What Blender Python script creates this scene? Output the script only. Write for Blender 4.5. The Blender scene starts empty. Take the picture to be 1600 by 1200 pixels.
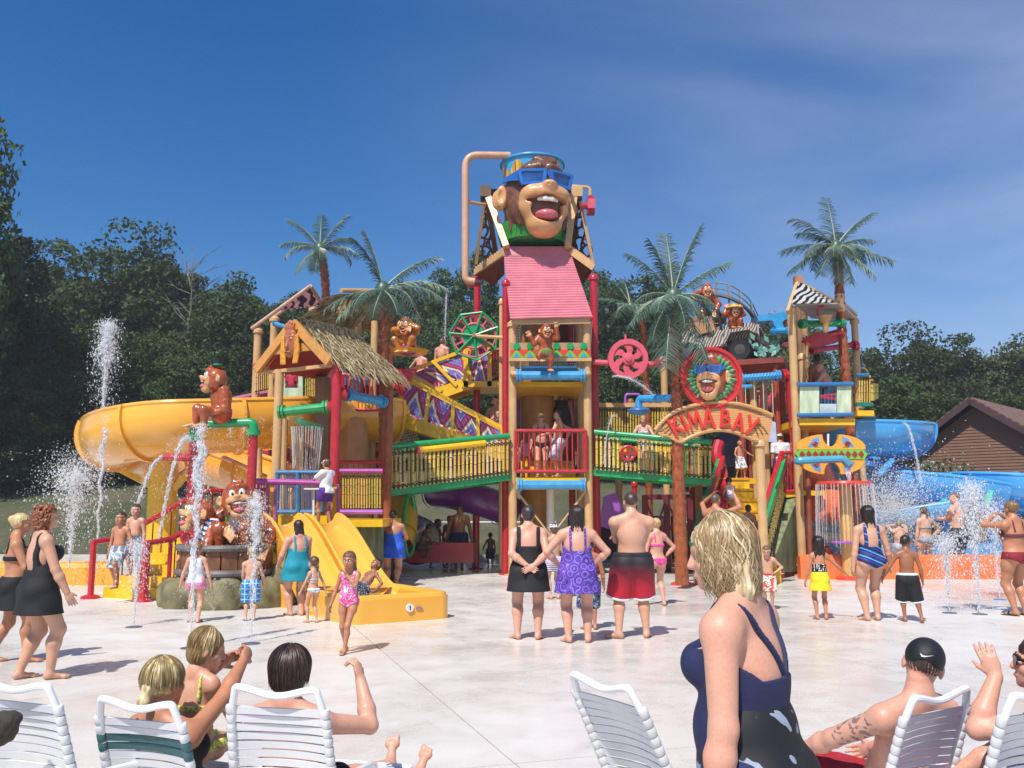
import bpy, math, random
import numpy as np
from mathutils import Vector, Matrix
SC = bpy.context.scene
COL = SC.collection
R = math.radians
PI = math.pi
# ---------------------------------------------------------------- camera, sky, sun, exposure
F_PX, CAM_H, PITCH = 1386.0, 1.6, R(8.0)
cam_data = bpy.data.cameras.new('camera')
cam_data.sensor_width = 36.0
cam_data.lens = 36.0 * F_PX / 1600.0
cam_data.clip_start, cam_data.clip_end = 0.05, 3000.0
camera = bpy.data.objects.new('camera', cam_data)
COL.objects.link(camera)
camera.location = (0, 0, CAM_H)
camera.rotation_euler = (R(90) + PITCH, 0, 0)
SC.camera = camera
SUN_EL = R(55)
SUN_AZ = math.atan2(-0.42, -0.91)          # compass direction of the sun, from +Y towards +X
world = bpy.data.worlds.new('World')
SC.world = world
world.use_nodes = True
nt = world.node_tree
nt.nodes.clear()
w_out = nt.nodes.new('ShaderNodeOutputWorld')
w_bg = nt.nodes.new('ShaderNodeBackground')
sky = nt.nodes.new('ShaderNodeTexSky')
sky.sky_type = 'NISHITA'
sky.sun_disc = False
sky.sun_elevation = SUN_EL
sky.sun_rotation = SUN_AZ % (2 * PI)
sky.air_density, sky.dust_density, sky.ozone_density = 1.0, 0.6, 3.0
# thin cirrus veil drawn out along the sky
tc = nt.nodes.new('ShaderNodeTexCoord')
mp = nt.nodes.new('ShaderNodeMapping')
mp.inputs['Rotation'].default_value = (0.25, 0.45, 0.9)
mp.inputs['Scale'].default_value = (1.1, 2.2, 4.0)
n1 = nt.nodes.new('ShaderNodeTexNoise')
n1.inputs['Scale'].default_value = 1.3
n1.inputs['Detail'].default_value = 7
n1.inputs['Roughness'].default_value = 0.55
n1.inputs['Distortion'].default_value = 0.6
rp = nt.nodes.new('ShaderNodeMapRange')
rp.inputs[1].default_value, rp.inputs[2].default_value = 0.25, 0.9
rp.inputs[3].default_value, rp.inputs[4].default_value = 0.0, 0.56
# the veil is a thin bank that thickens towards one side of the sky
sx = nt.nodes.new('ShaderNodeSeparateXYZ'); bank = nt.nodes.new('ShaderNodeMapRange'); bank.interpolation_type = 'SMOOTHSTEP'
bank.inputs[1].default_value, bank.inputs[2].default_value, bank.inputs[3].default_value, bank.inputs[4].default_value = -0.3, 0.65, 0.02, 1.0
mul = nt.nodes.new('ShaderNodeMath'); mul.operation = 'MULTIPLY'
mixc = nt.nodes.new('ShaderNodeMix')
mixc.data_type = 'RGBA'
mixc.inputs[7].default_value = (6.6, 7.0, 8.6, 1)
nt.links.new(tc.outputs['Generated'], mp.inputs['Vector'])
nt.links.new(mp.outputs['Vector'], n1.inputs['Vector'])
nt.links.new(n1.outputs['Fac'], rp.inputs[0])
nt.links.new(tc.outputs['Generated'], sx.inputs[0]); nt.links.new(sx.outputs[0], bank.inputs[0]); nt.links.new(rp.outputs[0], mul.inputs[0]); nt.links.new(bank.outputs[0], mul.inputs[1])
nt.links.new(mul.outputs[0], mixc.inputs[0])
hs = nt.nodes.new('ShaderNodeHueSaturation'); hs.inputs['Saturation'].default_value = 1.45; hs.inputs['Value'].default_value = 1.05; hs.inputs['Hue'].default_value = .507
nt.links.new(sky.outputs[0], hs.inputs['Color']); nt.links.new(hs.outputs[0], mixc.inputs[6])
nt.links.new(mixc.outputs[2], w_bg.inputs['Color'])
w_bg.inputs['Strength'].default_value = 0.094
nt.links.new(w_bg.outputs[0], w_out.inputs['Surface'])
sun_data = bpy.data.lights.new('sun', 'SUN')
sun_data.energy, sun_data.angle, sun_data.color = 4.5, R(0.53), (1.0, 0.965, 0.91)
sun = bpy.data.objects.new('sun', sun_data)
COL.objects.link(sun)
SD = Vector((math.sin(SUN_AZ) * math.cos(SUN_EL), math.cos(SUN_AZ) * math.cos(SUN_EL), math.sin(SUN_EL)))
sun.rotation_euler = SD.to_track_quat('Z', 'Y').to_euler()
sun.location = SD * 60
SC.view_settings.view_transform = 'Standard'
SC.view_settings.look = 'None'
SC.view_settings.exposure = 0.3
SC.view_settings.gamma = 1.0
SC.view_settings.use_curve_mapping = False
SC.render.engine = 'CYCLES'
SC.cycles.max_bounces = 6
SC.cycles.transparent_max_bounces = 16
# ---------------------------------------------------------------- measuring: photo position + distance -> place
def P(px, py, Y):
 u, v = (px - 800) / F_PX, (600 - py) / F_PX
 t = Y / (math.cos(PITCH) - v * math.sin(PITCH))
 return Vector((u * t, Y, CAM_H + t * (math.sin(PITCH) + v * math.cos(PITCH))))
def G(px, py, z=0.0):
 u, v = (px - 800) / F_PX, (600 - py) / F_PX
 t = (z - CAM_H) / (math.sin(PITCH) + v * math.cos(PITCH))
 return Vector((u * t, t * (math.cos(PITCH) - v * math.sin(PITCH)), z))
V = Vector
# ---------------------------------------------------------------- materials
def lin(h, k=1.0):
 h = h.lstrip('#'); h = ''.join(c * 2 for c in h) if len(h) == 3 else h
 o = []
 for i in (0, 2, 4):
  c = int(h[i:i+2], 16) / 255
  o.append((c / 12.92 if c <= 0.04045 else ((c + 0.055) / 1.055) ** 2.4) * k)
 return tuple(o)
_M = {}
def new_mat(name):
 m = bpy.data.materials.new(name)
 m.use_nodes = True
 t = m.node_tree
 return m, t, t.nodes['Principled BSDF']
def mat(hexc, rough=0.45, var=0.12, scale=6.0, bump=0.0, coat=0.0, metal=0.0, k=0.9, bscale=None, dirt=0.0, streak=None):
 key = (hexc, rough, var, scale, bump, coat, metal, k, bscale, dirt, streak)
 if key in _M: return _M[key]
 m, t, b = new_mat('paint_' + hexc.lstrip('#'))
 col = lin(hexc, k)
 tc = t.nodes.new('ShaderNodeTexCoord')
 vec = tc.outputs['Object']
 if streak:
  mp = t.nodes.new('ShaderNodeMapping'); mp.inputs['Scale'].default_value = streak
  t.links.new(vec, mp.inputs['Vector']); vec = mp.outputs['Vector']
 n = t.nodes.new('ShaderNodeTexNoise')
 n.inputs['Scale'].default_value, n.inputs['Detail'].default_value = scale, 5
 t.links.new(vec, n.inputs['Vector'])
 mr = t.nodes.new('ShaderNodeMapRange')
 mr.inputs[1].default_value, mr.inputs[2].default_value = 0.3, 0.7
 t.links.new(n.outputs['Fac'], mr.inputs[0])
 mx = t.nodes.new('ShaderNodeMix'); mx.data_type = 'RGBA'
 mx.inputs[6].default_value = (*[c * (1 - var) for c in col], 1)
 mx.inputs[7].default_value = (*[min(0.95, c * (1 + var)) for c in col], 1)
 t.links.new(mr.outputs[0], mx.inputs[0])
 out = mx.outputs[2]
 if dirt:
  n2 = t.nodes.new('ShaderNodeTexNoise'); n2.inputs['Scale'].default_value = scale * 0.37; n2.inputs['Detail'].default_value = 8
  t.links.new(tc.outputs['Object'], n2.inputs['Vector'])
  m2 = t.nodes.new('ShaderNodeMapRange'); m2.inputs[1].default_value, m2.inputs[2].default_value = 0.5, 0.75
  m2.inputs[4].default_value = dirt
  t.links.new(n2.outputs['Fac'], m2.inputs[0])
  mx2 = t.nodes.new('ShaderNodeMix'); mx2.data_type = 'RGBA'
  mx2.inputs[7].default_value = (0.16, 0.13, 0.10, 1)
  t.links.new(m2.outputs[0], mx2.inputs[0]); t.links.new(out, mx2.inputs[6])
  out = mx2.outputs[2]
 t.links.new(out, b.inputs['Base Color'])
 mr2 = t.nodes.new('ShaderNodeMapRange')
 mr2.inputs[3].default_value, mr2.inputs[4].default_value = max(0.03, rough - 0.08), min(1, rough + 0.12)
 t.links.new(n.outputs['Fac'], mr2.inputs[0]); t.links.new(mr2.outputs[0], b.inputs['Roughness'])
 b.inputs['Metallic'].default_value = metal
 if coat:
  b.inputs['Coat Weight'].default_value = coat; b.inputs['Coat Roughness'].default_value = 0.08
 if bump:
  bp = t.nodes.new('ShaderNodeBump'); bp.inputs['Strength'].default_value = bump; bp.inputs['Distance'].default_value = 0.02
  n3 = t.nodes.new('ShaderNodeTexNoise'); n3.inputs['Scale'].default_value = bscale or scale * 3; n3.inputs['Detail'].default_value = 6
  t.links.new(vec, n3.inputs['Vector']); t.links.new(n3.outputs['Fac'], bp.inputs['Height'])
  t.links.new(bp.outputs[0], b.inputs['Normal'])
 _M[key] = m
 return m
def ramp_mat(name, build, rough=0.5, coat=0.0):
 """build(t) returns a colour socket"""
 if name in _M: return _M[name]
 m, t, b = new_mat(name)
 t.links.new(build(t), b.inputs['Base Color'])
 b.inputs['Roughness'].default_value = rough
 b.inputs['Coat Weight'].default_value = coat
 _M[name] = m
 return m
def nd(t, typ, **kw):
 n = t.nodes.new(typ)
 for k, v in kw.items():
  if k.startswith('i_'):
   key = k[2:]
   n.inputs[int(key) if key.isdigit() else key.replace('_', ' ')].default_value = v
  else: setattr(n, k, v)
 return n
def mth(t, op, a, b=None, c=None):
 n = t.nodes.new('ShaderNodeMath'); n.operation = op
 for i, x in enumerate((a, b, c)):
  if x is None: continue
  if isinstance(x, (int, float)): n.inputs[i].default_value = x
  else: t.links.new(x, n.inputs[i])
 return n.outputs[0]
def ramp(t, fac, stops, const=True):
 n = t.nodes.new('ShaderNodeValToRGB')
 cr = n.color_ramp
 cr.interpolation = 'CONSTANT' if const else 'LINEAR'
 while len(cr.elements) < len(stops): cr.elements.new(0.5)
 for e, (p, c) in zip(cr.elements, stops):
  e.position = p; e.color = (*c, 1)
 t.links.new(fac, n.inputs[0])
 return n.outputs[0]
# ---------------------------------------------------------------- mesh builder
WL = {}      # world offset of every parent
class MB:
 def __init__(s): s.v, s.f, s.m, s.uv = [], [], [], None
 def add(s, vs, fs, mi=0):
  o = len(s.v)
  s.v.extend(tuple(p) for p in vs)
  for f in fs:
   s.f.append(tuple(o + i for i in f)); s.m.append(mi)
  return s
 def box(s, c, d, rot=None, mi=0, taper=1.0):
  c = V(c); vs = []
  for z in (-.5, .5):
   k = taper if z > 0 else 1.0
   for x, y in ((-.5, -.5), (.5, -.5), (.5, .5), (-.5, .5)):
    p = V((x * d[0] * k, y * d[1] * k, z * d[2]))
    if rot is not None: p = rot @ p
    vs.append(c + p)
  return s.add(vs, [(3, 2, 1, 0), (4, 5, 6, 7), (0, 1, 5, 4), (1, 2, 6, 5), (2, 3, 7, 6), (3, 0, 4, 7)], mi)
 def beam(s, a, b, w, h, up=V((0, 0, 1)), mi=0):
  a, b = V(a), V(b); d = (b - a); L = d.length; d.normalize()
  x = d.cross(V(up)); 
  if x.length < 1e-4: x = V((1, 0, 0))
  x.normalize(); z = x.cross(d)
  rot = Matrix((x, d, z)).transposed()
  return s.box((a + b) / 2, (w, L, h), rot, mi)
 def tube(s, pts, r, n=10, caps=True, closed=False, mi=0, flat=1.0):
  pts = [V(p) for p in pts]; N = len(pts)
  rs = r if isinstance(r, (list, tuple)) else [r] * N
  T = []
  for i in range(N):
   a = pts[(i - 1) % N] if (i > 0 or closed) else pts[0]
   b = pts[(i + 1) % N] if (i < N - 1 or closed) else pts[-1]
   d = b - a
   T.append(d.normalized() if d.length > 1e-9 else V((0, 0, 1)))
  nrm = T[0].orthogonal().normalized()
  if abs(T[0].z) < 0.9:
   nrm = T[0].cross(V((0, 0, 1))).normalized()
  vs = []
  for i in range(N):
   nrm = (nrm - T[i] * nrm.dot(T[i]))
   nrm = nrm.normalized() if nrm.length > 1e-6 else T[i].orthogonal().normalized()
   bn = T[i].cross(nrm)
   for k in range(n):
    a = 2 * PI * k / n
    vs.append(pts[i] + (nrm * math.cos(a) + bn * math.sin(a) * flat) * rs[i])
  fs = []
  for i in range(N if closed else N - 1):
   j = (i + 1) % N
   for k in range(n):
    l = (k + 1) % n
    fs.append((i * n + k, i * n + l, j * n + l, j * n + k))
  if caps and not closed:
   fs.append(tuple(range(n - 1, -1, -1)))
   fs.append(tuple((N - 1) * n + k for k in range(n)))
  return s.add(vs, fs, mi)
 def cyl(s, a, b, r, n=12, mi=0): return s.tube([a, b], r, n, mi=mi)
 def lathe(s, prof, c=(0, 0, 0), n=20, mi=0, rot=None, cap=True, sx=1.0, sy=1.0):
  c = V(c); vs = []
  for r, z in prof:
   for k in range(n):
    a = 2 * PI * k / n
    p = V((r * math.cos(a) * sx, r * math.sin(a) * sy, z))
    vs.append(c + (rot @ p if rot is not None else p))
  fs = []
  for i in range(len(prof) - 1):
   for k in range(n):
    l = (k + 1) % n
    fs.append((i * n + k, i * n + l, (i + 1) * n + l, (i + 1) * n + k))
  if cap:
   fs.append(tuple(range(n - 1, -1, -1)))
   fs.append(tuple((len(prof) - 1) * n + k for k in range(n)))
  return s.add(vs, fs, mi)
 def ball(s, c, r, n=12, m=8, rot=None, mi=0):
  r = (r, r, r) if isinstance(r, (int, float)) else r
  c = V(c); vs = []
  for i in range(m + 1):
   t = PI * i / m
   for k in range(n):
    a = 2 * PI * k / n
    p = V((r[0] * math.sin(t) * math.cos(a), r[1] * math.sin(t) * math.sin(a), -r[2] * math.cos(t)))
    vs.append(c + (rot @ p if rot is not None else p))
  fs = [(i * n + k, i * n + (k + 1) % n, (i + 1) * n + (k + 1) % n, (i + 1) * n + k) for i in range(m) for k in range(n)]
  return s.add(vs, fs, mi)
 def prism(s, poly, o, ux, uy, depth, mi=0):
  """polygon in the (ux, uy) plane at o, thickened by depth along ux x uy (centred)"""
  o, ux, uy = V(o), V(ux), V(uy); w = ux.cross(uy).normalized() * (depth / 2); n = len(poly)
  a = sum(poly[i][0] * poly[(i + 1) % n][1] - poly[(i + 1) % n][0] * poly[i][1] for i in range(n))
  if a < 0: poly = poly[::-1]
  vs = [o + ux * x + uy * y + w for x, y in poly] + [o + ux * x + uy * y - w for x, y in poly]
  fs = [tuple(range(n)), tuple(range(2 * n - 1, n - 1, -1))]
  fs += [(i, n + i, n + (i + 1) % n, (i + 1) % n) for i in range(n)]
  return s.add(vs, fs, mi)
 def ringprism(s, outer, inner, o, ux, uy, depth, mi=0):
  """a plate between two outlines of equal point count"""
  o, ux, uy = V(o), V(ux), V(uy); w = ux.cross(uy).normalized() * (depth / 2); n = len(outer)
  vs = [o + ux * x + uy * y + q for q in (w, -w) for pl in (outer, inner) for x, y in pl]
  fs = []
  for i in range(n):
   j = (i + 1) % n
   fs += [(i, j, n + j, n + i), (2 * n + j, 2 * n + i, 3 * n + i, 3 * n + j), (i, 2 * n + i, 2 * n + j, j), (n + j, 3 * n + j, 3 * n + i, n + i)]
  return s.add(vs, fs, mi)
 def mesh(s, name, mats, smooth=35, off=V((0, 0, 0))):
  me = bpy.data.meshes.new(name)
  vs = np.array(s.v, dtype=float) - np.array(off) if len(s.v) else np.zeros((0, 3))
  me.from_pydata(vs.tolist(), [], s.f)
  for m in (mats if isinstance(mats, (list, tuple)) else [mats]): me.materials.append(m)
  if any(s.m): me.polygons.foreach_set('material_index', s.m)
  if s.uv:
   ul = me.uv_layers.new(name='UVMap')
   ul.data.foreach_set('uv', [c for q in s.uv for c in q])
  if smooth:
   me.shade_smooth(); me.set_sharp_from_angle(angle=R(smooth))
  me.update()
  return me
def link(name, me, parent=None, loc=None, rot=None):
 o = bpy.data.objects.new(name, me)
 COL.objects.link(o)
 if parent is not None:
  o.parent = parent; WL[o.name] = WL.get(parent.name, V((0, 0, 0)))
 if loc is not None: o.location = loc
 if rot is not None: o.rotation_euler = rot
 return o
def part(mb, name, mats, parent=None, smooth=35):
 """a mesh built in world positions, hung under its parent"""
 off = WL.get(parent.name, V((0, 0, 0))) if parent is not None else V((0, 0, 0))
 return link(name, mb.mesh(name, mats, smooth, off), parent)
def tag(o, label=None, cat=None, group=None, kind=None):
 if label: o['label'] = label
 if cat: o['category'] = cat
 if group: o['group'] = group
 if kind: o['kind'] = kind
 return o
def thing(name, label, cat, loc=(0, 0, 0), group=None, rz=0.0):
 o = bpy.data.objects.new(name, None); COL.objects.link(o)
 o.empty_display_size = 0.2
 o.location = loc; o.rotation_euler = (0, 0, rz); WL[o.name] = V(loc)
 return tag(o, label, cat, group)
def solo(mb, name, mats, label, cat, group=None, smooth=35, base=None):
 """a thing that is a single mesh, origin at its base"""
 a = np.array(s_) if (s_ := mb.v) else np.zeros((1, 3))
 b = V((float(a[:, 0].mean()), float(a[:, 1].mean()), float(a[:, 2].min()))) if base is None else V(base)
 o = link(name, mb.mesh(name, mats, smooth, b), None, b)
 WL[o.name] = b
 return tag(o, label, cat, group)
def kids(o): return [c for c in bpy.data.objects if c.parent == o]
def copy_tree(o, parent=None):
 c = o.copy(); COL.objects.link(c); c.parent = parent
 for ch in KIDS.get(o.name, ()): copy_tree(ch, c)
 return c
KIDS = {}
def index_kids(root):
 KIDS.clear()
 for q in bpy.data.objects:
  if q.parent is not None: KIDS.setdefault(q.parent.name, []).append(q)
def arc(c, r, a0, a1, n, ux=V((1, 0, 0)), uy=V((0, 0, 1))):
 return [V(c) + ux * r * math.cos(a0 + (a1 - a0) * i / n) + uy * r * math.sin(a0 + (a1 - a0) * i / n) for i in range(n + 1)]
def spline(pts, n=8):
 """smooth path through points"""
 pts = [V(p) for p in pts]; out = []
 for i in range(len(pts) - 1):
  p0, p1, p2, p3 = pts[max(i - 1, 0)], pts[i], pts[i + 1], pts[min(i + 2, len(pts) - 1)]
  for k in range(n):
   t = k / n
   out.append(0.5 * (2 * p1 + (p2 - p0) * t + (2 * p0 - 5 * p1 + 4 * p2 - p3) * t * t + (3 * p1 - p0 - 3 * p2 + p3) * t ** 3))
 return out + [pts[-1]]
def bend(pts, r=0.25, n=6):
 """a polyline with its corners rounded, as bent pipe"""
 pts = [V(p) for p in pts]; out = [pts[0]]
 for i in range(1, len(pts) - 1):
  a, b, c = pts[i - 1], pts[i], pts[i + 1]
  q = min(r, (a - b).length * .45, (c - b).length * .45)
  p, s_ = b + (a - b).normalized() * q, b + (c - b).normalized() * q
  for k in range(n + 1):
   t = k / n
   out.append(p * (1 - t) ** 2 + b * 2 * t * (1 - t) + s_ * t * t)
 return out + [pts[-1]]
# ---------------------------------------------------------------- rounded bodies: blended volumes meshed with surface nets
def nrm(v):
 v = np.asarray(v, float); l = np.linalg.norm(v)
 return v / l if l > 1e-9 else v
class Vol:
 """a list of blended cones / ellipsoids; tags let a garment take only some of them"""
 def __init__(s): s.p = []
 def cone(s, a, b, r0, r1=None, k=0.01, tag='b', flat=None, fdir=None, cut=False):
  s.p.append(('c', np.asarray(a, float), np.asarray(b, float), r0, r1 if r1 is not None else r0, k, tag, flat, None if fdir is None else nrm(fdir), cut)); return s
 def ell(s, c, r, rot=None, k=0.01, tag='b', cut=False):
  r = np.asarray((r, r, r) if isinstance(r, (int, float)) else r, float)
  s.p.append(('e', np.asarray(c, float), r, None if rot is None else np.asarray(rot, float), 0, k, tag, None, None, cut)); return s
 def chain(s, pts, rs, **kw):
  for i in range(len(pts) - 1): s.cone(pts[i], pts[i + 1], rs[i], rs[i + 1], **kw)
  return s
 def _box(s, p):
  if p[0] == 'c':
   r = max(p[3], p[4]) * (max(1, 1 / p[7]) if p[7] else 1)
   if p[7]: r = max(p[3], p[4]) * max(1.0, p[7])
   return np.minimum(p[1], p[2]) - r, np.maximum(p[1], p[2]) + r
  r = p[2]
  if p[3] is not None: r = np.abs(p[3]) @ r
  return p[1] - r, p[1] + r
 def field(s, h, tags=None, infl=0.0, region=None, pad=None, noise=None):
  ps = [p for p in s.p if (tags is None or p[6] in tags)]
  lo = np.min([s._box(p)[0] for p in ps if not p[9]], 0) - infl - 3 * h - (pad or 0)
  hi = np.max([s._box(p)[1] for p in ps if not p[9]], 0) + infl + 3 * h + (pad or 0)
  n = np.ceil((hi - lo) / h).astype(int) + 1
  F = np.full(n, 1.0, np.float32)
  ax = [lo[i] + h * np.arange(n[i]) for i in range(3)]
  for p in ps:
   k = max(p[5], 1e-5)
   b0, b1 = s._box(p)
   m = k + 3 * h + infl
   i0 = np.clip(np.floor((b0 - m - lo) / h).astype(int), 0, n - 1)
   i1 = np.clip(np.ceil((b1 + m - lo) / h).astype(int) + 1, 1, n)
   if np.any(i1 <= i0): continue
   sl = tuple(slice(i0[i], i1[i]) for i in range(3))
   X = ax[0][sl[0]][:, None, None]; Y = ax[1][sl[1]][None, :, None]; Z = ax[2][sl[2]][None, None, :]
   if p[0] == 'c':
    a, b = p[1], p[2]; ab = b - a; L2 = max(float(ab @ ab), 1e-9)
    px, py, pz = X - a[0], Y - a[1], Z - a[2]
    t = np.clip((px * ab[0] + py * ab[1] + pz * ab[2]) / L2, 0, 1)
    qx, qy, qz = px - t * ab[0], py - t * ab[1], pz - t * ab[2]
    d2 = qx * qx + qy * qy + qz * qz
    if p[7]:
     f = p[8]; dd = qx * f[0] + qy * f[1] + qz * f[2]
     d2 = d2 - dd * dd + (dd / p[7]) ** 2
     d = np.sqrt(d2) - (p[3] + (p[4] - p[3]) * t)
     d = d * min(1.0, p[7] ** 0.5)
    else:
     d = np.sqrt(d2) - (p[3] + (p[4] - p[3]) * t)
   else:
    c, r = p[1], p[2]
    px, py, pz = X - c[0], Y - c[1], Z - c[2]
    if p[3] is not None:
     M = p[3]
     px, py, pz = (px * M[0, 0] + py * M[1, 0] + pz * M[2, 0], px * M[0, 1] + py * M[1, 1] + pz * M[2, 1], px * M[0, 2] + py * M[1, 2] + pz * M[2, 2])
    k0 = np.sqrt((px / r[0]) ** 2 + (py / r[1]) ** 2 + (pz / r[2]) ** 2)
    k1 = np.sqrt((px / r[0] ** 2) ** 2 + (py / r[1] ** 2) ** 2 + (pz / r[2] ** 2) ** 2)
    d = np.where(k1 > 1e-6, k0 * (k0 - 1) / np.maximum(k1, 1e-6), -float(r.min()))
   A = F[sl]
   if p[9]:
    d = -d; hh = np.maximum(k - np.abs(A - d), 0) / k
    F[sl] = np.maximum(A, d) + hh * hh * k * .25
   else:
    hh = np.maximum(k - np.abs(A - d), 0) / k
    F[sl] = np.minimum(A, d) - hh * hh * k * .25
  if infl: F = F - infl
  if noise is not None or region is not None:
   X, Y, Z = ax[0][:, None, None], ax[1][None, :, None], ax[2][None, None, :]
   if noise is not None: F = F + noise(X, Y, Z)
   if region is not None: F = np.maximum(F, region(X, Y, Z))
  F[0], F[-1], F[:, 0], F[:, -1], F[:, :, 0], F[:, :, -1] = 1, 1, 1, 1, 1, 1
  return F, lo
 def mesh(s, name, mats, h, **kw):
  F, lo = s.field(h, **kw)
  v, f = surfnets(F, lo, h)
  return np_mesh(name, v, f, mats)
def np_mesh(name, v, f, mats, smooth=True, mi=None):
 me = bpy.data.meshes.new(name)
 me.vertices.add(len(v)); me.vertices.foreach_set('co', np.asarray(v, np.float32).ravel())
 nf, k = f.shape
 me.loops.add(nf * k); me.loops.foreach_set('vertex_index', f.astype(np.int32).ravel())
 me.polygons.add(nf); me.polygons.foreach_set('loop_start', (np.arange(nf) * k).astype(np.int32))
 for m in (mats if isinstance(mats, (list, tuple)) else [mats]): me.materials.append(m)
 if mi is not None: me.polygons.foreach_set('material_index', mi.astype(np.int32))
 me.update(calc_edges=True)
 if smooth: me.shade_smooth()
 return me
_CO = [(0,0,0),(1,0,0),(0,1,0),(1,1,0),(0,0,1),(1,0,1),(0,1,1),(1,1,1)]
_ED = [(0,1),(2,3),(4,5),(6,7),(0,2),(1,3),(4,6),(5,7),(0,4),(1,5),(2,6),(3,7)]
def surfnets(F, lo, h):
 S = F < 0
 n = np.array(F.shape)
 c = np.zeros(n - 1, np.int8)
 for o in _CO: c += S[o[0]:n[0]-1+o[0], o[1]:n[1]-1+o[1], o[2]:n[2]-1+o[2]]
 I = np.argwhere((c > 0) & (c < 8))
 if not len(I): return np.zeros((3, 3)), np.array([[0, 1, 2, 2]])
 vals = [F[I[:, 0]+o[0], I[:, 1]+o[1], I[:, 2]+o[2]] for o in _CO]
 acc = np.zeros((len(I), 3)); cnt = np.zeros(len(I))
 for a, b in _ED:
  va, vb = vals[a], vals[b]
  m = (va < 0) != (vb < 0)
  t = np.where(m, va / np.where(m, va - vb, 1), 0)
  oa, ob = np.array(_CO[a], float), np.array(_CO[b], float)
  acc += np.where(m[:, None], oa + (ob - oa) * t[:, None], 0); cnt += m
 v = lo + h * (I + acc / cnt[:, None])
 idx = np.full(n - 1, -1, np.int64); idx[I[:, 0], I[:, 1], I[:, 2]] = np.arange(len(I))
 fs = []
 for axis in range(3):
  a1, a2 = (axis + 1) % 3, (axis + 2) % 3
  s0 = [slice(None)] * 3; s1 = [slice(None)] * 3
  s0[axis] = slice(0, n[axis] - 1); s1[axis] = slice(1, n[axis])
  for s_ in (s0, s1): s_[a1] = slice(1, n[a1] - 1); s_[a2] = slice(1, n[a2] - 1)
  A, B = S[tuple(s0)], S[tuple(s1)]
  E = np.argwhere(A != B)
  if not len(E): continue
  flip = A[E[:, 0], E[:, 1], E[:, 2]]
  E[:, a1] += 1; E[:, a2] += 1
  def cell(d1, d2):
   q = E.copy(); q[:, a1] -= d1; q[:, a2] -= d2
   return idx[q[:, 0], q[:, 1], q[:, 2]]
  q = np.stack([cell(1, 1), cell(0, 1), cell(0, 0), cell(1, 0)], 1)
  q[~flip] = q[~flip][:, ::-1]
  fs.append(q)
 return v, np.concatenate(fs)
# ================================================================ THE SETTING
def sstep(a, b, x):
 t = min(1, max(0, (x - a) / (b - a))); return t * t * (3 - 2 * t)
def ground_z(x, y):
 side = 1.0 - 0.62 * sstep(4, 16, x)
 h = 5.4 * sstep(27, 62, y) + 0.02 * max(0, y - 62)
 return -0.06 + h * side + 0.25 * sstep(30, 45, y) * math.sin(x * .35 + y * .2) * side
def build_ground():
 m, t, b = new_mat('bank_grass')
 geo = nd(t, 'ShaderNodeNewGeometry')
 a = nd(t, 'ShaderNodeTexNoise', i_Scale=0.28, i_Detail=9, i_Roughness=0.65)
 c = nd(t, 'ShaderNodeTexNoise', i_Scale=9.0, i_Detail=6, i_Roughness=0.7)
 for q in (a, c): t.links.new(geo.outputs['Position'], q.inputs['Vector'])
 col = ramp(t, a.outputs['Fac'], [(0.3, (0.055, 0.075, 0.022)), (0.48, (0.10, 0.105, 0.045)), (0.62, (0.15, 0.125, 0.075)), (0.8, (0.09, 0.10, 0.035))], False)
 mx = nd(t, 'ShaderNodeMix', data_type='RGBA', blend_type='MULTIPLY'); mx.inputs[0].default_value = 0.8
 t.links.new(col, mx.inputs[6])
 t.links.new(ramp(t, c.outputs['Fac'], [(0.25, (0.45, 0.45, 0.45)), (0.75, (1.3, 1.3, 1.3))], False), mx.inputs[7])
 t.links.new(mx.outputs[2], b.inputs['Base Color']); b.inputs['Roughness'].default_value = 0.95
 bp = nd(t, 'ShaderNodeBump', i_Strength=0.8, i_Distance=0.15); t.links.new(c.outputs['Fac'], bp.inputs['Height']); t.links.new(bp.outputs[0], b.inputs['Normal'])
 xs = sorted(set([-900, -400, -200, -120] + list(range(-80, 81, 2)) + [120, 200, 400, 900]))
 ys = sorted(set([-300, -100, -30] + list(range(-10, 100, 2)) + [120, 160, 240, 400, 700, 1400]))
 mb = MB()
 vs = [(x, y, ground_z(x, y)) for y in ys for x in xs]
 W = len(xs)
 mb.add(vs, [(j * W + i, j * W + i + 1, (j + 1) * W + i + 1, (j + 1) * W + i) for j in range(len(ys) - 1) for i in range(W - 1)])
 g = part(mb, 'ground', m, None, 60); tag(g, kind='structure')
build_ground()
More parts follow.
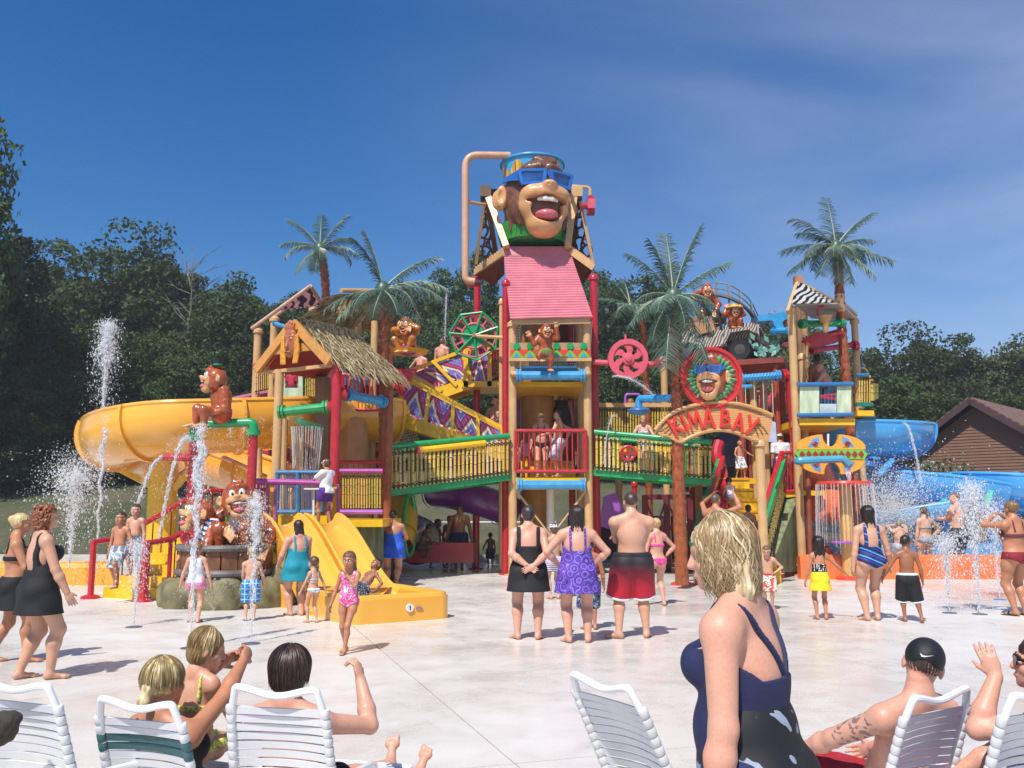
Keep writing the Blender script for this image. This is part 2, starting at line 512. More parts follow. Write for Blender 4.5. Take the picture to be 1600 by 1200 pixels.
def build_deck():
 m, t, b = new_mat('wet_pale_concrete')
 geo = nd(t, 'ShaderNodeNewGeometry')
 a = nd(t, 'ShaderNodeTexNoise', i_Scale=0.22, i_Detail=6, i_Roughness=0.6, i_Distortion=0.4)
 f = nd(t, 'ShaderNodeTexNoise', i_Scale=2.2, i_Detail=8, i_Roughness=0.7)
 g = nd(t, 'ShaderNodeTexNoise', i_Scale=70.0, i_Detail=3)
 for q in (a, f, g): t.links.new(geo.outputs['Position'], q.inputs['Vector'])
 col = ramp(t, a.outputs['Fac'], [(0.3, lin('#d0c8bc')), (0.5, lin('#d5cfc6')), (0.7, lin('#d9d4cd'))], False)
 mx = nd(t, 'ShaderNodeMix', data_type='RGBA', blend_type='MULTIPLY'); mx.inputs[0].default_value = 1
 t.links.new(col, mx.inputs[6])
 t.links.new(ramp(t, f.outputs['Fac'], [(0.25, (0.86, 0.85, 0.83)), (0.5, (1, 1, 1)), (0.75, (1.06, 1.06, 1.06))], False), mx.inputs[7])
 mx2 = nd(t, 'ShaderNodeMix', data_type='RGBA', blend_type='MULTIPLY'); mx2.inputs[0].default_value = 1
 t.links.new(mx.outputs[2], mx2.inputs[6])
 t.links.new(ramp(t, g.outputs['Fac'], [(0.3, (0.93, 0.93, 0.93)), (0.6, (1.02, 1.02, 1.02))], False), mx2.inputs[7])
 pz = nd(t, 'ShaderNodeTexNoise', i_Scale=0.8, i_Detail=9, i_Roughness=0.62, i_Distortion=1.2); t.links.new(geo.outputs['Position'], pz.inputs['Vector'])
 pud = ramp(t, pz.outputs['Fac'], [(0.54, (1, 1, 1)), (0.62, (0.94, 0.93, 0.92)), (0.78, (0.88, 0.865, 0.85))], False)
 mx3 = nd(t, 'ShaderNodeMix', data_type='RGBA', blend_type='MULTIPLY'); mx3.inputs[0].default_value = 1
 t.links.new(mx2.outputs[2], mx3.inputs[6]); t.links.new(pud, mx3.inputs[7]); t.links.new(mx3.outputs[2], b.inputs['Base Color'])
 wet = nd(t, 'ShaderNodeMapRange'); 
 for i, v in ((1, 0.38), (2, 0.62), (3, 0.16), (4, 0.5)): wet.inputs[i].default_value = v
 mm = mth(t, 'ADD', mth(t, 'MULTIPLY', a.outputs['Fac'], 0.7), mth(t, 'MULTIPLY', f.outputs['Fac'], 0.3))
 t.links.new(mm, wet.inputs[0]); t.links.new(mth(t, 'MULTIPLY', wet.outputs[0], mth(t, 'SUBTRACT', 1.5, mth(t, 'MULTIPLY', pz.outputs['Fac'], 1.2))), b.inputs['Roughness'])
 bp = nd(t, 'ShaderNodeBump', i_Strength=0.25, i_Distance=0.004); t.links.new(g.outputs['Fac'], bp.inputs['Height']); t.links.new(bp.outputs[0], b.inputs['Normal'])
 mb = MB().box((0, 8.5, -0.065), (64, 41, 0.1))
 base = part(mb, 'pavement', m, None, 0); tag(base, kind='structure')
 WL[base.name] = V((0, 0, 0))
 th = R(18.4); ux, uy = V((math.cos(th), math.sin(th), 0)), V((-math.sin(th), math.cos(th), 0))
 s = 4.6; o = G(600, 1020)
 rz = Matrix.Rotation(th, 3, 'Z')
 me = MB().box((0, 0, -0.03), (s - 0.012, s - 0.012, 0.06)).mesh('slab', m, 0)
 for i in range(-9, 9):
  for j in range(-5, 7):
   c = o + ux * (i + .5) * s + uy * (j + .5) * s
   if -30 < c.x < 30 and -4 < c.y < 26.5:
    q = link('slab', me, base, (c.x, c.y, 0), (0, 0, th))
build_deck()
# ---------------------------------------------------------------- trees
rng = np.random.default_rng(11)
def leaf_material(name, dark, light, trans=0.25):
 m, t, b = new_mat(name)
 geo = nd(t, 'ShaderNodeNewGeometry')
 oi = nd(t, 'ShaderNodeObjectInfo')
 n = nd(t, 'ShaderNodeTexNoise', i_Scale=0.35, i_Detail=4); t.links.new(geo.outputs['Position'], n.inputs['Vector'])
 fac = mth(t, 'ADD', mth(t, 'MULTIPLY', geo.outputs['Random Per Island'], 0.5), mth(t, 'MULTIPLY', n.outputs['Fac'], 0.5))
 c = ramp(t, fac, [(0.15, dark), (0.85, light)], False)
 hs = nd(t, 'ShaderNodeHueSaturation')
 t.links.new(mth(t, 'ADD', 0.475, mth(t, 'MULTIPLY', oi.outputs['Random'], 0.05)), hs.inputs['Hue'])
 t.links.new(mth(t, 'ADD', 0.7, mth(t, 'MULTIPLY', oi.outputs['Random'], 0.6)), hs.inputs['Value'])
 t.links.new(c, hs.inputs['Color'])
 t.links.new(hs.outputs[0], b.inputs['Base Color']); b.inputs['Roughness'].default_value = 0.6
 b.inputs['Specular IOR Level'].default_value = 0.25
 tr = nd(t, 'ShaderNodeBsdfTranslucent'); t.links.new(hs.outputs[0], tr.inputs['Color'])
 ms = nd(t, 'ShaderNodeMixShader'); ms.inputs[0].default_value = trans
 t.links.new(b.outputs[0], ms.inputs[1]); t.links.new(tr.outputs[0], ms.inputs[2])
 t.links.new(ms.outputs[0], t.nodes['Material Output'].inputs['Surface'])
 return m
LEAF = leaf_material('broad_leaf', (0.028, 0.05, 0.013), (0.09, 0.13, 0.038))
LEAF2 = leaf_material('pale_leaf', (0.055, 0.085, 0.026), (0.14, 0.17, 0.065))
LEAFC = leaf_material('needle', (0.015, 0.038, 0.014), (0.04, 0.07, 0.022))
BARK = mat('#5d5044', 0.9, 0.35, 4, 0.6, k=0.8)
def leaf_cards(pts, nrm_, size, rg):
 """rhombic leaves at pts facing roughly nrm_"""
 N = len(pts)
 a = rg.normal(size=(N, 3)); n = nrm_ + 0.75 * a; n /= np.linalg.norm(n, axis=1)[:, None]
 u = np.cross(n, rg.normal(size=(N, 3))); u /= np.linalg.norm(u, axis=1)[:, None]
 w = np.cross(n, u)
 s = size * rg.uniform(0.6, 1.3, N)[:, None]
 v = np.stack([pts - u * s, pts + w * s * 0.55 - n * s * .15, pts + u * s, pts - w * s * 0.55 - n * s * .15], 1).reshape(-1, 3)
 f = np.arange(4 * N).reshape(-1, 4)
 return v, f
def crown_clumps(seed, nc, cz, rad, flat=0.0, cone=False):
 rg = np.random.default_rng(seed)
 d = rg.normal(size=(nc, 3)); d /= np.linalg.norm(d, axis=1)[:, None]
 lob = 1 + 0.24 * np.sin(d[:, 0] * 4 + seed) * np.cos(d[:, 1] * 5 + seed * 2) + 0.16 * np.sin(d[:, 2] * 7 + seed) 
 rr = np.where(rg.random(nc) < .72, rg.uniform(.8, 1.0, nc), rg.uniform(.3, .8, nc)) * lob
 c = d * rr[:, None] * np.array(rad)
 if cone:
  z = rg.random(nc) ** 1.4; a = rg.uniform(0, 2 * PI, nc); r = (1 - z) * rg.uniform(.75, 1.05, nc)
  c = np.stack([r * np.cos(a) * rad[0], r * np.sin(a) * rad[1], (z * 2 - 1) * rad[2]], 1)
 c[:, 2] += cz
 return c, rg
def crown_mesh(name, seed, nc, nl, rad, cz, m, leaf=0.017, clump=0.075, cone=False):
 c, rg = crown_clumps(seed, nc, cz, rad, cone=cone)
 n = nc * nl
 d = rg.normal(size=(n, 3)); d[:, 2] = d[:, 2] + .35; d /= np.linalg.norm(d, axis=1)[:, None]
 cl = np.repeat(np.arange(nc), nl)
 sz = clump * rg.uniform(0.6, 1.35, nc)[cl]
 p = c[cl] + d * (sz * rg.uniform(.35, 1.0, n) ** .6)[:, None] * np.array([1.15, 1.15, .8])
 v, f = leaf_cards(p, d, leaf, rg)
 return np_mesh(name, v, f, m, False), c
def trunk_mesh(name, seed, clumps, h0=0.3):
 rg = random.Random(seed); mb = MB()
 top = 0.8; k = 7
 sway = [(rg.uniform(-.015, .015) * i, rg.uniform(-.015, .015) * i) for i in range(k + 1)]
 pts = [V((sway[i][0], sway[i][1], top * i / k)) for i in range(k + 1)]
 mb.tube(pts, [0.020 * (1 - 0.75 * i / k) + (0.008 if i == 0 else 0) for i in range(k + 1)], 8)
 sel = [clumps[i] for i in rg.sample(range(len(clumps)), min(14, len(clumps)))]
 for c in sel:
  c = V(c); zb = max(h0, min(0.72, c.z - 0.08 - .3 * math.hypot(c.x, c.y)))
  i = min(k - 1, int(zb / top * k)); b = pts[i].lerp(pts[i + 1], zb / top * k - i)
  mid = b.lerp(c, .5) + V((rg.uniform(-.02, .02), rg.uniform(-.02, .02), -.02))
  mb.tube(spline([b, mid, c], 3), [0.009, .008, .0075, .006, .005, .004, .002], 5)
 return mb.mesh(name, BARK, 60)
VAR = []
for sd, rad, cz, nc, m in ((1, (.30, .30, .36), .62, 210, LEAF), (2, (.36, .34, .33), .64, 230, LEAF), (3, (.24, .25, .40), .58, 180, LEAF), (4, (.30, .30, .34), .6, 110, LEAF2), (5, (.33, .33, .4), .56, 230, LEAF)):
 cm, cl = crown_mesh('crown', sd, nc, 120, rad, cz, m, leaf=.0125, clump=0.075 if sd != 4 else .06)
 VAR.append((cm, trunk_mesh('trunk', sd, cl)))
cm, cl = crown_mesh('crown', 9, 230, 60, (.17, .17, .5), .5, LEAFC, leaf=.013, clump=.04, cone=True)
VAR.append((cm, trunk_mesh('trunk', 9, cl[:3])))
def tree(px, top, Y, wide, var, label, group):
 p = P(px, top, Y); z0 = ground_z(p.x, Y); h = (p.z - z0) * .87
 r = thing('tree', label, 'tree', (p.x, Y, z0), group, rng.uniform(0, 6.28))
 cmh, tmh = VAR[var]
 for nm, me in (('trunk', tmh), ('crown', cmh)):
  o = link(nm, me, r); o.scale = (h * wide, h * wide, h)
TREES = [ # px, top y, distance, width, variant, label, group
 (-72, 78, 40, .62, 2, 'tall dark tree cut off by the frame edge, highest of the tree line', None),
 (25, 345, 46, .8, 0, 'dark tree under the tall tree at the frame edge', None),
 (190, 340, 60, 1.05, 1, 'broad tallest tree behind the tall white water jet', None),
 (262, 352, 63, .85, 4, 'high tree between the broad tree and the bare branches', None),
 (378, 392, 58, .98, 4, 'dense rounded dark tree behind the zebra awning posts', None),
 (175, 425, 50, 1.2, 5, 'dark pointed conifer standing in front of the broad trees', None),
 (728, 388, 60, .8, 0, 'tree rising behind the tan water pipe beside the giant ape bucket', None),
 (965, 400, 60, .9, 1, 'tree between the bucket tower and the drooping palm', None),
 (1195, 432, 60, .85, 3, 'loose pale tree between the jeep and the zebra canopy', None),
 (1560, 490, 60, 1.0, 3, 'thin pale tree above the brown building roof', None),
 (1415, 498, 62, 1.0, 1, 'wide dark tree above the blue slide', None)]
BACK = [(70, 420, 52, .8, 4), (118, 410, 62, .9, 0), (320, 415, 66, .9, 1), (440, 450, 64, .9, 0), (500, 470, 66, .9, 1), (560, 440, 66, .8, 4), (640, 425, 64, .9, 0), (690, 440, 66, .9, 2),
 (775, 425, 62, .8, 4), (840, 420, 64, .9, 1), (905, 415, 66, .8, 0), (1015, 430, 64, .8, 4), (1060, 500, 66, .9, 0), (1110, 505, 70, 1, 1), (1160, 490, 66, .9, 4), (1240, 500, 64, .9, 0), (1290, 525, 62, 1, 1),
 (1345, 512, 64, 1, 4), (1465, 515, 60, 1, 0), (1505, 530, 64, 1.1, 3), (1610, 520, 60, 1, 4), (1660, 500, 60, 1, 1)]
FRONT = [(-40, 480, 44, 1.1, 1), (60, 520, 45, 1.1, 4), (130, 500, 48, 1.1, 0), (235, 480, 50, 1.1, 4), (310, 520, 48, 1.1, 1), (395, 520, 48, 1.1, 0), (470, 560, 47, 1.2, 4), (555, 540, 48, 1.2, 1), (650, 520, 48, 1.2, 0),
 (720, 520, 50, 1.2, 4), (800, 530, 48, 1.2, 1), (880, 540, 47, 1.2, 0), (950, 520, 48, 1.2, 4), (1030, 560, 48, 1.2, 1), (1120, 570, 47, 1.3, 0), (1200, 560, 48, 1.2, 3), (1275, 580, 48, 1.3, 4), (1360, 580, 46, 1.3, 1),
 (1440, 590, 44, 1.3, 0), (1500, 600, 44, 1.2, 3), (1570, 590, 46, 1.3, 4), (1640, 590, 44, 1.3, 1)]
for a in TREES: tree(*a)
WB = ['behind the second dark tree from the frame edge', 'between the edge trees and the broad tallest tree', 'behind the bare grey tree', 'on the slope down from the rounded dark tree', 'behind the tall palm of the huts', 'behind the hut roof and broad palm', 'beyond the crouching ape', 'beyond the spiderweb wheel',
'close behind the ape bucket frame', 'hidden straight behind the bucket tower', 'showing past the tower roof edge', 'above the pink spoked wheel', 'behind the drooping palm crown', 'behind the roller coaster track', 'behind the jeep', 'behind the zebra canopy peak', 'behind the zebra tower trunk',
'past the bamboo balcony', 'between the wide dark tree and the building roof', 'loose and pale above the roof slope', 'above the roof ridge', 'at the frame edge past the building']
WF = ['at the frame edge above the bank', 'over the bank behind the curly haired woman', 'behind the tall white jet', 'below the bare grey tree', 'above the yellow slide curve', 'behind the top hatted ape', 'behind the awning tower', 'behind the mask hut', 'behind the smaller straw hut', 'behind the upper stairs',
'behind the spiderweb wheel post', 'behind the bucket tower', 'behind the pink spoked wheel', 'behind the small dark palm', 'behind the ape medallion', 'behind the blue chute', 'behind the zebra deck', 'beyond the bamboo balcony', 'above the looping blue flume', 'beside the building eave', 'behind the building roof', 'behind the roof at the frame edge']
for a, q in zip(BACK, WB): tree(*a, 'tree of the high back row ' + q, 'trees of the wooded back row')
for a, q in zip(FRONT, WF): tree(*a, 'lower bushy tree at the wood edge ' + q, 'lower trees along the wood edge')
def build_woods():
 rg = np.random.default_rng(5); vs, fs, o = [], [], 0
 for i in range(38):
  x = -74 + i * 3.7 + rg.uniform(-1, 1); y = 70 + rg.uniform(0, 8)
  h = (15 if x < 14 else 11) * rg.uniform(.75, 1.0)
  c, _ = crown_clumps(100 + i, 60, .42, (.36, .3, .46))
  c = c * h + np.array([x, y, ground_z(x, y)])
  n = 60 * 40; d = rg.normal(size=(n, 3)); d /= np.linalg.norm(d, axis=1)[:, None]
  p = np.repeat(c, 40, 0) + d * rg.uniform(.4, 1.6, n)[:, None]
  v, f = leaf_cards(p, d, .38, rg)
  vs.append(v); fs.append(f + o); o += len(v)
 tag(link('distant_woods', np_mesh('distant_woods', np.concatenate(vs), np.concatenate(fs), LEAF, False)), 'dark mass of woodland beyond the tree line', kind='stuff')
build_woods()
def shrub(px, py, Y, w, h, label, group, m=LEAF):
 p = P(px, py, Y); z0 = ground_z(p.x, Y)
 rg = np.random.default_rng(int(px) + 50); c, _ = crown_clumps(int(px) + 50, 40, .5, (.5, .5, .45))
 n = 40 * 45; d = rg.normal(size=(n, 3)); d /= np.linalg.norm(d, axis=1)[:, None]
 q = np.repeat(c, 45, 0) + d * rg.uniform(.05, .2, n)[:, None]
 v, f = leaf_cards(q, d, .045, rg)
 o = link('shrub', np_mesh('shrub', v, f, m, False), None, (p.x, Y, z0)); o.scale = (w, w, h); tag(o, label, 'shrub', group)
for i, (px, w, h) in enumerate(((-10, 3.5, 2.2), (35, 3, 1.9), (75, 2.8, 1.6), (118, 3.0, 1.3), (160, 3.2, 1.5), (215, 3.4, 2.0), (270, 3.2, 2.3), (330, 3, 2.0), (385, 3, 2.4))):
 shrub(px, 690, 43 + (i % 3), w, h, ['tall', 'pale', 'dark rounded', 'low', 'pale wide', 'dark wide', 'mid green', 'pale tall', 'dark tall'][i] + ' shrub on the bank top ' + ['at the frame edge', 'next to the edge shrub', 'over the curly haired woman', 'near the jet base', 'beside the jet base', 'above the flume rim', 'behind the flume middle', 'below the top hatted ape', 'behind the arch pipe'][i], 'shrubs along the bank top', LEAF2 if i % 3 == 1 else LEAF)
shrub(1455, 700, 33, 2.2, 3.2, 'bright leafy shrub beside the brown building gable', None, LEAF2)
shrub(1408, 770, 30, 1.6, 1.5, 'small shrub under the raised blue flume', None, LEAF2)
def bare_tree():
 p = P(300, 402, 56); z0 = ground_z(p.x, 56); rg = random.Random(4)
 r = thing('bare_tree', 'leafless grey tree standing between the broad tree and the rounded tree', 'tree', (p.x, 56, z0))
 h = p.z - z0; mb = MB(); br = MB()
 mb.tube([(p.x + .02 * i * rg.uniform(-1, 1), 56, z0 + h * i / 8) for i in range(9)], [.12 - .013 * i for i in range(9)], 6)
 for i in range(30):
  z = z0 + h * rg.uniform(.35, .95); a = rg.uniform(0, 6.28); L = rg.uniform(1.0, 3.2) * (1.15 - (z - z0) / h * .6)
  d = V((math.cos(a), math.sin(a) * .5, rg.uniform(.5, 1.2))).normalized(); b = V((p.x, 56, z))
  q = [b, b + d * L * .5 + V((rg.uniform(-.2, .2), 0, 0)), b + d * L]
  br.tube(q, [.035, .02, .009], 4)
  for s in range(3):
   e = q[1].lerp(q[2], rg.random()); br.tube([e, e + (d + V((rg.uniform(-.8, .8), 0, rg.uniform(-.3, .5)))) * L * .3], [.02, .008], 3)
 gm = mat('#7d7568', .9, .2, 5)
 part(mb, 'trunk', gm, r); part(br, 'branches', gm, r)
bare_tree()
# ---------------------------------------------------------------- brown building, wooden coaster behind
def building():
 th = R(45); gx = V((math.cos(th), -math.sin(th), 0)); gn = V((-math.sin(th), -math.cos(th), 0)); back = -gn; up = V((0, 0, 1))
 ap = V((17.8, 34.0, 5.75)); z0 = 0.0; sl = .70; hw = 3.75
 r = thing('brown_building', 'brown clapboard building with a steep shingled gable roof', 'building', (17.8, 34, z0))
 side = mat('#7b5742', .6, .12, 1.5, k=.85, streak=(1, 1, 6)); trim = mat('#4a3234', .55, .1, 3)
 wallz = ap.z - .25
 pl = [(-hw, z0), (hw, z0), (hw, wallz - sl * hw), (0, wallz), (-hw, wallz - sl * hw)]
 mb = MB(); mb.prism(pl, V((ap.x, ap.y, 0)) + back * 3.6, gx, up, 7.0); part(mb, 'wall', side, r, 0)
 z = 1.3; step = .118
 while z < wallz - .12:
  def w(zz): return max(.02, min(hw, (wallz - zz) / sl) - .01)
  mb = MB(); o = V((ap.x, ap.y, 0)) + gn * -0.085
  a0, a1 = w(z), w(z + step - .002)
  q = [o - gx * a0 + up * z, o + gx * a0 + up * z, o + gx * a1 + up * (z + step), o - gx * a1 + up * (z + step)]
  vs = [q[0] + gn * .03, q[1] + gn * .03, q[2] + gn * .006, q[3] + gn * .006] + q
  mb.add(vs, [(0, 1, 2, 3), (7, 6, 5, 4), (0, 4, 5, 1), (1, 5, 6, 2), (2, 6, 7, 3), (3, 7, 4, 0)])
  part(mb, 'siding_board', side, r, 0); z += step
 shin, t, b = new_mat('brown_shingle')
 tc_ = nd(t, 'ShaderNodeTexCoord'); bk = nd(t, 'ShaderNodeTexBrick', i_Scale=1.0)
 bk.inputs['Color1'].default_value = (*lin('#8a6a5c', .8), 1); bk.inputs['Color2'].default_value = (*lin('#74574b', .8), 1); bk.inputs['Mortar'].default_value = (*lin('#4f3b34'), 1)
 bk.inputs['Brick Width'].default_value = .3; bk.inputs['Row Height'].default_value = .14; bk.inputs['Mortar Size'].default_value = .01
 t.links.new(tc_.outputs['UV'], bk.inputs['Vector']); t.links.new(bk.outputs[0], b.inputs['Base Color']); b.inputs['Roughness'].default_value = .9
 for s in (-1, 1):
  mb = MB(); L = hw + .35; f0 = V((ap.x, ap.y, ap.z)) + gn * .42; d = (gx * s - up * sl); n = (up + gx * s * sl).normalized() * .1
  a, e = f0 + d * 0, f0 + d * L; a2, e2 = a + back * 8.2, e + back * 8.2
  vs = [a, e, e2, a2, a + n, e + n, e2 + n, a2 + n]
  mb.add(vs, [(0, 1, 2, 3), (7, 6, 5, 4), (0, 4, 5, 1), (1, 5, 6, 2), (2, 6, 7, 3), (3, 7, 4, 0)])
  mb.uv = []
  for f in mb.f:
   for i in f: mb.uv.append((float((V(vs[i]) - f0).dot(back)), float((V(vs[i]) - f0).dot(d.normalized()))))
  rf = part(mb, 'roof', shin, r, 0)
  fb = MB(); fb.beam(f0 + gn * .02 - n * .6 + d * .0, f0 + gn * .02 - n * .6 + d * L, .03, .22, up=n); part(fb, 'fascia', trim, rf, 0)
  sf = MB(); sf.prism([(0, 0), (L, -sl * L), (L, -sl * L - .03), (0, -.03)], f0 - gn * .24 - up * .03, gx * s, up, .44); part(sf, 'soffit', trim, rf, 0)
building()
def coaster():
 Y = 50; r = thing('wooden_coaster', 'curved grey roller coaster track on a timber trestle behind the jeep', 'roller coaster', P(1130, 700, Y))
 wood = mat('#8d8880', .85, .2, 3); rail = MB(); bed = MB()
 pts = [P(1085, 470, Y + 3), P(1105, 462, Y + 1.5), P(1128, 462, Y), P(1150, 470, Y), P(1172, 488, Y + 1), P(1185, 512, Y + 2.5)]
 s = spline(pts, 6)
 bed.tube(s, .22, 6, flat=.5); part(bed, 'track_bed', mat('#5f5a55', .8, .2, 2), r)
 for dz in (.75, .4):
  m = MB(); m.tube([p + V((0, 0, dz)) for p in s], .035, 5); part(m, 'handrail', wood, r)
 for i in range(0, len(s), 5):
  m = MB(); m.beam(s[i] + V((0, 0, .8)), V((s[i].x, s[i].y, ground_z(s[i].x, s[i].y))), .1, .1, up=(0, 1, 0)); part(m, 'trestle_post', wood, r, 0)
 for i in range(0, len(s) - 5, 5):
  for k in (1.6,):
   m = MB(); m.beam(s[i] - V((0, 0, k)), s[i + 5] - V((0, 0, k + .8)), .06, .06); m.beam(s[i] - V((0, 0, k + 1.2)), s[i + 5] - V((0, 0, k)), .08, .08); part(m, 'brace', wood, r, 0)
coaster()
# ================================================================ THE WATER PLAY STRUCTURE: shared kit
TAN = mat('#d3a873', .38, .1, 5, coat=.15, dirt=.2)
RED = mat('#bd2230', .3, .14, 6, coat=.35)
PINK = mat('#d8596a', .45, .1, 6, coat=.15)
ROOF = mat('#dc808e', .5, .14, 2.5, coat=.1, dirt=.12)
BLU = mat('#3a9bd2', .3, .12, 6, coat=.35)
DBLU = mat('#2a6fa8', .35, .12, 6, coat=.3)
GRN = mat('#169a57', .32, .12, 6, coat=.3)
LGRN = mat('#6cbf3a', .4, .12, 6)
YEL = mat('#f2bc14', .35, .1, 4, coat=.2, dirt=.12)
PUR = mat('#b04b98', .35, .12, 6, coat=.25)
LILAC = mat('#a85cc0', .35, .12, 5, coat=.3)
SLIDE = mat('#f6b23f', .22, .07, 1.2, coat=.5, dirt=.08)
PSLIDE = mat('#7c2f86', .3, .15, 2, coat=.4)
RSLIDE = mat('#b3202c', .3, .12, 2, coat=.4)
OSLIDE = mat('#f0703a', .25, .1, 1.5, coat=.45)
BSLIDE = mat('#4aa6e6', .22, .08, 1.2, coat=.5, dirt=.06)
BRN = mat('#9a4f26', .45, .3, 7, .25, coat=.25)
DBRN = mat('#5a3424', .55, .3, 5, .3)
WOOD = mat('#d29a4c', .45, .16, 4, coat=.2, streak=(1, 1, 8))
STEEL = mat('#b9b7b3', .35, .1, 5, metal=.7)
WHITE = mat('#ecebea', .4, .05, 4)
ROPE = mat('#e6e2d8', .8, .1, 12)
BLACK = mat('#1c1b1d', .4, .15, 6)
BAMB = [mat('#e0c05a', .45, .2, 3, coat=.15, streak=(1, 1, 3)), mat('#d2a94e', .45, .2, 3, coat=.15, streak=(1, 1, 3)), mat('#c3b43c', .45, .2, 3, coat=.15, streak=(1, 1, 3)), mat('#dcb98a', .45, .2, 3, coat=.15, streak=(1, 1, 3))]
NODE = mat('#8b5a2a', .6, .2, 5)
LASH = mat('#2c2a20', .8, .2, 9)
def X_(px, py, Y): return P(px, py, Y).x
def Z_(py, Y): return P(800, py, Y).z
def post(root, px, pyref, Y, ztop, r=.11, m=TAN, z0=0.0, cap=True, name='post', n=12):
 x = X_(px, pyref, Y); mb = MB()
 mb.lathe([(r, z0), (r, ztop)], (x, Y, 0), n)
 if z0 == 0.0: mb.lathe([(r * 2.0, 0), (r * 2.0, .03), (r * 1.1, .05)], (x, Y, 0), n)
 q = part(mb, name, m, root)
 if cap:
  mb = MB(); mb.lathe([(r * 1.35, ztop - .1), (r * 1.35, ztop - .02), (r * 1.0, ztop + .03), (r * .5, ztop + .07)], (x, Y, 0), n); part(mb, 'cap', m, q)
 return V((x, Y, ztop))
def pipe(root, pts, r, m, name='pipe', flange=True, rb=.3, n=10):
 p = bend(pts, rb); mb = MB(); mb.tube(p, r, n); q = part(mb, name, m, root)
 if flange:
  for a, b in ((p[0], p[1]), (p[-1], p[-2])):
   d = (b - a).normalized(); f = MB(); f.tube([a, a + d * .05], r * 1.45, n); f.tube([a + d * .07, a + d * .12], r * 1.45, n); part(f, 'flange', m, q)
 return q
_pole = {}
def pole_mesh(mi):
 if mi not in _pole:
  mb = MB(); rg = random.Random(mi); zs = [0]; prof = []
  nodes = [.12 + rg.uniform(-.05, .05), .4 + rg.uniform(-.06, .06), .68 + rg.uniform(-.06, .06), .9 + rg.uniform(-.03, .03)]
  prof = [(.9, 0)]
  for z in nodes: prof += [(.92, z - .02), (1.12, z), (.95, z + .02)]
  prof += [(1.0, 1.0), (.7, 1.004)]
  mb.lathe(prof, n=8)
  for z in nodes: mb.lathe([(1.0, z - .012), (1.17, z), (1.0, z + .012)], n=8, mi=1, cap=False)
  _pole[mi] = mb.mesh('bamboo_pole', [BAMB[mi % 4], NODE], 50)
 return _pole[mi]
def bamboo(root, a0, b0, a1, b1, n, seed=0, r=None, skip=(), short=(), mats=(0, 1, 2, 3, 4, 5), over=.03, face=None):
 """poles standing between the bottom line a0-b0 and the top line a1-b1"""
 a0, b0, a1, b1 = map(V, (a0, b0, a1, b1)); rg = random.Random(seed + n)
 r = r or (b0 - a0).length / n * .33
 off = WL.get(root.name, V((0, 0, 0))); lash = MB(); up0 = (a1 - a0).normalized()
 for i in range(n):
  if i in skip: continue
  t = (i + .5) / n
  lo, hi = a0.lerp(b0, t), a1.lerp(b1, t)
  if i in short: hi = lo.lerp(hi, .36)
  d = hi - lo; L = d.length + rg.uniform(-.5, 1) * over
  o = link('bamboo_pole', pole_mesh(rg.choice(mats)), root)
  k = r * rg.uniform(.85, 1.1)
  q = V((0, 0, 1)).rotation_difference(d.normalized())
  o.rotation_mode = 'QUATERNION'; o.rotation_quaternion = q
  o.location = lo - off; o.scale = (k, k, L)
  for s in (.07, .93):
   c = lo + d * s; w = (b0 - a0).normalized() * r * 1.25
   lash.beam(c - w - up0 * r, c + w + up0 * r, r * .35, r * 2.3, up=up0.cross(w))
   lash.beam(c - w + up0 * r, c + w - up0 * r, r * .34, r * 2.34, up=up0.cross(w))
 lo_ = part(lash, 'lashing', LASH, root, 0); lo_['kind'] = 'stuff'
def rail_bars(root, a0, b0, a1, b1, n, m, rr=.04, rb=.017, ends=True):
 a0, b0, a1, b1 = map(V, (a0, b0, a1, b1))
 for q in ((a0, b0), (a1, b1)): part(MB().cyl(*q, rr, 10), 'rail', m, root)
 for i in range(n):
  t = (i + .5) / n; part(MB().cyl(a0.lerp(b0, t), a1.lerp(b1, t), rb, 6), 'bar', m, root)
 if ends:
  for q in ((a0, a1), (b0, b1)): part(MB().cyl(*q, rr * .9, 10), 'rail_end', m, root)
def net(root, a, b, c, d, nu, nv, r=.012, m=ROPE, name='rope_net'):
 """rope grid over the quad a b c d"""
 a, b, c, d = map(V, (a, b, c, d)); mb = MB()
 for i in range(nu + 1):
  t = i / nu; mb.tube([a.lerp(b, t), d.lerp(c, t)], r, 4)
 for j in range(nv + 1):
  t = j / nv; mb.tube([a.lerp(d, t), b.lerp(c, t)], r, 4)
 return part(mb, name, m, root)
def slab(root, poly, z, th, m, name='deck'):
 mb = MB(); mb.prism([(x, y) for x, y in poly], (0, 0, z - th / 2), (1, 0, 0), (0, 1, 0), th); return part(mb, name, m, root, 0)
def corrugated(root, a, b, c, d, rows, amp, m, name='corrugated_sheet', seg=6, th=.02):
 """ridged sheet: a-b top edge, d-c bottom edge; ridges run along a-b"""
 a, b, c, d = map(V, (a, b, c, d)); n = (b - a).cross(d - a).normalized(); N = rows * seg; mb = MB(); vs = []
 for i in range(N + 1):
  t = i / N; o = n * amp * math.sin(2 * PI * rows * t)
  vs += [a.lerp(d, t) + o, b.lerp(c, t) + o]
 k = len(vs); vs += [p - n * th for p in vs]
 fs = []
 for i in range(N):
  q = 2 * i; fs += [(q, q + 2, q + 3, q + 1), (k + q, k + q + 1, k + q + 3, k + q + 2), (q, k + q, k + q + 2, q + 2), (q + 1, q + 3, k + q + 3, k + q + 1)]
 fs += [(0, 1, k + 1, k), (2 * N, k + 2 * N, k + 2 * N + 1, 2 * N + 1)]
 mb.add(vs, fs); return part(mb, name, m, root, 60)
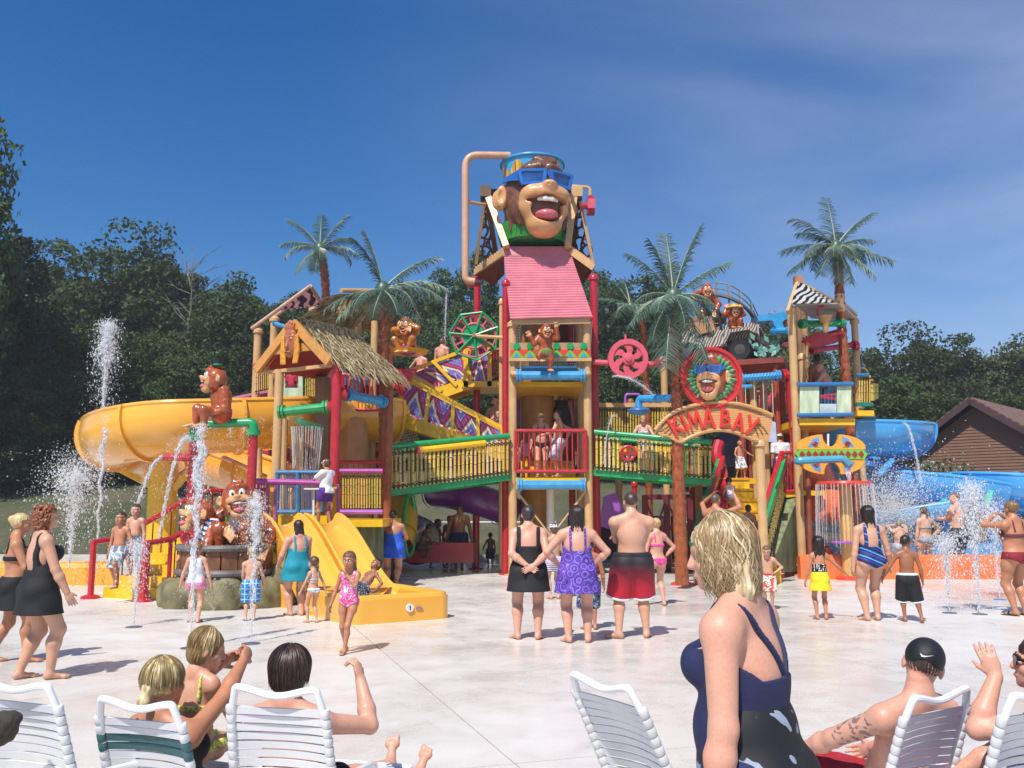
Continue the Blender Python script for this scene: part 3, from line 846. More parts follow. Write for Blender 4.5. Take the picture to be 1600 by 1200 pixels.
def thatch(root, quads, m, n=900, L=.5, w=.012, seed=3, name='thatch', droop=.5):
 """straw blades laid down roof planes; quads: (ridge a, ridge b, eave b, eave a)"""
 rg = np.random.default_rng(seed); vs, fs, o = [], [], 0
 for a, b, c, d in quads:
  a, b, c, d = (np.array(V(x)) for x in (a, b, c, d))
  nn = np.cross(b - a, d - a); nn /= np.linalg.norm(nn); nn *= np.sign(nn[2])
  s, t = rg.random(n), rg.random(n) ** .9
  top = (a + (b - a) * s[:, None]) * (1 - t[:, None]) + (d + (c - d) * s[:, None]) * t[:, None]
  dn = ((d + (c - d) * s[:, None]) - (a + (b - a) * s[:, None])); dn /= np.linalg.norm(dn, axis=1)[:, None]
  sd = np.cross(nn, dn); ln = L * rg.uniform(.6, 1.3, n)[:, None]
  dn = dn + sd * rg.normal(0, .16, n)[:, None]
  base = top + nn * (rg.uniform(.0, .07, n)[:, None])
  mid = base + dn * ln * .5 + nn * rg.uniform(.01, .06, n)[:, None]
  e = base + dn * ln + nn * rg.uniform(-.03, .05, n)[:, None]; e[:, 2] -= droop * .12 * rg.random(n)
  ww = sd * (w * rg.uniform(.6, 1.6, n))[:, None]
  q = np.stack([base - ww, base + ww, mid + ww, mid - ww, e + ww * .4, e - ww * .4], 1).reshape(-1, 3)
  i = np.arange(n)[:, None] * 6 + o
  f = np.concatenate([i + [0, 1, 2, 3], i + [3, 2, 4, 5]], 0)
  vs.append(q); fs.append(f); o += len(q)
 off = np.array(WL.get(root.name, V((0, 0, 0))))
 ob = link(name, np_mesh(name, np.concatenate(vs) - off, np.concatenate(fs), m, False), root); ob['kind'] = 'stuff'
 return ob
def straw_mat():
 m, t, b = new_mat('straw')
 geo = nd(t, 'ShaderNodeNewGeometry')
 t.links.new(ramp(t, geo.outputs['Random Per Island'], [(0, lin('#6a5b3c')), (.4, lin('#97825a')), (.8, lin('#b7a47c')), (1, lin('#cfc09a'))], False), b.inputs['Base Color'])
 b.inputs['Roughness'].default_value = .85
 return m
STRAW = straw_mat()
def zebra_mat(name, a, b_, sc=3.2, rot=.5):
 def f(t):
  tc = nd(t, 'ShaderNodeTexCoord'); mp = nd(t, 'ShaderNodeMapping'); mp.inputs['Rotation'].default_value = (0, rot, 0.3)
  t.links.new(tc.outputs['Object'], mp.inputs[0])
  w = nd(t, 'ShaderNodeTexWave', bands_direction='Z', i_Scale=sc, i_Distortion=5.0, i_Detail=1.5); w.inputs['Detail Scale'].default_value = .9
  t.links.new(mp.outputs[0], w.inputs['Vector'])
  return ramp(t, w.outputs['Fac'], [(0, b_), (.47, a)])
 m = ramp_mat(name, f, .6); t = m.node_tree; b = t.nodes['Principled BSDF']
 if 'canvas' in name:
  tr = nd(t, 'ShaderNodeBsdfTranslucent'); t.links.new(b.inputs['Base Color'].links[0].from_socket, tr.inputs['Color']); ms = nd(t, 'ShaderNodeMixShader'); ms.inputs[0].default_value = .5
  t.links.new(b.outputs[0], ms.inputs[1]); t.links.new(tr.outputs[0], ms.inputs[2]); t.links.new(ms.outputs[0], t.nodes['Material Output'].inputs['Surface'])
 return m
def slat_box(root, c, d, m, name, rot=None): return part(MB().box(c, d, rot), name, m, root, 0)
def zigzag_mat():
 """printed stair panel: nested zigzag bands, purple, blue, cream (uv driven)"""
 def f(t):
  tc = nd(t, 'ShaderNodeTexCoord'); sp = nd(t, 'ShaderNodeSeparateXYZ'); t.links.new(tc.outputs['UV'], sp.inputs[0])
  tri = mth(t, 'ABSOLUTE', mth(t, 'SUBTRACT', mth(t, 'FRACT', sp.outputs[0]), .5))
  v = mth(t, 'FRACT', mth(t, 'ADD', mth(t, 'MULTIPLY', tri, 1.7), mth(t, 'MULTIPLY', sp.outputs[1], .95)))
  n = nd(t, 'ShaderNodeTexNoise', i_Scale=7.0, i_Detail=5); t.links.new(tc.outputs['UV'], n.inputs['Vector'])
  v2 = mth(t, 'ADD', v, mth(t, 'MULTIPLY', mth(t, 'SUBTRACT', n.outputs['Fac'], .5), .05))
  c = ramp(t, v2, [(0, lin('#a03a7c')), (.16, lin('#7a3a86')), (.22, lin('#cdb6cf')), (.26, lin('#6f74c4')), (.44, lin('#8f8fd8')), (.5, lin('#4b3f86')), (.53, lin('#e6dcb8')), (.68, lin('#cfc08e')), (.72, lin('#5b3a52')), (.75, lin('#9a2f5a')), (.93, lin('#b9528c'))])
  mx = nd(t, 'ShaderNodeMix', data_type='RGBA', blend_type='MULTIPLY'); mx.inputs[0].default_value = .7
  t.links.new(c, mx.inputs[6]); t.links.new(ramp(t, n.outputs['Fac'], [(.3, (.62, .6, .66)), (.7, (1.15, 1.12, 1.15))], False), mx.inputs[7])
  return mx.outputs[2]
 return ramp_mat('zigzag_print', f, .45)
def quad_uv(root, q, uv, m, name, th=.03):
 q = [V(x) for x in q]; n = (q[1] - q[0]).cross(q[3] - q[0]).normalized() * th; mb = MB()
 mb.add(q + [x - n for x in q], [(0, 1, 2, 3), (7, 6, 5, 4), (0, 4, 5, 1), (1, 5, 6, 2), (2, 6, 7, 3), (3, 7, 4, 0)])
 idx = [uv[i % 4] for i in range(8)]; mb.uv = [idx[i] for f in mb.f for i in f]
 return part(mb, name, m, root, 0)
def flume(root, path, rad, m, a0=8, seg=1.6, th=.05, tilt=None, rimw=.07, name='flume_section', open_up=True):
 """open half-pipe slide swept along path, cut into bolted sections with rims"""
 pts = [V(p) for p in path]; N = len(pts); K = 18; rings = []; cum = 0
 for i in range(N):
  d = (pts[min(i + 1, N - 1)] - pts[max(i - 1, 0)]).normalized(); sd = d.cross(V((0, 0, 1))).normalized(); up = sd.cross(d)
  tl = R(tilt[i] if tilt else 0)
  ring = []
  for rr in (rad, rad - th):
   for k in range(K + 1):
    a = R(180 - a0) + R(180 + 2 * a0) * k / K
    a += tl
    ring.append(pts[i] + sd * math.cos(a) * rr + up * math.sin(a) * rr)
  rings.append(ring)
 secs, st, acc = [], 0, 0
 for i in range(1, N):
  acc += (pts[i] - pts[i - 1]).length
  if acc > seg or i == N - 1: secs.append((st, i)); st, acc = i, 0
 n1 = K + 1
 for s, e in secs:
  mb = MB(); vs = []; L = e - s + 1
  for i in range(s, e + 1):
   vs += rings[i]
  fs = []; W = 2 * n1
  for i in range(L - 1):
   for k in range(K):
    a = i * W + k; b = (i + 1) * W + k
    fs += [(a, a + 1, b + 1, b), (a + n1, b + n1, b + n1 + 1, a + n1 + 1)]
   for k in (0, K):
    a = i * W + k; b = (i + 1) * W + k; fs.append((a, b, b + n1, a + n1) if k == 0 else (a, a + n1, b + n1, b))
  for i in (0, L - 1):
   for k in range(K):
    a = i * W + k; fs.append((a, a + n1, a + n1 + 1, a + 1) if i == 0 else (a, a + 1, a + n1 + 1, a + n1))
  mb.add(vs, fs); q = part(mb, name, m, root, 50)
  for k in (0, K):
   rim = MB(); rim.tube([rings[i][k].lerp(rings[i][k + n1], .5) for i in range(s, e + 1)], rimw, 8); part(rim, 'rim', m, q)
  fl = MB(); 
  for i in (s,):
   d = (pts[min(i + 1, N - 1)] - pts[i]).normalized() * .035
   o = [rings[i][k] for k in range(n1)]; c = pts[i]
   out = [c + (p - c) * (1 + .07 / rad) for p in o]
   w = len(o); vs = [p + d for p in out] + [p - d for p in out] + [p + d - (p - c) * .01 for p in o] + [p - d - (p - c) * .01 for p in o]
   f2 = []
   for k in range(w - 1): f2 += [(k, k + 1, w + k + 1, w + k), (k, 2 * w + k, 2 * w + k + 1, k + 1), (w + k, w + k + 1, 3 * w + k + 1, 3 * w + k)]
   fl.add(vs, f2)
  part(fl, 'joint_flange', m, q, 0)
def tube_slide(root, path, rad, m, seg=1.1, name='tube_section'):
 pts = [V(p) for p in path]; st = 0; acc = 0; N = len(pts)
 for i in range(1, N):
  acc += (pts[i] - pts[i - 1]).length
  if acc > seg or i == N - 1:
   mb = MB(); mb.tube(pts[st:i + 1], rad, 20, caps=False); mb.tube(pts[st:i + 1][::-1], rad - .03, 20, caps=False); q = part(mb, name, m, root)
   d = (pts[st + 1] - pts[st]).normalized(); f = MB(); f.tube([pts[st] - d * .03, pts[st] + d * .03], rad + .06, 20, caps=False); part(f, 'joint_flange', m, q); st, acc = i, 0
# ================================================================ central bucket tower
def bucket_tower():
 Y = 21.8
 root = thing('bucket_tower', 'tall central tower of tan and red posts under a pink corrugated roof', 'play tower', (X_(860, 890, Y), Y + 1.2, 0))
 for px, pr, y, top, r, m in ((801, 700, Y, Z_(505, Y), .105, TAN), (919, 700, Y, Z_(505, Y), .105, TAN), (790, 700, 22.2, Z_(440, 22.2), .085, RED), (931, 700, 22.3, Z_(432, 22.3), .095, RED),
        (745, 600, 24.2, Z_(434, 24.2), .095, RED), (892, 560, 24.6, Z_(500, 24.6), .09, RED), (905, 560, 24.4, Z_(500, 24.4), .1, TAN), (783, 560, 22.9, Z_(470, 22.9), .055, TAN), (818, 560, 24.6, Z_(500, 24.6), .1, TAN), (990, 700, 24.5, 2.3, .07, RED)):
  post(root, px, pr, y, top, r, m)
 x0, x1 = X_(806, 745, Y), X_(915, 745, Y)
 zd = Z_(746, Y)
 d = slab(root, [(x0, Y - .15), (x1, Y - .15), (x1, 24.6), (x0, 24.6)], zd, .13, YEL)
 part(MB().beam((x0, Y - .1, zd - .22), (x1, Y - .1, zd - .22), .1, .16), 'deck_beam', TAN, root, 0)
 for k in range(3): slat_box(root, ((x0 + x1) / 2, 23.2 + k * .32, zd + .1 + k * .16), (x1 - x0 - .3, .3, .16), YEL, 'step')
 zr = Z_(674, Y)
 rail_bars(root, (x0, Y - .2, zd + .14), (x1, Y - .2, zd + .14), (x0, Y - .2, zr), (x1, Y - .2, zr), 13, RED, .045, .018)
 pipe(root, [(x0 + .03, Y - .2, Z_(758, Y)), (x1 - .03, Y - .2, Z_(758, Y))], .11, BLU)
 for s, px in ((1, 806), (-1, 916)):
  a, b = P(px, 766, Y), P(px + s * 96, 892, Y); part(MB().cyl(a, b, .022, 6), 'brace', TAN, root)
  part(MB().beam(a, a.lerp(b, .2), .05, .13, up=(0, 1, 0)), 'brace_plate', TAN, root, 0)
 post(root, 860, 780, 23, Z_(764, 23), .11, WHITE, cap=False, name='riser_pipe')
 post(root, 840, 640, 24.2, Z_(500, 24.2), .45, mat('#a8772c', .4, .2, 3, coat=.2), cap=False, name='slide_column', n=20)
 zu = Z_(588, Y)
 slab(root, [(x0 - .05, Y + .3), (x1 + .05, Y + .3), (x1 + .05, 24.8), (x0 - .05, 24.8)], zu - .1, .12, YEL)
 slat_box(root, ((x0 + x1) / 2, Y + .3, Z_(577, Y)), (x1 - x0 - .3, .05, .26), DBLU, 'kick_panel')
 net(root, P(812, 560, 22.2), P(905, 560, 22.2), P(905, 588, 22.2), P(812, 588, 22.2), 26, 7, .006)
 pb = pipe(root, [P(806, 587, Y - .25), P(914, 587, Y - .25)], .115, BLU)
 for px in (801, 919):
  a = P(px, 586, Y); pipe(root, [a + V((0, -.02, 0)), a + V((0, -.25, 0)), P(px + (12 if px < 860 else -12), 587, Y - .25)], .075, TAN, flange=False, rb=.1)
 bx0, bx1 = X_(797, 545, Y - .1), X_(922, 545, Y - .1); za, zb, zc = Z_(536, Y - .1), Z_(547, Y - .1), Z_(559, Y - .1)
 slat_box(root, ((bx0 + bx1) / 2, Y - .12, (za + zb) / 2), (bx1 - bx0, .06, za - zb), mat('#b08a62', .5, .15, 5), 'frieze_board')
 slat_box(root, ((bx0 + bx1) / 2, Y - .125, (zb + zc) / 2), (bx1 - bx0, .07, zb - zc), mat('#d8442c', .4, .1, 5), 'zigzag_board')
 slat_box(root, ((bx0 + bx1) / 2, Y - .13, zc - .05), (bx1 - bx0 + .05, .1, .09), TAN, 'frieze_trim')
 n = 6; w = (bx1 - bx0) / n; hgt = zb - zc
 for i in range(n):
  c = bx0 + (i + .5) * w
  part(MB().prism([(-w * .5, 0), (-w * .22, 0), (0, hgt * .62), (w * .22, 0), (w * .5, 0), (0, hgt)], (c, Y - .17, zc), (1, 0, 0), (0, 0, 1), .03), 'green_chevron', LGRN, root, 0)
  part(MB().prism([(-w * .22, 0), (w * .22, 0), (0, hgt * .6)], (c, Y - .175, zc), (1, 0, 0), (0, 0, 1), .03), 'blue_triangle', BLU, root, 0)
  part(MB().lathe([(.085, -.02), (.085, .02)], (c, Y - .17, (za + zb) / 2), 14, rot=Matrix.Rotation(R(90), 3, 'X')), 'disc', GRN, root)
 for px in (808, 920): net(root, P(px - 5, 503, Y + .05), P(px + 5, 503, Y + .1), P(px + 3, 540, Y + .1), P(px - 4, 540, Y + .05), 3, 9, .012, name='rope_ladder')
 net(root, P(805, 560, Y + .1), P(812, 560, Y + .1), P(811, 574, Y + .1), P(804, 574, Y + .1), 3, 4, .012, name='rope_ladder')
 bamboo(root, P(812, 742, 24.9), P(842, 742, 24.9), P(812, 630, 24.9), P(842, 630, 24.9), 8, 5)
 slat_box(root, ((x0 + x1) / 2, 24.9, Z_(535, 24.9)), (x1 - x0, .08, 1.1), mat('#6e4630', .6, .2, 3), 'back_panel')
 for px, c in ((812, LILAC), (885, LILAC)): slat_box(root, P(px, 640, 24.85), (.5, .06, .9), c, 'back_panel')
 top_l, top_r, bot_r, bot_l = P(787, 398, 22.9), P(892, 398, 22.9), P(926, 496, 21.5), P(797, 499, 21.5)
 corrugated(root, top_l, top_r, bot_r, bot_l, 26, .026, ROOF, 'roof_sheet')
 fa = (P(786, 386, 22.93), P(892, 386, 22.93), P(892, 399, 22.86), P(786, 399, 22.86)); quad_uv(root, fa, [(0, 0)] * 4, ROOF, 'roof_flashing')
 part(MB().beam(P(800, 501, 21.62), P(922, 500, 21.62), .12, .2), 'roof_beam', TAN, root, 0)
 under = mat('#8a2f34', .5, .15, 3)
 for s, a, b, pc in ((0, (787, 394), (742, 425), (744, 428)), (1, (892, 392), (928, 418), (930, 424))):
  A, B = P(*a, 22.85), P(*b, 24.25 if s == 0 else 22.6); C = V((B.x * .4 + A.x * .6, 25.6, B.z)); D = V((A.x, 25.4, A.z + .12))
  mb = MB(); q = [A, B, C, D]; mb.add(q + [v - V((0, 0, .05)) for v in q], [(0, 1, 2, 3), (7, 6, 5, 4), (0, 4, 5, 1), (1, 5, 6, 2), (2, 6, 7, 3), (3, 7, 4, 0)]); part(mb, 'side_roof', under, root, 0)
  part(MB().beam(A + V((0, -.04, -.02)), B + V((0, -.04, -.02)), .07, .17), 'roof_beam', TAN, root, 0)
  for k in range(12):
   e = A.lerp(B, (k + .5) / 12); part(MB().cyl(e + V((0, -.05, .1)), e + (D - A) * .6 + V((0, 0, .1)), .035, 6), 'roof_rib', TAN, root)
 sl = [P(790, 396, 23.0), P(890, 396, 23.0), V((x1, 25.4, Z_(440, 25.4))), V((x0, 25.4, Z_(440, 25.4)))]
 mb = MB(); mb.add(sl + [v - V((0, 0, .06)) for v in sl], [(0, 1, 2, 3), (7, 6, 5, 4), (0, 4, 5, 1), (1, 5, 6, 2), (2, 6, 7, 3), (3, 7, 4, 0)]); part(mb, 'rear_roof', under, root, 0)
 DBR = mat('#6b4a38', .55, .25, 6, dirt=.3)
 for s, bl, lt, lb, ot, ob in ((0, (759, 301), (763, 309), (791, 386), (758, 309), (744, 412)), (1, (901, 301), (897, 309), (887, 387), (905, 309), (926, 410))):
  y = 23.3
  c = P(*bl, y); slat_box(root, c, (.3, .3, .3), TAN, 'bearing_block'); slat_box(root, c - V((0, 0, .19)), (.27, .27, .08), BLACK, 'bearing_plate')
  a, b = P(*lt, y - .05), P(*lb, 22.75); part(MB().beam(a, b, .17, .17, up=(0, 1, 0)), 'frame_leg', TAN, root, 0)
  a2, b2 = P(*ot, y + .05), P(*ob, 24.3 if s == 0 else 23.6); part(MB().beam(a2, b2, .08, .1, up=(0, 1, 0)), 'frame_leg', TAN, root, 0)
  b3 = V((b.x + (-.25 if s == 0 else .25), 24.6, b.z)); part(MB().beam(c, b3, .14, .14, up=(0, 1, 0)), 'frame_leg', DBR, root, 0)
  lat = MB(); rg = random.Random(s); rows = 7; grid = []
  for i in range(rows):
   t = (i + .3) / rows; l, r_ = a2.lerp(b2, t), b3.lerp(c, 1 - t); k = 2 + int(t * 3)
   grid.append([l.lerp(r_, j / k) + V((0, 0, rg.uniform(-.07, .07))) for j in range(k + 1)])
  for i in range(rows):
   lat.tube(spline(grid[i], 3), .035, 5)
   if i:
    for j, p in enumerate(grid[i]):
     q = min(grid[i - 1], key=lambda z: (z - p).length); lat.tube([p, (p + q) / 2 + V((rg.uniform(-.05, .05), 0, 0)), q], .035, 5)
  part(lat, 'lattice_panel', DBR, root)
  e = P(779 if s == 0 else 884, 301, y); part(MB().cyl(c, e, .1, 12), 'axle', BLACK, root)
 return root
TOWER = bucket_tower()
def side_water_wheel_box():
 r = thing('spinner_box', 'small red paddle box on a thin tan pipe beside the ape bucket', 'water toy', P(921, 322, 23.2))
 pipe(r, [P(884, 290, 23.2), P(922, 293, 23.2), P(922, 306, 23.2)], .045, TAN, flange=False, rb=.12)
 part(MB().cyl(P(908, 322, 23.2), P(918, 322, 23.2), .09, 12), 'axle', RED, r)
 for a in range(4):
  rot = Matrix.Rotation(R(90 * a), 3, 'X')
  c = P(923, 322, 23.2); part(MB().box(c + rot @ V((0, 0, .16)), (.2, .26, .14), rot), 'paddle', PINK if a % 2 else RED, r, 0)
side_water_wheel_box()
def fill_pipe():
 r = thing('fill_pipe', 'tall tan water pipe bent over the rim of the ape bucket', 'water pipe', P(733, 440, 22.6))
 pipe(r, [P(742, 440, 22.6), P(727, 438, 22.6), P(727, 242, 22.6), P(797, 243, 22.8)], .095, mat('#cfa081', .4, .1, 5, coat=.15), rb=.35, flange=False, n=12)
 part(MB().cyl(P(728, 315, 22.6), P(758, 320, 23.2), .045, 8), 'strut', TAN, r)
 part(MB().cyl(P(734, 440, 22.6), P(745, 440, 23.6), .14, 12), 'flange', RED, r)
fill_pipe()
# ---------------------------------------------------------------- cartoon ape heads: head frame x right, y forward (face), z up
FUR = mat('#70462f', .42, .3, 5, .4, coat=.22, bscale=22)
FURS = mat('#a84f22', .3, .3, 7, .2, coat=.6, bscale=20)
FACE = mat('#d9a06a', .32, .12, 4, coat=.4)
MOUTH = mat('#6a1420', .4, .2, 5, coat=.3)
TONG = mat('#cf6a72', .3, .1, 5, coat=.4)
TOOTH = mat('#f2efe6', .25, .04, 5, coat=.5)
GLS = mat('#2f6fc4', .2, .12, 4, coat=.7)
LENS = mat('#274f8c', .08, .35, 3, coat=.9)
def vol_part(vol, name, m, h, root, Mx, **kw):
 """mesh a volume given in local frame, place it by matrix Mx (world) under root"""
 F, lo = vol.field(h, **kw); v, f = surfnets(F, lo, h)
 M4 = np.array(Mx); v = v @ M4[:3, :3].T + M4[:3, 3]
 if np.linalg.det(M4[:3, :3]) < 0: f = f[:, ::-1]
 off = np.array(WL.get(root.name, V((0, 0, 0))))
 return link(name, np_mesh(name, v - off, f, m), root)
def frame(c, fwd, up=(0, 0, 1), s=1.0, mirror=False, roll=0.0):
 f = V(fwd).normalized(); r = f.cross(V(up)).normalized(); u = r.cross(f)
 if roll:
  q = Matrix.Rotation(roll, 3, f); r, u = q @ r, q @ u
 x = -r if not mirror else r
 M = Matrix(((x.x * s, f.x * s, u.x * s, c[0]), (x.y * s, f.y * s, u.y * s, c[1]), (x.z * s, f.z * s, u.z * s, c[2]), (0, 0, 0, 1)))
 return M
def mb_part(mb, name, m, root, Mx, smooth=35):
 mb.v = [tuple(Mx @ V(p)) for p in mb.v]
 if Mx.determinant() < 0: mb.f = [f[::-1] for f in mb.f]
 return part(mb, name, m, root, smooth)
def ape_face(root, Mx, h, fur=FUR, glasses=True, ears=(1, 1), top=True, name='head'):
 v = Vol(); v.ell((0, 0, .1), (.93, .9, .98), k=.1).ell((0, .5, .7), (.6, .42, .36), k=.2).ell((0, .25, -.35), (.86, .75, .62), k=.2)
 for s in (-1, 1): v.cone((s * .15, .86, .78), (s * .48, .72, .74), .1, .07, k=.08)
 for i in range(14):
  a = i * .5; v.cone((math.cos(a) * .7, math.sin(a) * .55 + .1, -.5), (math.cos(a) * .8, math.sin(a) * .7 + .1, -.93 + .1 * (i % 2)), .17, .02, k=.06)
 hd = vol_part(v, name, fur, h * 1.3, root, Mx, noise=lambda X, Y, Z: .008 * np.sin(X * 60 + 8 * np.sin(Z * 5)) + 0 * Y)
 v = Vol()
 if top:
  for i in range(7): v.chain([(-.25 + i * .09, .3, .92), (-.15 + i * .08, .55, 1.06 + .03 * (i % 2)), (.0 + i * .06, .72, .98)], [.13, .1, .03], k=.04)
  vol_part(v, 'hair_tuft', fur, h * 1.3, hd, Mx)
 m = Vol(); m.ell((0, .70, -.3), (.70, .5, .58), k=.15).ell((0, .86, -.02), (.66, .42, .28), k=.15).ell((0, .72, -.84), (.48, .42, .34), k=.2).ell((0, 1.22, .14), (.2, .17, .12), k=.1)
 for s in (-1, 1):
  m.ell((s * .42, .8, -.08), (.2, .3, .22), k=.15)
  m.ell((s * .07, 1.37, .11), (.045, .05, .03), k=.03, cut=True)
 m.ell((0, 1.12, -.48), (.46, .5, .36), k=.05, cut=True).ell((0, 1.06, -.25), (.58, .5, .11), k=.06, cut=True)
 mz = vol_part(m, 'muzzle', FACE, h, hd, Mx)
 v = Vol(); v.ell((0, .6, -.42), (.52, .34, .40)); vol_part(v, 'mouth', MOUTH, h * 1.3, hd, Mx)
 v = Vol(); v.ell((0, .95, -.62), (.32, .3, .14), k=.05).ell((.0, 1.1, -.66), (.2, .14, .1), k=.08); vol_part(v, 'tongue', TONG, h, hd, Mx)
 v = Vol(); v.chain([(-.26, 1.05, -.235), (-.1, 1.16, -.235), (.1, 1.16, -.235), (.26, 1.05, -.235)], [.05, .07, .07, .05], k=.02, flat=.6, fdir=(0, 1, 0)); vol_part(v, 'teeth', TOOTH, h, hd, Mx)
 for i, s in enumerate((-1, 1)):
  if not ears[i]: continue
  e = Vol(); e.ell((s * 1.0, .12, .05), (.16, .14, .34), k=.05).ell((s * 1.05, .0, .0), (.2, .1, .3), k=.08); e.ell((s * 1.06, .3, .06), (.1, .16, .22), k=.05, cut=True); vol_part(e, 'ear', FACE, h, hd, Mx)
 if glasses:
  for s in (-1, 1):
   o = V((s * .4, .985, .4)); ux = V((.95, -s * .32, 0)).normalized(); uz = V((0, .05, 1)).normalized()
   out = [(-.36 * 1, -.12), (-.33, -.2), (.3, -.24), (.4, .14), (.36, .2), (-.38, .2)]; out = [(x * (1 if s > 0 else -1), z) for x, z in out]
   inn = [(x * .76, z * .68) for x, z in out]
   g = MB(); g.ringprism(out, inn, o, ux, uz, .1); q = mb_part(g, 'sunglasses', GLS, hd, Mx, 0)
   l = MB(); l.prism(inn, o + V((0, -.005, 0)), ux, uz, .05); mb_part(l, 'lens', LENS, q, Mx, 0)
   t = MB(); t.prism([(0, -.12), (0, .17), (.75, .16), (.78, .05), (.4, .0)], V((s * .74, .83, .42)), V((s * .28, -1, 0)).normalized(), V((0, 0, 1)), .07); mb_part(t, 'temple', GLS, q, Mx, 0)
  b = MB(); b.box((0, 1.02, .5), (.2, .09, .11)); mb_part(b, 'bridge', GLS, hd, Mx, 0)
 else:
  for s in (-1, 1):
   e = MB(); e.ball((s * .27, .82, .34), (.19, .15, .25), 12, 8); q = mb_part(e, 'eye', TOOTH, hd, Mx)
   e = MB(); e.ball((s * .25, .95, .32), (.075, .05, .1), 10, 6); mb_part(e, 'pupil', BLACK, q, Mx)
 return hd
def giant_bucket():
 Y = 23.3; c = P(832, 321, Y); s = .865
 r = thing('ape_bucket', 'giant tipping bucket shaped as a laughing brown ape in blue sunglasses', 'tipping bucket', c - V((0, 0, 1)))
 zt, zb = Z_(259, Y), Z_(383, Y)
 def shell(t):
  tc = nd(t, 'ShaderNodeTexCoord'); sp = nd(t, 'ShaderNodeSeparateXYZ'); t.links.new(tc.outputs['Object'], sp.inputs[0])
  an = mth(t, 'MULTIPLY', mth(t, 'ARCTAN2', sp.outputs[0], mth(t, 'MULTIPLY', sp.outputs[1], -1.0)), 4.5)
  n = nd(t, 'ShaderNodeTexNoise', i_Scale=3.0, i_Detail=3); t.links.new(tc.outputs['Object'], n.inputs['Vector'])
  wv = mth(t, 'ADD', mth(t, 'SINE', mth(t, 'MULTIPLY', an, 2.0)), mth(t, 'MULTIPLY', n.outputs['Fac'], 1.6))
  h_ = mth(t, 'SUBTRACT', sp.outputs[2], mth(t, 'MULTIPLY', wv, .16))
  gold = ramp(t, mth(t, 'FRACT', mth(t, 'MULTIPLY', an, .9)), [(0, lin('#c98f1e')), (.45, lin('#6d4418')), (.6, lin('#e0b03a'))])
  mx = nd(t, 'ShaderNodeMix', data_type='RGBA'); t.links.new(mth(t, 'GREATER_THAN', h_, .62 + 1.16), mx.inputs[0])
  t.links.new(gold, mx.inputs[6]); mx.inputs[7].default_value = (*lin('#3aa0d8'), 1)
  return mx.outputs[2]
 mb = MB(); mb.lathe([(.74, zb + .1), (.78, c.z - .4), (.78, c.z + .45), (.84, zt - .08), (.86, zt), (.80, zt), (.78, zt - .25), (.05, zt - .3)], (c.x, c.y, 0), 40)
 part(mb, 'bucket_shell', ramp_mat('bucket_paint', shell, .3, .5), r)
 mb = MB(); mb.tube([(c.x + .86 * math.cos(a * PI / 24), c.y + .86 * math.sin(a * PI / 24), zt) for a in range(48)], .045, 8, closed=True); part(mb, 'rim', BLU, r)
 mb = MB(); rg = random.Random(2)
 mb.lathe([(.7, zb - .02), (.8, zb + .05), (.86, zb + .32)], (c.x, c.y, 0), 32)
 part(mb, 'collar', mat('#1f6b2c', .5, .25, 5), r)
 gb = MB()
 for i in range(64):
  a = i * 2 * PI / 64; b = V((c.x + .86 * math.cos(a), c.y + .86 * math.sin(a), zb)); e = V((c.x + .93 * math.cos(a + .05), c.y + .93 * math.sin(a + .05), zb + rg.uniform(.25, .5)))
  gb.beam(b, e, .1, .03, up=(math.cos(a), math.sin(a), 0))
 part(gb, 'collar_leaves', mat('#2f8a34', .5, .25, 5), r, 0)
 fwd = V((.30, -1, 0)).normalized()
 Mx = frame(c + fwd * .31 + V((-.02, 0, -.07)), fwd, s=.97)
 ape_face(r, Mx, .028, FUR)
giant_bucket()
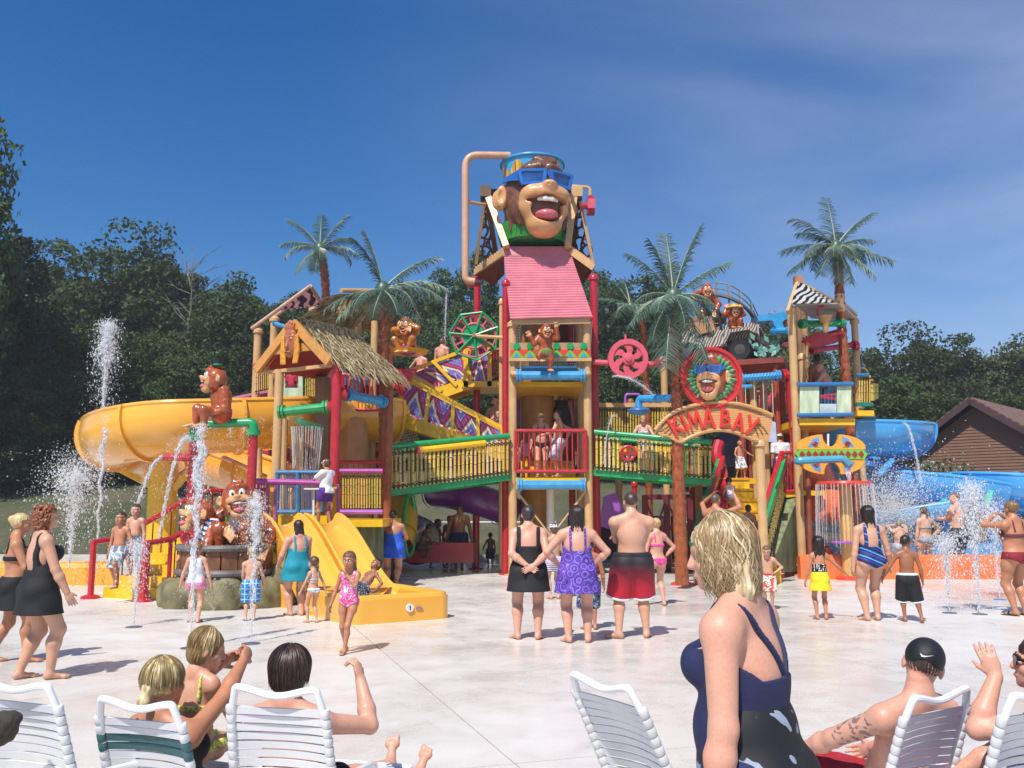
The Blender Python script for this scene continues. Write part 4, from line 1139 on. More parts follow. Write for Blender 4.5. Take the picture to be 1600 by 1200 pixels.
# ---------------------------------------------------------------- bridges
def bridge(nm, label, A, B, n, seed, skip=(), short=(), win=None):
 (ax, at, ab, aY), (bx, bt, bb, bY) = A, B
 r = thing(nm, label, 'foot bridge', P((ax + bx) / 2, (ab + bb) / 2, (aY + bY) / 2))
 a1, b1, a0, b0 = P(ax, at, aY), P(bx, bt, bY), P(ax, ab - 8, aY), P(bx, bb - 8, bY)
 part(MB().cyl(a1, b1, .065, 12), 'handrail', GRN, r)
 lo = (P(ax, ab, aY), P(bx, bb, bY))
 part(MB().beam(lo[0] + V((0, 0, .08)), lo[1] + V((0, 0, .08)), .09, .2), 'side_beam', GRN, r, 0)
 bamboo(r, a0 + V((0, -.09, .0)), b0 + V((0, -.09, 0)), a1 + V((0, -.03, -.12)), b1 + V((0, -.03, -.12)), n, seed, skip=skip, short=short)
 w = V((0, 1.5, 0))
 mb = MB(); d0, d1 = lo[0] + V((0, .05, .12)), lo[1] + V((0, .05, .12)); q = [d0, d1, d1 + w, d0 + w]
 mb.add(q + [v - V((0, 0, .08)) for v in q], [(0, 1, 2, 3), (7, 6, 5, 4), (0, 4, 5, 1), (1, 5, 6, 2), (2, 6, 7, 3), (3, 7, 4, 0)]); part(mb, 'deck', LGRN, r, 0)
 part(MB().beam(lo[0] + w + V((0, .1, .08)), lo[1] + w + V((0, .1, .08)), .09, .2), 'side_beam', GRN, r, 0)
 part(MB().cyl(a1 + w, b1 + w, .055, 10), 'handrail', GRN, r)
 nb = 14
 for i in range(nb):
  t = (i + .5) / nb; part(MB().cyl(lo[0].lerp(lo[1], t) + w + V((0, .1, .15)), a1.lerp(b1, t) + w + V((0, .03, 0)), .02, 6), 'bar', GRN, r)
 for px, yy in ((ax, aY), (bx, bY)):
  pass
 for t in (.02, .98):
  c0, c1 = lo[0].lerp(lo[1], t), a1.lerp(b1, t); part(MB().cyl(c0, c1, .035, 8), 'rail_end', GRN, r)
 for t in (.22, .82) if not skip else (.6,):
  c1 = a1.lerp(b1, t); part(MB().beam(c1, c1 - V((0, 0, .14)), .08, .05), 'clamp', GRN, r, 0)
 return r, a1, b1
BL, a1, b1 = bridge('bamboo_bridge', 'bamboo footbridge with green rails and a yellow spray bar, beside the stairs', (609, 697, 774, 20.7), (796, 681, 749, 21.6), 29, 1)
q = MB(); q.cyl(a1.lerp(b1, .24) + V((0, -.06, -.16)), a1.lerp(b1, .79) + V((0, -.06, -.13)), .075, 10); part(q, 'spray_bar', YEL, BL)
q = MB(); q.cyl(a1.lerp(b1, .22) + V((0, -.06, -.16)), a1.lerp(b1, .245) + V((0, -.06, -.16)), .09, 10); part(q, 'flange', PINK, BL)
BR, a1, b1 = bridge('bamboo_bridge', 'bamboo footbridge with a red play wheel in its gap, below the pink wheel', (929, 675, 742, 21.6), (1112, 691, 757, 20.7), 27, 2, short=(6, 7, 8, 9))
c = a1.lerp(b1, .29) + V((0, -.1, -.45)); q = MB(); q.tube([c + V((.17 * math.cos(k * PI / 8), 0, .17 * math.sin(k * PI / 8))) for k in range(16)], .035, 8, closed=True); q.beam(c - V((.17, 0, 0)), c + V((.17, 0, 0)), .05, .05); q.beam(c - V((0, 0, .17)), c + V((0, 0, .17)), .049, .049); part(q, 'play_wheel', RED, BR)
# ---------------------------------------------------------------- zigzag stairs
def stair_flight(nm, label, T0, T1, Bo0, Bo1, y0, y1, npan, ends=None, steps=9):
 """T: top rail ends in the photo, Bo: stringer lower edge ends"""
 r = thing(nm, label, 'staircase', P(*Bo1, (y0 + y1) / 2) - V((0, 0, .3)))
 t0, t1, b0, b1 = P(*T0, y0), P(*T1, y1), P(*Bo0, y0), P(*Bo1, y1)
 part(MB().beam(t0, t1, .09, .09), 'handrail', YEL, r, 0)
 h = V((0, 0, .30)); part(MB().beam(b0 + h / 2, b1 + h / 2, .07, .32), 'stringer', YEL, r, 0)
 w = V((0, 1.1, 0)); part(MB().beam(b0 + h / 2 + w, b1 + h / 2 + w, .07, .32), 'stringer', YEL, r, 0); part(MB().beam(t0 + w, t1 + w, .08, .08), 'handrail', YEL, r, 0)
 for i in range(npan + 1):
  t = i / npan; a, b = b0.lerp(b1, t) + h * .6, t0.lerp(t1, t); part(MB().beam(a - V((0, .03, 0)), b - V((0, .03, 0)), .09, .09, up=(0, 1, 0)), 'baluster', YEL, r, 0)
  if i % 2 == 0: part(MB().beam(a + w, b + w, .07, .07, up=(0, 1, 0)), 'baluster', YEL, r, 0)
 for i in range(npan):
  f0, f1 = (i + .06) / npan, (i + .94) / npan
  q = [b0.lerp(b1, f0) + h * 1.25, b0.lerp(b1, f1) + h * 1.25, t0.lerp(t1, f1) - V((0, 0, .1)), t0.lerp(t1, f0) - V((0, 0, .1))]
  o = i * 1.37
  quad_uv(r, [v + V((0, .02, 0)) for v in q], [(o, 0), (o + .95, 0), (o + .95, .85), (o, .85)], zigzag_mat(), 'printed_panel')
  q = [v + w for v in q]; quad_uv(r, q, [(o, 0), (o + .95, 0), (o + .95, .85), (o, .85)], zigzag_mat(), 'printed_panel')
 for i in range(steps):
  c = b0.lerp(b1, (i + .5) / steps) + h * .9 + w / 2; part(MB().box(c, (abs(b1.x - b0.x) / steps * .95 + .06, 1.0, .05)), 'step', YEL, r, 0)
 return r
s1 = stair_flight('staircase', 'lower yellow stair flight with printed zigzag panels, ending beside the tower post', (634, 589), (784, 668), (622, 664), (790, 720), 22.3, 22.3, 4)
part(MB().beam(P(784, 668, 22.3), P(788, 668, 22.3), .09, .09), 'handrail', YEL, s1, 0)
s2 = stair_flight('staircase', 'upper yellow stair flight with printed zigzag panels, under the green spiderweb wheel', (633, 582), (722, 549), (690, 622), (737, 605), 23.6, 23.6, 2, steps=6)
def landing():
 r = thing('stair_landing', 'yellow stair landing with a red funnel at the turn of the zigzag stairs', 'landing', P(620, 650, 23))
 a = P(596, 648, 22.2); b = P(640, 640, 22.2)
 slab(r, [(a.x, 22.2), (b.x, 22.2), (b.x, 24.8), (a.x, 24.8)], a.z, .14, YEL); part(MB().beam(a, b, .1, .25), 'edge_beam', YEL, r, 0)
 part(MB().prism([(-.38, .33), (.38, .33), (.04, -.33), (-.04, -.33)], P(627, 598, 22.1), (1, 0, 0), (0, 0, 1), .3), 'funnel', RED, r, 0)
 part(MB().beam(P(608, 610, 22.0), P(627, 592, 22.0), .06, .08), 'lever', YEL, r, 0)
 d0, d1 = P(703, 612, 22.4), P(768, 606, 22.4)
 p = P(735, 560, 23.6)
 quad_uv(r, [P(738, 596, 23.6), P(763, 594, 23.6), P(762, 538, 23.6), P(738, 545, 23.6)], [(0, 0), (1.1, 0), (1.1, 1), (0, 1)], zigzag_mat(), 'printed_panel')
 for px, t_, b_ in ((765, 536, 604), (728, 548, 606)): part(MB().beam(P(px, b_, 23.55), P(px, t_, 23.55), .12, .1, up=(0, 1, 0)), 'baluster', YEL, r, 0)
 part(MB().beam(P(722, 549, 23.55), P(767, 536, 23.55), .09, .09), 'handrail', YEL, r, 0)
 z = Z_(596, 23.6); slab(r, [(X_(722, 596, 23.6), 23.5), (X_(800, 596, 23.6), 23.5), (X_(800, 596, 23.6), 25), (X_(722, 596, 23.6), 25)], z, .16, YEL)
 rail_bars(r, P(770, 588, 23.6), P(790, 583, 23.6), P(770, 548, 23.6), P(790, 543, 23.6), 5, RED, .035, .014)
 net(r, P(596, 715, 23.5), P(660, 700, 23.5), P(640, 655, 23.5), P(596, 655, 23.5), 16, 12, .012)
landing()
def web_wheel():
 c = P(741, 525, 22.9); r = thing('web_wheel', 'green spiderweb wheel with a red ring above the stairs', 'water wheel', c - V((0, 0, .65)))
 Rr = .66; n = 7; off = .35
 tip = [c + V((Rr * math.cos(off + k * 2 * PI / n), -.06, Rr * math.sin(off + k * 2 * PI / n))) for k in range(n)]
 for k in range(n):
  part(MB().cyl(c + V((0, -.08, 0)), tip[k], .03, 8), 'spoke', GRN, r); part(MB().cyl(tip[k], tip[(k + 1) % n], .028, 8), 'rim_bar', GRN, r)
 rx = Matrix.Rotation(R(90), 3, 'X')
 part(MB().lathe([(.31, -.03), (.31, .03)], c, 28, rot=rx), 'hub_disc', GRN, r)
 for rad in (.33, .56): part(MB().tube([c + V((rad * math.cos(k * PI / 18), -.03, rad * math.sin(k * PI / 18))) for k in range(36)], .028, 8, closed=True), 'ring', PINK, r)
 for k in range(14):
  a = k * 2 * PI / 14; u = V((math.cos(a), 0, math.sin(a))); part(MB().beam(c + u * .34, c + u * .54, .04, .05, up=(0, 1, 0)), 'paddle', PINK, r, 0)
 part(MB().cyl(c, P(790, 528, 22.3), .05, 8), 'axle', TAN, r); part(MB().lathe([(.06, -.05), (.05, .06)], c + V((0, -.08, 0)), 12, rot=rx), 'hub', PINK, r)
web_wheel()
def pink_wheel():
 c = P(981, 561, 21.9); r = thing('spoked_wheel', 'faded pink wheel with curved cut-outs on a pipe arm', 'water wheel', c - V((0, 0, .5)))
 n = 60; Ro, Ri, Rh = .5, .37, .15; yv = V((0, -.04, 0))
 ring = lambda q: [(q * math.cos(2 * PI * k / n), q * math.sin(2 * PI * k / n)) for k in range(n)]
 part(MB().ringprism(ring(Ro), ring(Ri), c, (1, 0, 0), (0, 0, 1), .16), 'rim', PINK, r, 40)
 part(MB().lathe([(.02, -.14), (.08, -.13), (.09, -.1), (Rh, -.09), (Rh, .09)], c, 24, rot=Matrix.Rotation(R(-90), 3, 'X')), 'hub', PINK, r)
 for k in range(6):
  a0 = k * PI / 3 + .2; pts = []
  for s, da in ((0, 0.0), (.5, .16), (1, .45)): 
   q = Rh * .9 + (Ri + .02 - Rh * .9) * s; pts.append(((q * math.cos(a0 + da)), q * math.sin(a0 + da), .16 + .1 * abs(s - .5) * 2))
  L = [];
  up = []; dn = []
  for i, (x, z, w) in enumerate(pts):
   tx, tz = -z, x; l = math.hypot(tx, tz); ww = .05 + .05 * i * .7
   up.append((x + tx / l * ww, z + tz / l * ww)); dn.append((x - tx / l * ww, z - tz / l * ww))
  part(MB().prism(up + dn[::-1], c, (1, 0, 0), (0, 0, 1), .1), 'spoke', PINK, r, 0)
 pipe(r, [P(926, 566, 22.1), c + V((-.3, .2, -.08)), c + V((.9, .25, -.1))], .075, PINK, flange=False)
 pipe(r, [P(1010, 572, 22.1), P(1022, 569, 22.1), P(1030, 562, 22.0)], .06, RED, flange=False)
 part(MB().cyl(c + V((-.05, 0, .5)), c + V((-.05, 0, .62)), .03, 6), 'peg', PINK, r)
pink_wheel()
# ================================================================ artificial palms
FROND = [mat('#64806f', .38, .3, 3, coat=.1, k=.7), mat('#56705c', .38, .3, 3, k=.65), mat('#84977f', .4, .3, 3, k=.7)]
RACH = mat('#9aa58c', .5, .1, 4)
def frond_mesh(L, elev, droop, seed, m, nl=30, lw=.30):
 """feather leaf rising at elev then drooping; local x is outward, z up"""
 rg = random.Random(seed); n = 14; pts = []; a = elev; p = V((0, 0, 0))
 for i in range(n + 1):
  pts.append(p.copy()); p = p + V((math.cos(a), 0, math.sin(a))) * L / n; a -= droop / n * (0.4 + 1.3 * i / n)
 mb = MB(); mb.tube(pts, [.022 * (1 - .85 * i / n) * max(1, L * .6) for i in range(n + 1)], 5, mi=1)
 for i in range(nl):
  t = .12 + .88 * i / nl; k = min(n - 1, int(t * n)); f = t * n - k
  b = pts[k].lerp(pts[k + 1], f); d = (pts[k + 1] - pts[k]).normalized(); up = V((0, 1, 0)).cross(d) * -1
  ll = lw * L * (math.sin(PI * (.12 + .8 * t)) ** .6) * rg.uniform(.85, 1.1)
  for s in (-1, 1):
   out = (V((0, s, 0)) * rg.uniform(.75, .95) + d * rg.uniform(.45, .75) - up * rg.uniform(.1, .5)).normalized()
   w = d * .0125 * max(1, L * .75); c1 = b + out * ll * .55 - V((0, 0, .03 * ll)); e = b + out * ll - V((0, 0, .22 * ll))
   ridge = up * .012
   o = len(mb.v)
   mb.add([b - w, b + ridge, b + w, c1 - w * .9, c1 + ridge, c1 + w * .9, e], [(0, 1, 4, 3), (1, 2, 5, 4), (3, 4, 6), (4, 5, 6)])
 return mb.mesh('frond', [m, RACH], 0)
def palm(label, crown, fr, trunk, seed, r=.11, mi=0, scale=1.0):
 """crown: photo x, y, distance; fr: list of (azimuth deg seen from the front: 0 = right, 90 = away, elevation deg, length, droop deg); trunk: list of photo points"""
 c = P(*crown); rg = random.Random(seed)
 root = thing('palm', label, 'palm tree', (c.x, c.y, 0) if trunk is None else (P(*trunk[-1]).x, P(*trunk[-1]).y, max(0, P(*trunk[-1]).z)))
 if trunk:
  pts = [c + V((0, 0, -.05))] + [P(*q) for q in trunk]; sp = spline(pts, 10); N = len(sp)
  mb = MB(); mb.tube(sp, [r * (.78 + .3 * i / N) * (1 + (.07 if i % 2 else 0)) for i in range(N)], 12); part(mb, 'trunk', BRN, root, 25)
  sc = MB(); L = 0
  for i in range(0, N - 1):
   for k in range(6):
    a = k * PI / 3 + (i % 2) * .5; q = sp[i] + V((math.cos(a) * r * .95, math.sin(a) * r * .95, 0)); sc.add([q + V((-math.sin(a) * .05, math.cos(a) * .05, 0)), q + V((math.sin(a) * .05, -math.cos(a) * .05, 0)), q + V((math.cos(a) * .035, math.sin(a) * .035, .12))], [(0, 1, 2)])
  o = part(sc, 'bark_scales', BRN, root, 0); o['kind'] = 'stuff'
 off = WL[root.name]
 b = MB(); b.ball(c - V((0, 0, .05)), (r * 1.5, r * 1.5, r * 2)); part(b, 'heart', FROND[1], root)
 for i, (az, el, L, dr) in enumerate(fr):
  o = link('frond', frond_mesh(L * scale, R(el), R(dr), seed * 50 + i, FROND[(mi + (i % 3 == 1) + 2 * (i % 5 == 3)) % 3]), root)
  o.location = c - off; o.rotation_euler = (0, 0, R(az + rg.uniform(-6, 6)))
 return root
RING = [(20, 10, 1.1, 95), (65, 5, 1.1, 90), (110, 8, 1.1, 95), (150, 5, 1.1, 90), (200, 12, 1.15, 95), (240, -5, 1.1, 70), (285, -10, 1.1, 60), (330, 5, 1.1, 85)]
palm('palm with pale upright fronds behind the thatched huts, highest beside the striped awning', (500, 388, 24.5), RING[::2] + [(100, 80, 1.15, 20), (10, 62, 1.3, 25), (170, 55, 1.35, 35), (175, 25, 1.2, 55), (350, 30, 1.15, 60), (30, 20, 1.2, 70), (270, -40, 1.2, 30), (225, -35, 1.15, 40)], [(508, 440, 24.5), (511, 540, 24.5), (513, 640, 24.5), (515, 860, 24.5)], 1, .12, 2)
palm('broad dark palm over the thatched hut roof, on a ringed brown trunk beside the bridge', (598, 452, 20.4), [(a, e - 5, L * 1.1, d) for a, e, L, d in RING[1::2]] + [(180, 78, 1.5, 18), (190, 72, 1.45, 40), (20, 48, 1.7, 40), (5, 22, 1.6, 60), (345, 8, 1.55, 55), (185, -5, 1.5, 50), (200, -25, 1.35, 35), (340, -20, 1.35, 50), (265, -35, 1.25, 30), (300, -25, 1.3, 40)], [(600, 520, 20.4), (601, 640, 20.4), (600, 760, 20.4), (598, 893, 20.4)], 2, .13, 1)
palm('small dark palm on a thin trunk behind the pink wheel', (985, 478, 25), [(a, e, L * 1.0, d) for a, e, L, d in RING] + [(170, 65, 1.2, 40), (150, 30, 1.3, 40), (182, 2, 1.45, 25), (195, -5, 1.2, 40), (100, 70, 1.1, 30)], [(1003, 510, 25), (1008, 580, 25), (1012, 660, 25), (1016, 860, 25)], 3, .09, 1)
palm('large palm with long hanging fronds, its trunk the brown leg of the entrance arch', (1052, 462, 18.4), [(a, e, L * 1.0, d) for a, e, L, d in RING] + [(100, 82, 1.5, 12), (0, 74, 1.65, 18), (180, 75, 1.35, 20), (165, 58, 1.45, 35), (10, 40, 1.5, 25), (85, 60, 1.3, 30), (250, -58, 1.9, 18), (305, -55, 1.75, 18), (275, -30, 1.2, 70), (195, -20, 1.3, 40), (350, -25, 1.2, 60), (225, -45, 1.3, 30)], [(1056, 540, 18.4), (1058, 640, 18.4), (1061, 780, 18.4), (1066, 914, 18.4)], 4, .125, 0)
palm('tall palm rising above the zebra canopy, clear against the sky', (1306, 385, 22.3), RING + [(100, 82, 1.45, 10), (5, 52, 1.45, 30), (175, 48, 1.4, 40), (178, 40, 1.1, 55), (180, 8, 1.45, 35), (190, -18, 1.5, 30), (350, 22, 1.0, 45), (352, -12, 1.5, 15), (335, -38, 1.3, 20), (220, -40, 1.2, 25), (300, -62, 1.2, 15), (250, -65, 1.15, 15), (60, 50, 1.1, 40)], [(1310, 430, 22.3), (1316, 520, 22.3), (1328, 660, 22.3), (1342, 892, 22.3)], 5, .115, 1)
# ================================================================ entrance arch KIMA BAY
def wood_mat():
 def f(t):
  tc = nd(t, 'ShaderNodeTexCoord'); mp = nd(t, 'ShaderNodeMapping'); mp.inputs['Scale'].default_value = (.5, .5, 2.2); t.links.new(tc.outputs['Object'], mp.inputs[0])
  w = nd(t, 'ShaderNodeTexWave', bands_direction='Z', i_Scale=3.0, i_Distortion=6.0, i_Detail=3.0); t.links.new(mp.outputs[0], w.inputs['Vector'])
  return ramp(t, w.outputs['Fac'], [(0, lin('#a9703a')), (.35, lin('#cf9a5c')), (.7, lin('#dcae72')), (1, lin('#c08a4e'))], False)
 return ramp_mat('carved_wood', f, .32, .5)
def entrance_sign():
 Y = 18.35; r = thing('entrance_sign', 'carved wooden arch sign reading KIMA BAY with a laughing ape medallion', 'sign', P(1115, 660, Y))
 W = wood_mat(); ux, uz = V((1, 0, 0)), V((0, 0, 1))
 top = [(1022.5, 671), (1032, 660), (1045, 648), (1062, 639), (1087, 632), (1110, 629), (1128, 628.5), (1148, 630), (1170, 635), (1188, 641), (1206, 649)]
 bot = [(1201, 686), (1192, 690), (1182, 691), (1167, 685), (1145, 677), (1120, 674), (1095, 678), (1075, 686), (1064, 692), (1054, 690), (1043, 683), (1030, 681)]
 o = P(1115, 660, Y); pl = []
 for x, y in [tuple(q)[:2] for q in spline([(x, y, 0) for x, y in top], 4) + spline([(x, y, 0) for x, y in bot], 4)]:
  p = P(x, y, Y); pl.append((p.x - o.x, p.z - o.z))
 part(MB().prism(pl, o, ux, uz, .16), 'arch_board', W, r, 30)
 for ln, rr in ((top, .045), (bot[2:-2], .04)):
  q = [P(x, y + (1.5 if ln is top else -1.5), Y) + V((0, -.09, 0)) for x, y in ln]; part(MB().tube(spline(q, 4), rr, 8), 'carved_edge', W, r)
 q = [P(x, y + 7, Y) + V((0, -.085, 0)) for x, y in top[1:-1]]; part(MB().tube(spline(q, 4), .018, 6), 'carved_groove', mat('#8f5c30', .5, .2, 5), r)
 for k in range(3):
  for s in (0, 1):
   a = [(1030 + k * 7, 674 + k * 3), (1040 + k * 6, 668 + k), (1052 + k * 4, 660 + k)] if s == 0 else [(1197 - k * 7, 678 + k * 2), (1190 - k * 6, 668 + k), (1180 - k * 5, 662)]
   part(MB().tube(spline([P(x, y, Y) + V((0, -.085, 0)) for x, y in a], 4), .016, 6), 'carved_groove', mat('#8f5c30', .5, .2, 5), r)
 S = {'K': [((0, 0), (0, 1), .24), ((.02, .42), (.52, .98), .2), ((.08, .5), (.6, .0), .24)], 'I': [((0, 0), (0, 1), .26)],
         'M': [((0, 0), (.06, 1), .2), ((.06, 1), (.36, .3), .2), ((.36, .3), (.66, 1), .2), ((.66, 1), (.74, 0), .22)],
         'A': [((0, 0), (.32, 1), .21), ((.32, 1), (.64, 0), .23), ((.12, .32), (.5, .32), .16)],
         'B': [((0, 0), (0, 1), .22), ((0, .95), (.34, .9), .16), ((.34, .9), (.42, .72), .17), ((.42, .72), (.06, .53), .17), ((.2, .54), (.48, .4), .17), ((.48, .4), (.5, .2), .18), ((.5, .2), (.04, .06), .18)],
         'Y': [((.0, 1), (.3, .5), .2), ((.66, 1), (.2, 0), .22)]}
 for ch, px, py, hp, rot in (('K', 1055, 666, 27, 30), ('I', 1067.5, 661, 25, 24), ('M', 1083.5, 657.5, 27, 15), ('A', 1105, 654.5, 29, 4), ('B', 1131.5, 654.5, 28, -6), ('A', 1152, 661, 28, -12), ('Y', 1171, 666, 29, -22)):
  c = P(px, py, Y) + V((0, -.10, 0)); h = hp / F_PX * Y; a = R(rot); x_ = ux * math.cos(a) + uz * math.sin(a); z_ = uz * math.cos(a) - ux * math.sin(a)
  xs = [q for s in S[ch] for q in (s[0][0], s[1][0])]; mx = (max(xs) + min(xs)) / 2; mb = MB()
  for i, (p, q, w) in enumerate(S[ch]):
   p, q = V((p[0] - mx, p[1] - .5)), V((q[0] - mx, q[1] - .5)); d = (q - p).normalized(); n = V((-d.y, d.x)); e = d * w * .18
   poly = [p - e - n * w * .36, q + e - n * w * .42, q + e + n * w * .42, p - e + n * w * .36]
   mb.prism([(v.x * h * .84, v.y * h) for v in poly], c + V((0, -.0035 * i, 0)), x_, z_, .09)
  part(mb, 'letter', mat('#e0321c', .3, .08, 6, coat=.5), r, 0)
 c = P(1110, 591, Y) + V((0, -.04, 0)); Rm = 46 / F_PX * Y; rx = Matrix.Rotation(R(90), 3, 'X')
 part(MB().lathe([(Rm * .96, -.05), (Rm * .96, .05)], c, 48, rot=rx), 'medallion_disc', mat('#c5261f', .3, .1, 5, coat=.4), r)
 part(MB().tube([c + V((Rm * math.cos(k * PI / 28), -.05, Rm * math.sin(k * PI / 28))) for k in range(56)], .045, 10, closed=True), 'medallion_rim', mat('#d0281f', .25, .08, 5, coat=.5), r)
 lf = mat('#5aa873', .35, .35, 14, coat=.3)
 for k in range(30):
  a = k * 2 * PI / 30 + .1; u = V((math.cos(a), 0, math.sin(a))); s = V((-u.z, 0, u.x)); b = c + u * Rm * .52 + V((0, -.09, 0)); L = Rm * (.36 if k % 2 else .30); w = Rm * .11
  tip = b + u * L + V((0, .02, 0)); m_ = b + u * L * .5
  mb = MB(); mb.add([b, m_ + s * w - V((0, -.03, 0)), tip, m_ - s * w - V((0, -.03, 0)), m_ - V((0, .05, 0)), b + V((0, .06, 0)), tip + V((0, .05, 0))], [(0, 4, 1), (1, 4, 2), (2, 4, 3), (3, 4, 0), (0, 1, 5), (1, 2, 6), (1, 6, 5), (2, 3, 6), (3, 0, 5), (3, 5, 6)]); part(mb, 'leaf', lf, r, 0)
 Mx = frame(c + V((0.0, .02, -.005)), V((-.34, -1, 0)).normalized(), s=Rm * .60)
 Mx = Matrix.Translation(c) @ Matrix.Diagonal((1, .62, 1.12, 1)) @ Matrix.Translation(-c) @ Mx
 ape_face(r, Mx, .035, mat('#9a4a22', .3, .25, 6, .15, coat=.5), ears=(1, 1))
 post(r, 1191, 800, Y + .02, Z_(690, Y), .1, TAN, cap=True)
 part(MB().lathe([(.24, 0), (.24, .04), (.14, .07)], G(1066, 914).xy.to_3d(), 16), 'footing', mat('#e24a35', .35, .1, 5), r)
 part(MB().lathe([(.2, 0), (.14, .05)], (P(1061, 600, Y).x, Y, Z_(602, Y)), 14), 'trunk_collar', BRN, r)
 part(MB().beam(P(1050, 620, Y + .1), P(1085, 622, Y + .1), .09, .09), 'bracket', mat('#8a6a4a', .5, .15, 4), r, 0)
entrance_sign()
# ================================================================ left half: huts, slides, toddler tower, railed stairs
MOSS = mat('#77805a', .7, .45, 9, .6, streak=(1, 1, .18))
def moss_panel(root, q, th=.12, name='textured_skirt'): return quad_uv(root, q, [(0, 0)] * 4, MOSS, name, th)
def thatched_hut():
 A, B, C = V((-3.72, 18.2, 4.65)), V((-5.4, 19.2, 4.65)), V((-4.56, 18.7, 5.5)); d = V((.54, .84, 0)).normalized(); L = 1.8
 r = thing('thatched_hut', 'open hut with a straw roof, orange gable boards and a carved mask', 'hut', (-4.5, 19.3, 0))
 A2, B2, C2 = A + d * L, B + d * L, C + d * (L - .2)
 ORW = mat('#d2944a', .35, .15, 5, coat=.25)
 und = mat('#9a2c2a', .5, .15, 4)
 for a, b, c, e in ((C, C2, A2, A), (C, C2, B2, B)):
  mb = MB(); q = [a, b, c, e]; mb.add(q + [v - V((0, 0, .05)) for v in q], [(0, 1, 2, 3), (7, 6, 5, 4), (0, 4, 5, 1), (1, 5, 6, 2), (2, 6, 7, 3), (3, 7, 4, 0)]); part(mb, 'roof_board', und, r, 0)
 f = V((-.84 * 0 - .54, -.84, 0)).normalized(); o = -d * .12
 up = V((0, 0, .06))
 thatch(r, [(C + o * 1 + up, C2 + up, A2 + (A2 - C2) * .22 + up, A + (A - C) * .2 + o + up), (C + o * .3 + up, C2 + up, B2 - (B2 - C2) * .25 + up, B - (B - C) * .25 + o * .2 + up)], STRAW, 2600, .42, .014, 3)
 rg = MB(); thatch(r, [(C + up * 2 + V((.0, 0, .04)) + o, C2 + up * 2 + V((0, 0, .04)), C2 + (A2 - C2) * .18 + up * 2, C + (A - C) * .18 + o + up * 2), (C + up * 2 + o, C2 + up * 2, C2 + (B2 - C2) * .18 + up * 2, C + (B - C) * .18 + o + up * 2)], mat('#5c5340', .9, .4, 12), 500, .3, .016, 8, name='ridge_thatch')
 for e in (A, B):
  x = e - C; part(MB().beam(C + o * 1.6 + V((0, 0, .02)), e + x * .08 + o * 1.6, .08, .19, up=x.cross(d)), 'gable_board', ORW, r, 0)
 t = .62; part(MB().beam(C.lerp(A, t) + o * 1.2, C.lerp(B, t) + o * 1.2, .07, .17), 'tie_beam', ORW, r, 0)
 part(MB().prism([(0, .30), (-.62, -.25), (.62, -.25)], (C.lerp(A, .3) + C.lerp(B, .3)) / 2 - V((0, 0, .05)), (A - B).normalized(), (0, 0, 1), .05), 'gable_infill', mat('#b9a8a2', .6, .2, 6), r, 0)
 for e in (A, B, A2, B2): part(MB().cyl(e + V((0, 0, -.1)), e + V((0, 0, .02)), .1, 10), 'post_cap', TAN, r)
 part(MB().beam(A - V((0, 0, .1)), B - V((0, 0, .1)), .1, .07), 'eave_trim', TAN, r, 0); part(MB().beam(A - V((0, 0, .1)), A2 - V((0, 0, .1)), .1, .07), 'eave_trim', TAN, r, 0)
 for e, m, rr in ((A + V((.09, 0, 0)), RED, .1), (B.lerp(A, .22), TAN, .1), (A2, BRN, .09), (B2, TAN, .09)):
  mb = MB(); mb.lathe([(rr, 0), (rr, 4.58)], (e.x, e.y, 0), 12); mb.lathe([(rr * 2, 0), (rr * 1.9, .04), (rr * 1.1, .06)], (e.x, e.y, 0), 12); part(mb, 'post', m, r)
 q = [A2 - V((0, 0, .1)), B2 - V((0, 0, .1)), B2 - V((0, 0, 1.4)), A2 - V((0, 0, 1.4))]; 
 part(MB().beam(P(505, 590, 20.5), P(503, 880, 20.5), .3, .3, up=(0, 1, 0)), 'post', mat('#8b6a52', .5, .2, 4), r, 0)
 pipe(r, [P(436, 644, 18.5), P(514, 636, 18.4)], .1, GRN); part(MB().cyl(P(515, 636, 18.4), P(526, 634, 18.3), .13, 12), 'flange', RED, r)
 pipe(r, [P(541, 616, 18.4), P(599, 628, 19.6)], .1, BLU); part(MB().cyl(P(526, 613, 18.3), P(541, 616, 18.4), .13, 12), 'flange', RED, r)
 c = C + o * 2.3 + V((.02, 0, -.45)); v = Vol(); v.ell((0, 0, .05), (.17, .09, .36), k=.03).cone((0, .07, .1), (0, .11, -.08), .03, .05, k=.03).ell((0, .08, -.2), (.07, .05, .04), k=.02).ell((0, .1, -.2), (.045, .05, .012), cut=True, k=.01)
 for s in (-1, 1): v.ell((s * .075, .075, .08), (.05, .03, .032), k=.02).cone((s * .03, .09, .14), (s * .13, .06, .15), .018, .014, k=.02); v.ell((s * .075, .1, .08), (.035, .03, .008), cut=True, k=.008)
 for i in range(5): v.cone(((i - 2) * .05, .03, .34), ((i - 2) * .085, .05, .47 - abs(i - 2) * .03), .035, .02, k=.03)
 Mx = frame(c, -d, s=1.0); mk = vol_part(v, 'carved_mask', mat('#b0663a', .32, .3, 9, .2, coat=.5), .014, r, Mx)
 h = Vol()
 for s in (-1, 1):
  for i in range(5): h.chain([(s * (.13 + .02 * i), -.02 + .01 * i, .15), (s * (.17 + .018 * i), 0, -.15), (s * (.12 + .03 * i), .02, -.42)], [.035, .04, .02], k=.01)
 vol_part(h, 'mask_raffia', mat('#d8942e', .7, .3, 14, .5), .014, mk, Mx)
thatched_hut()
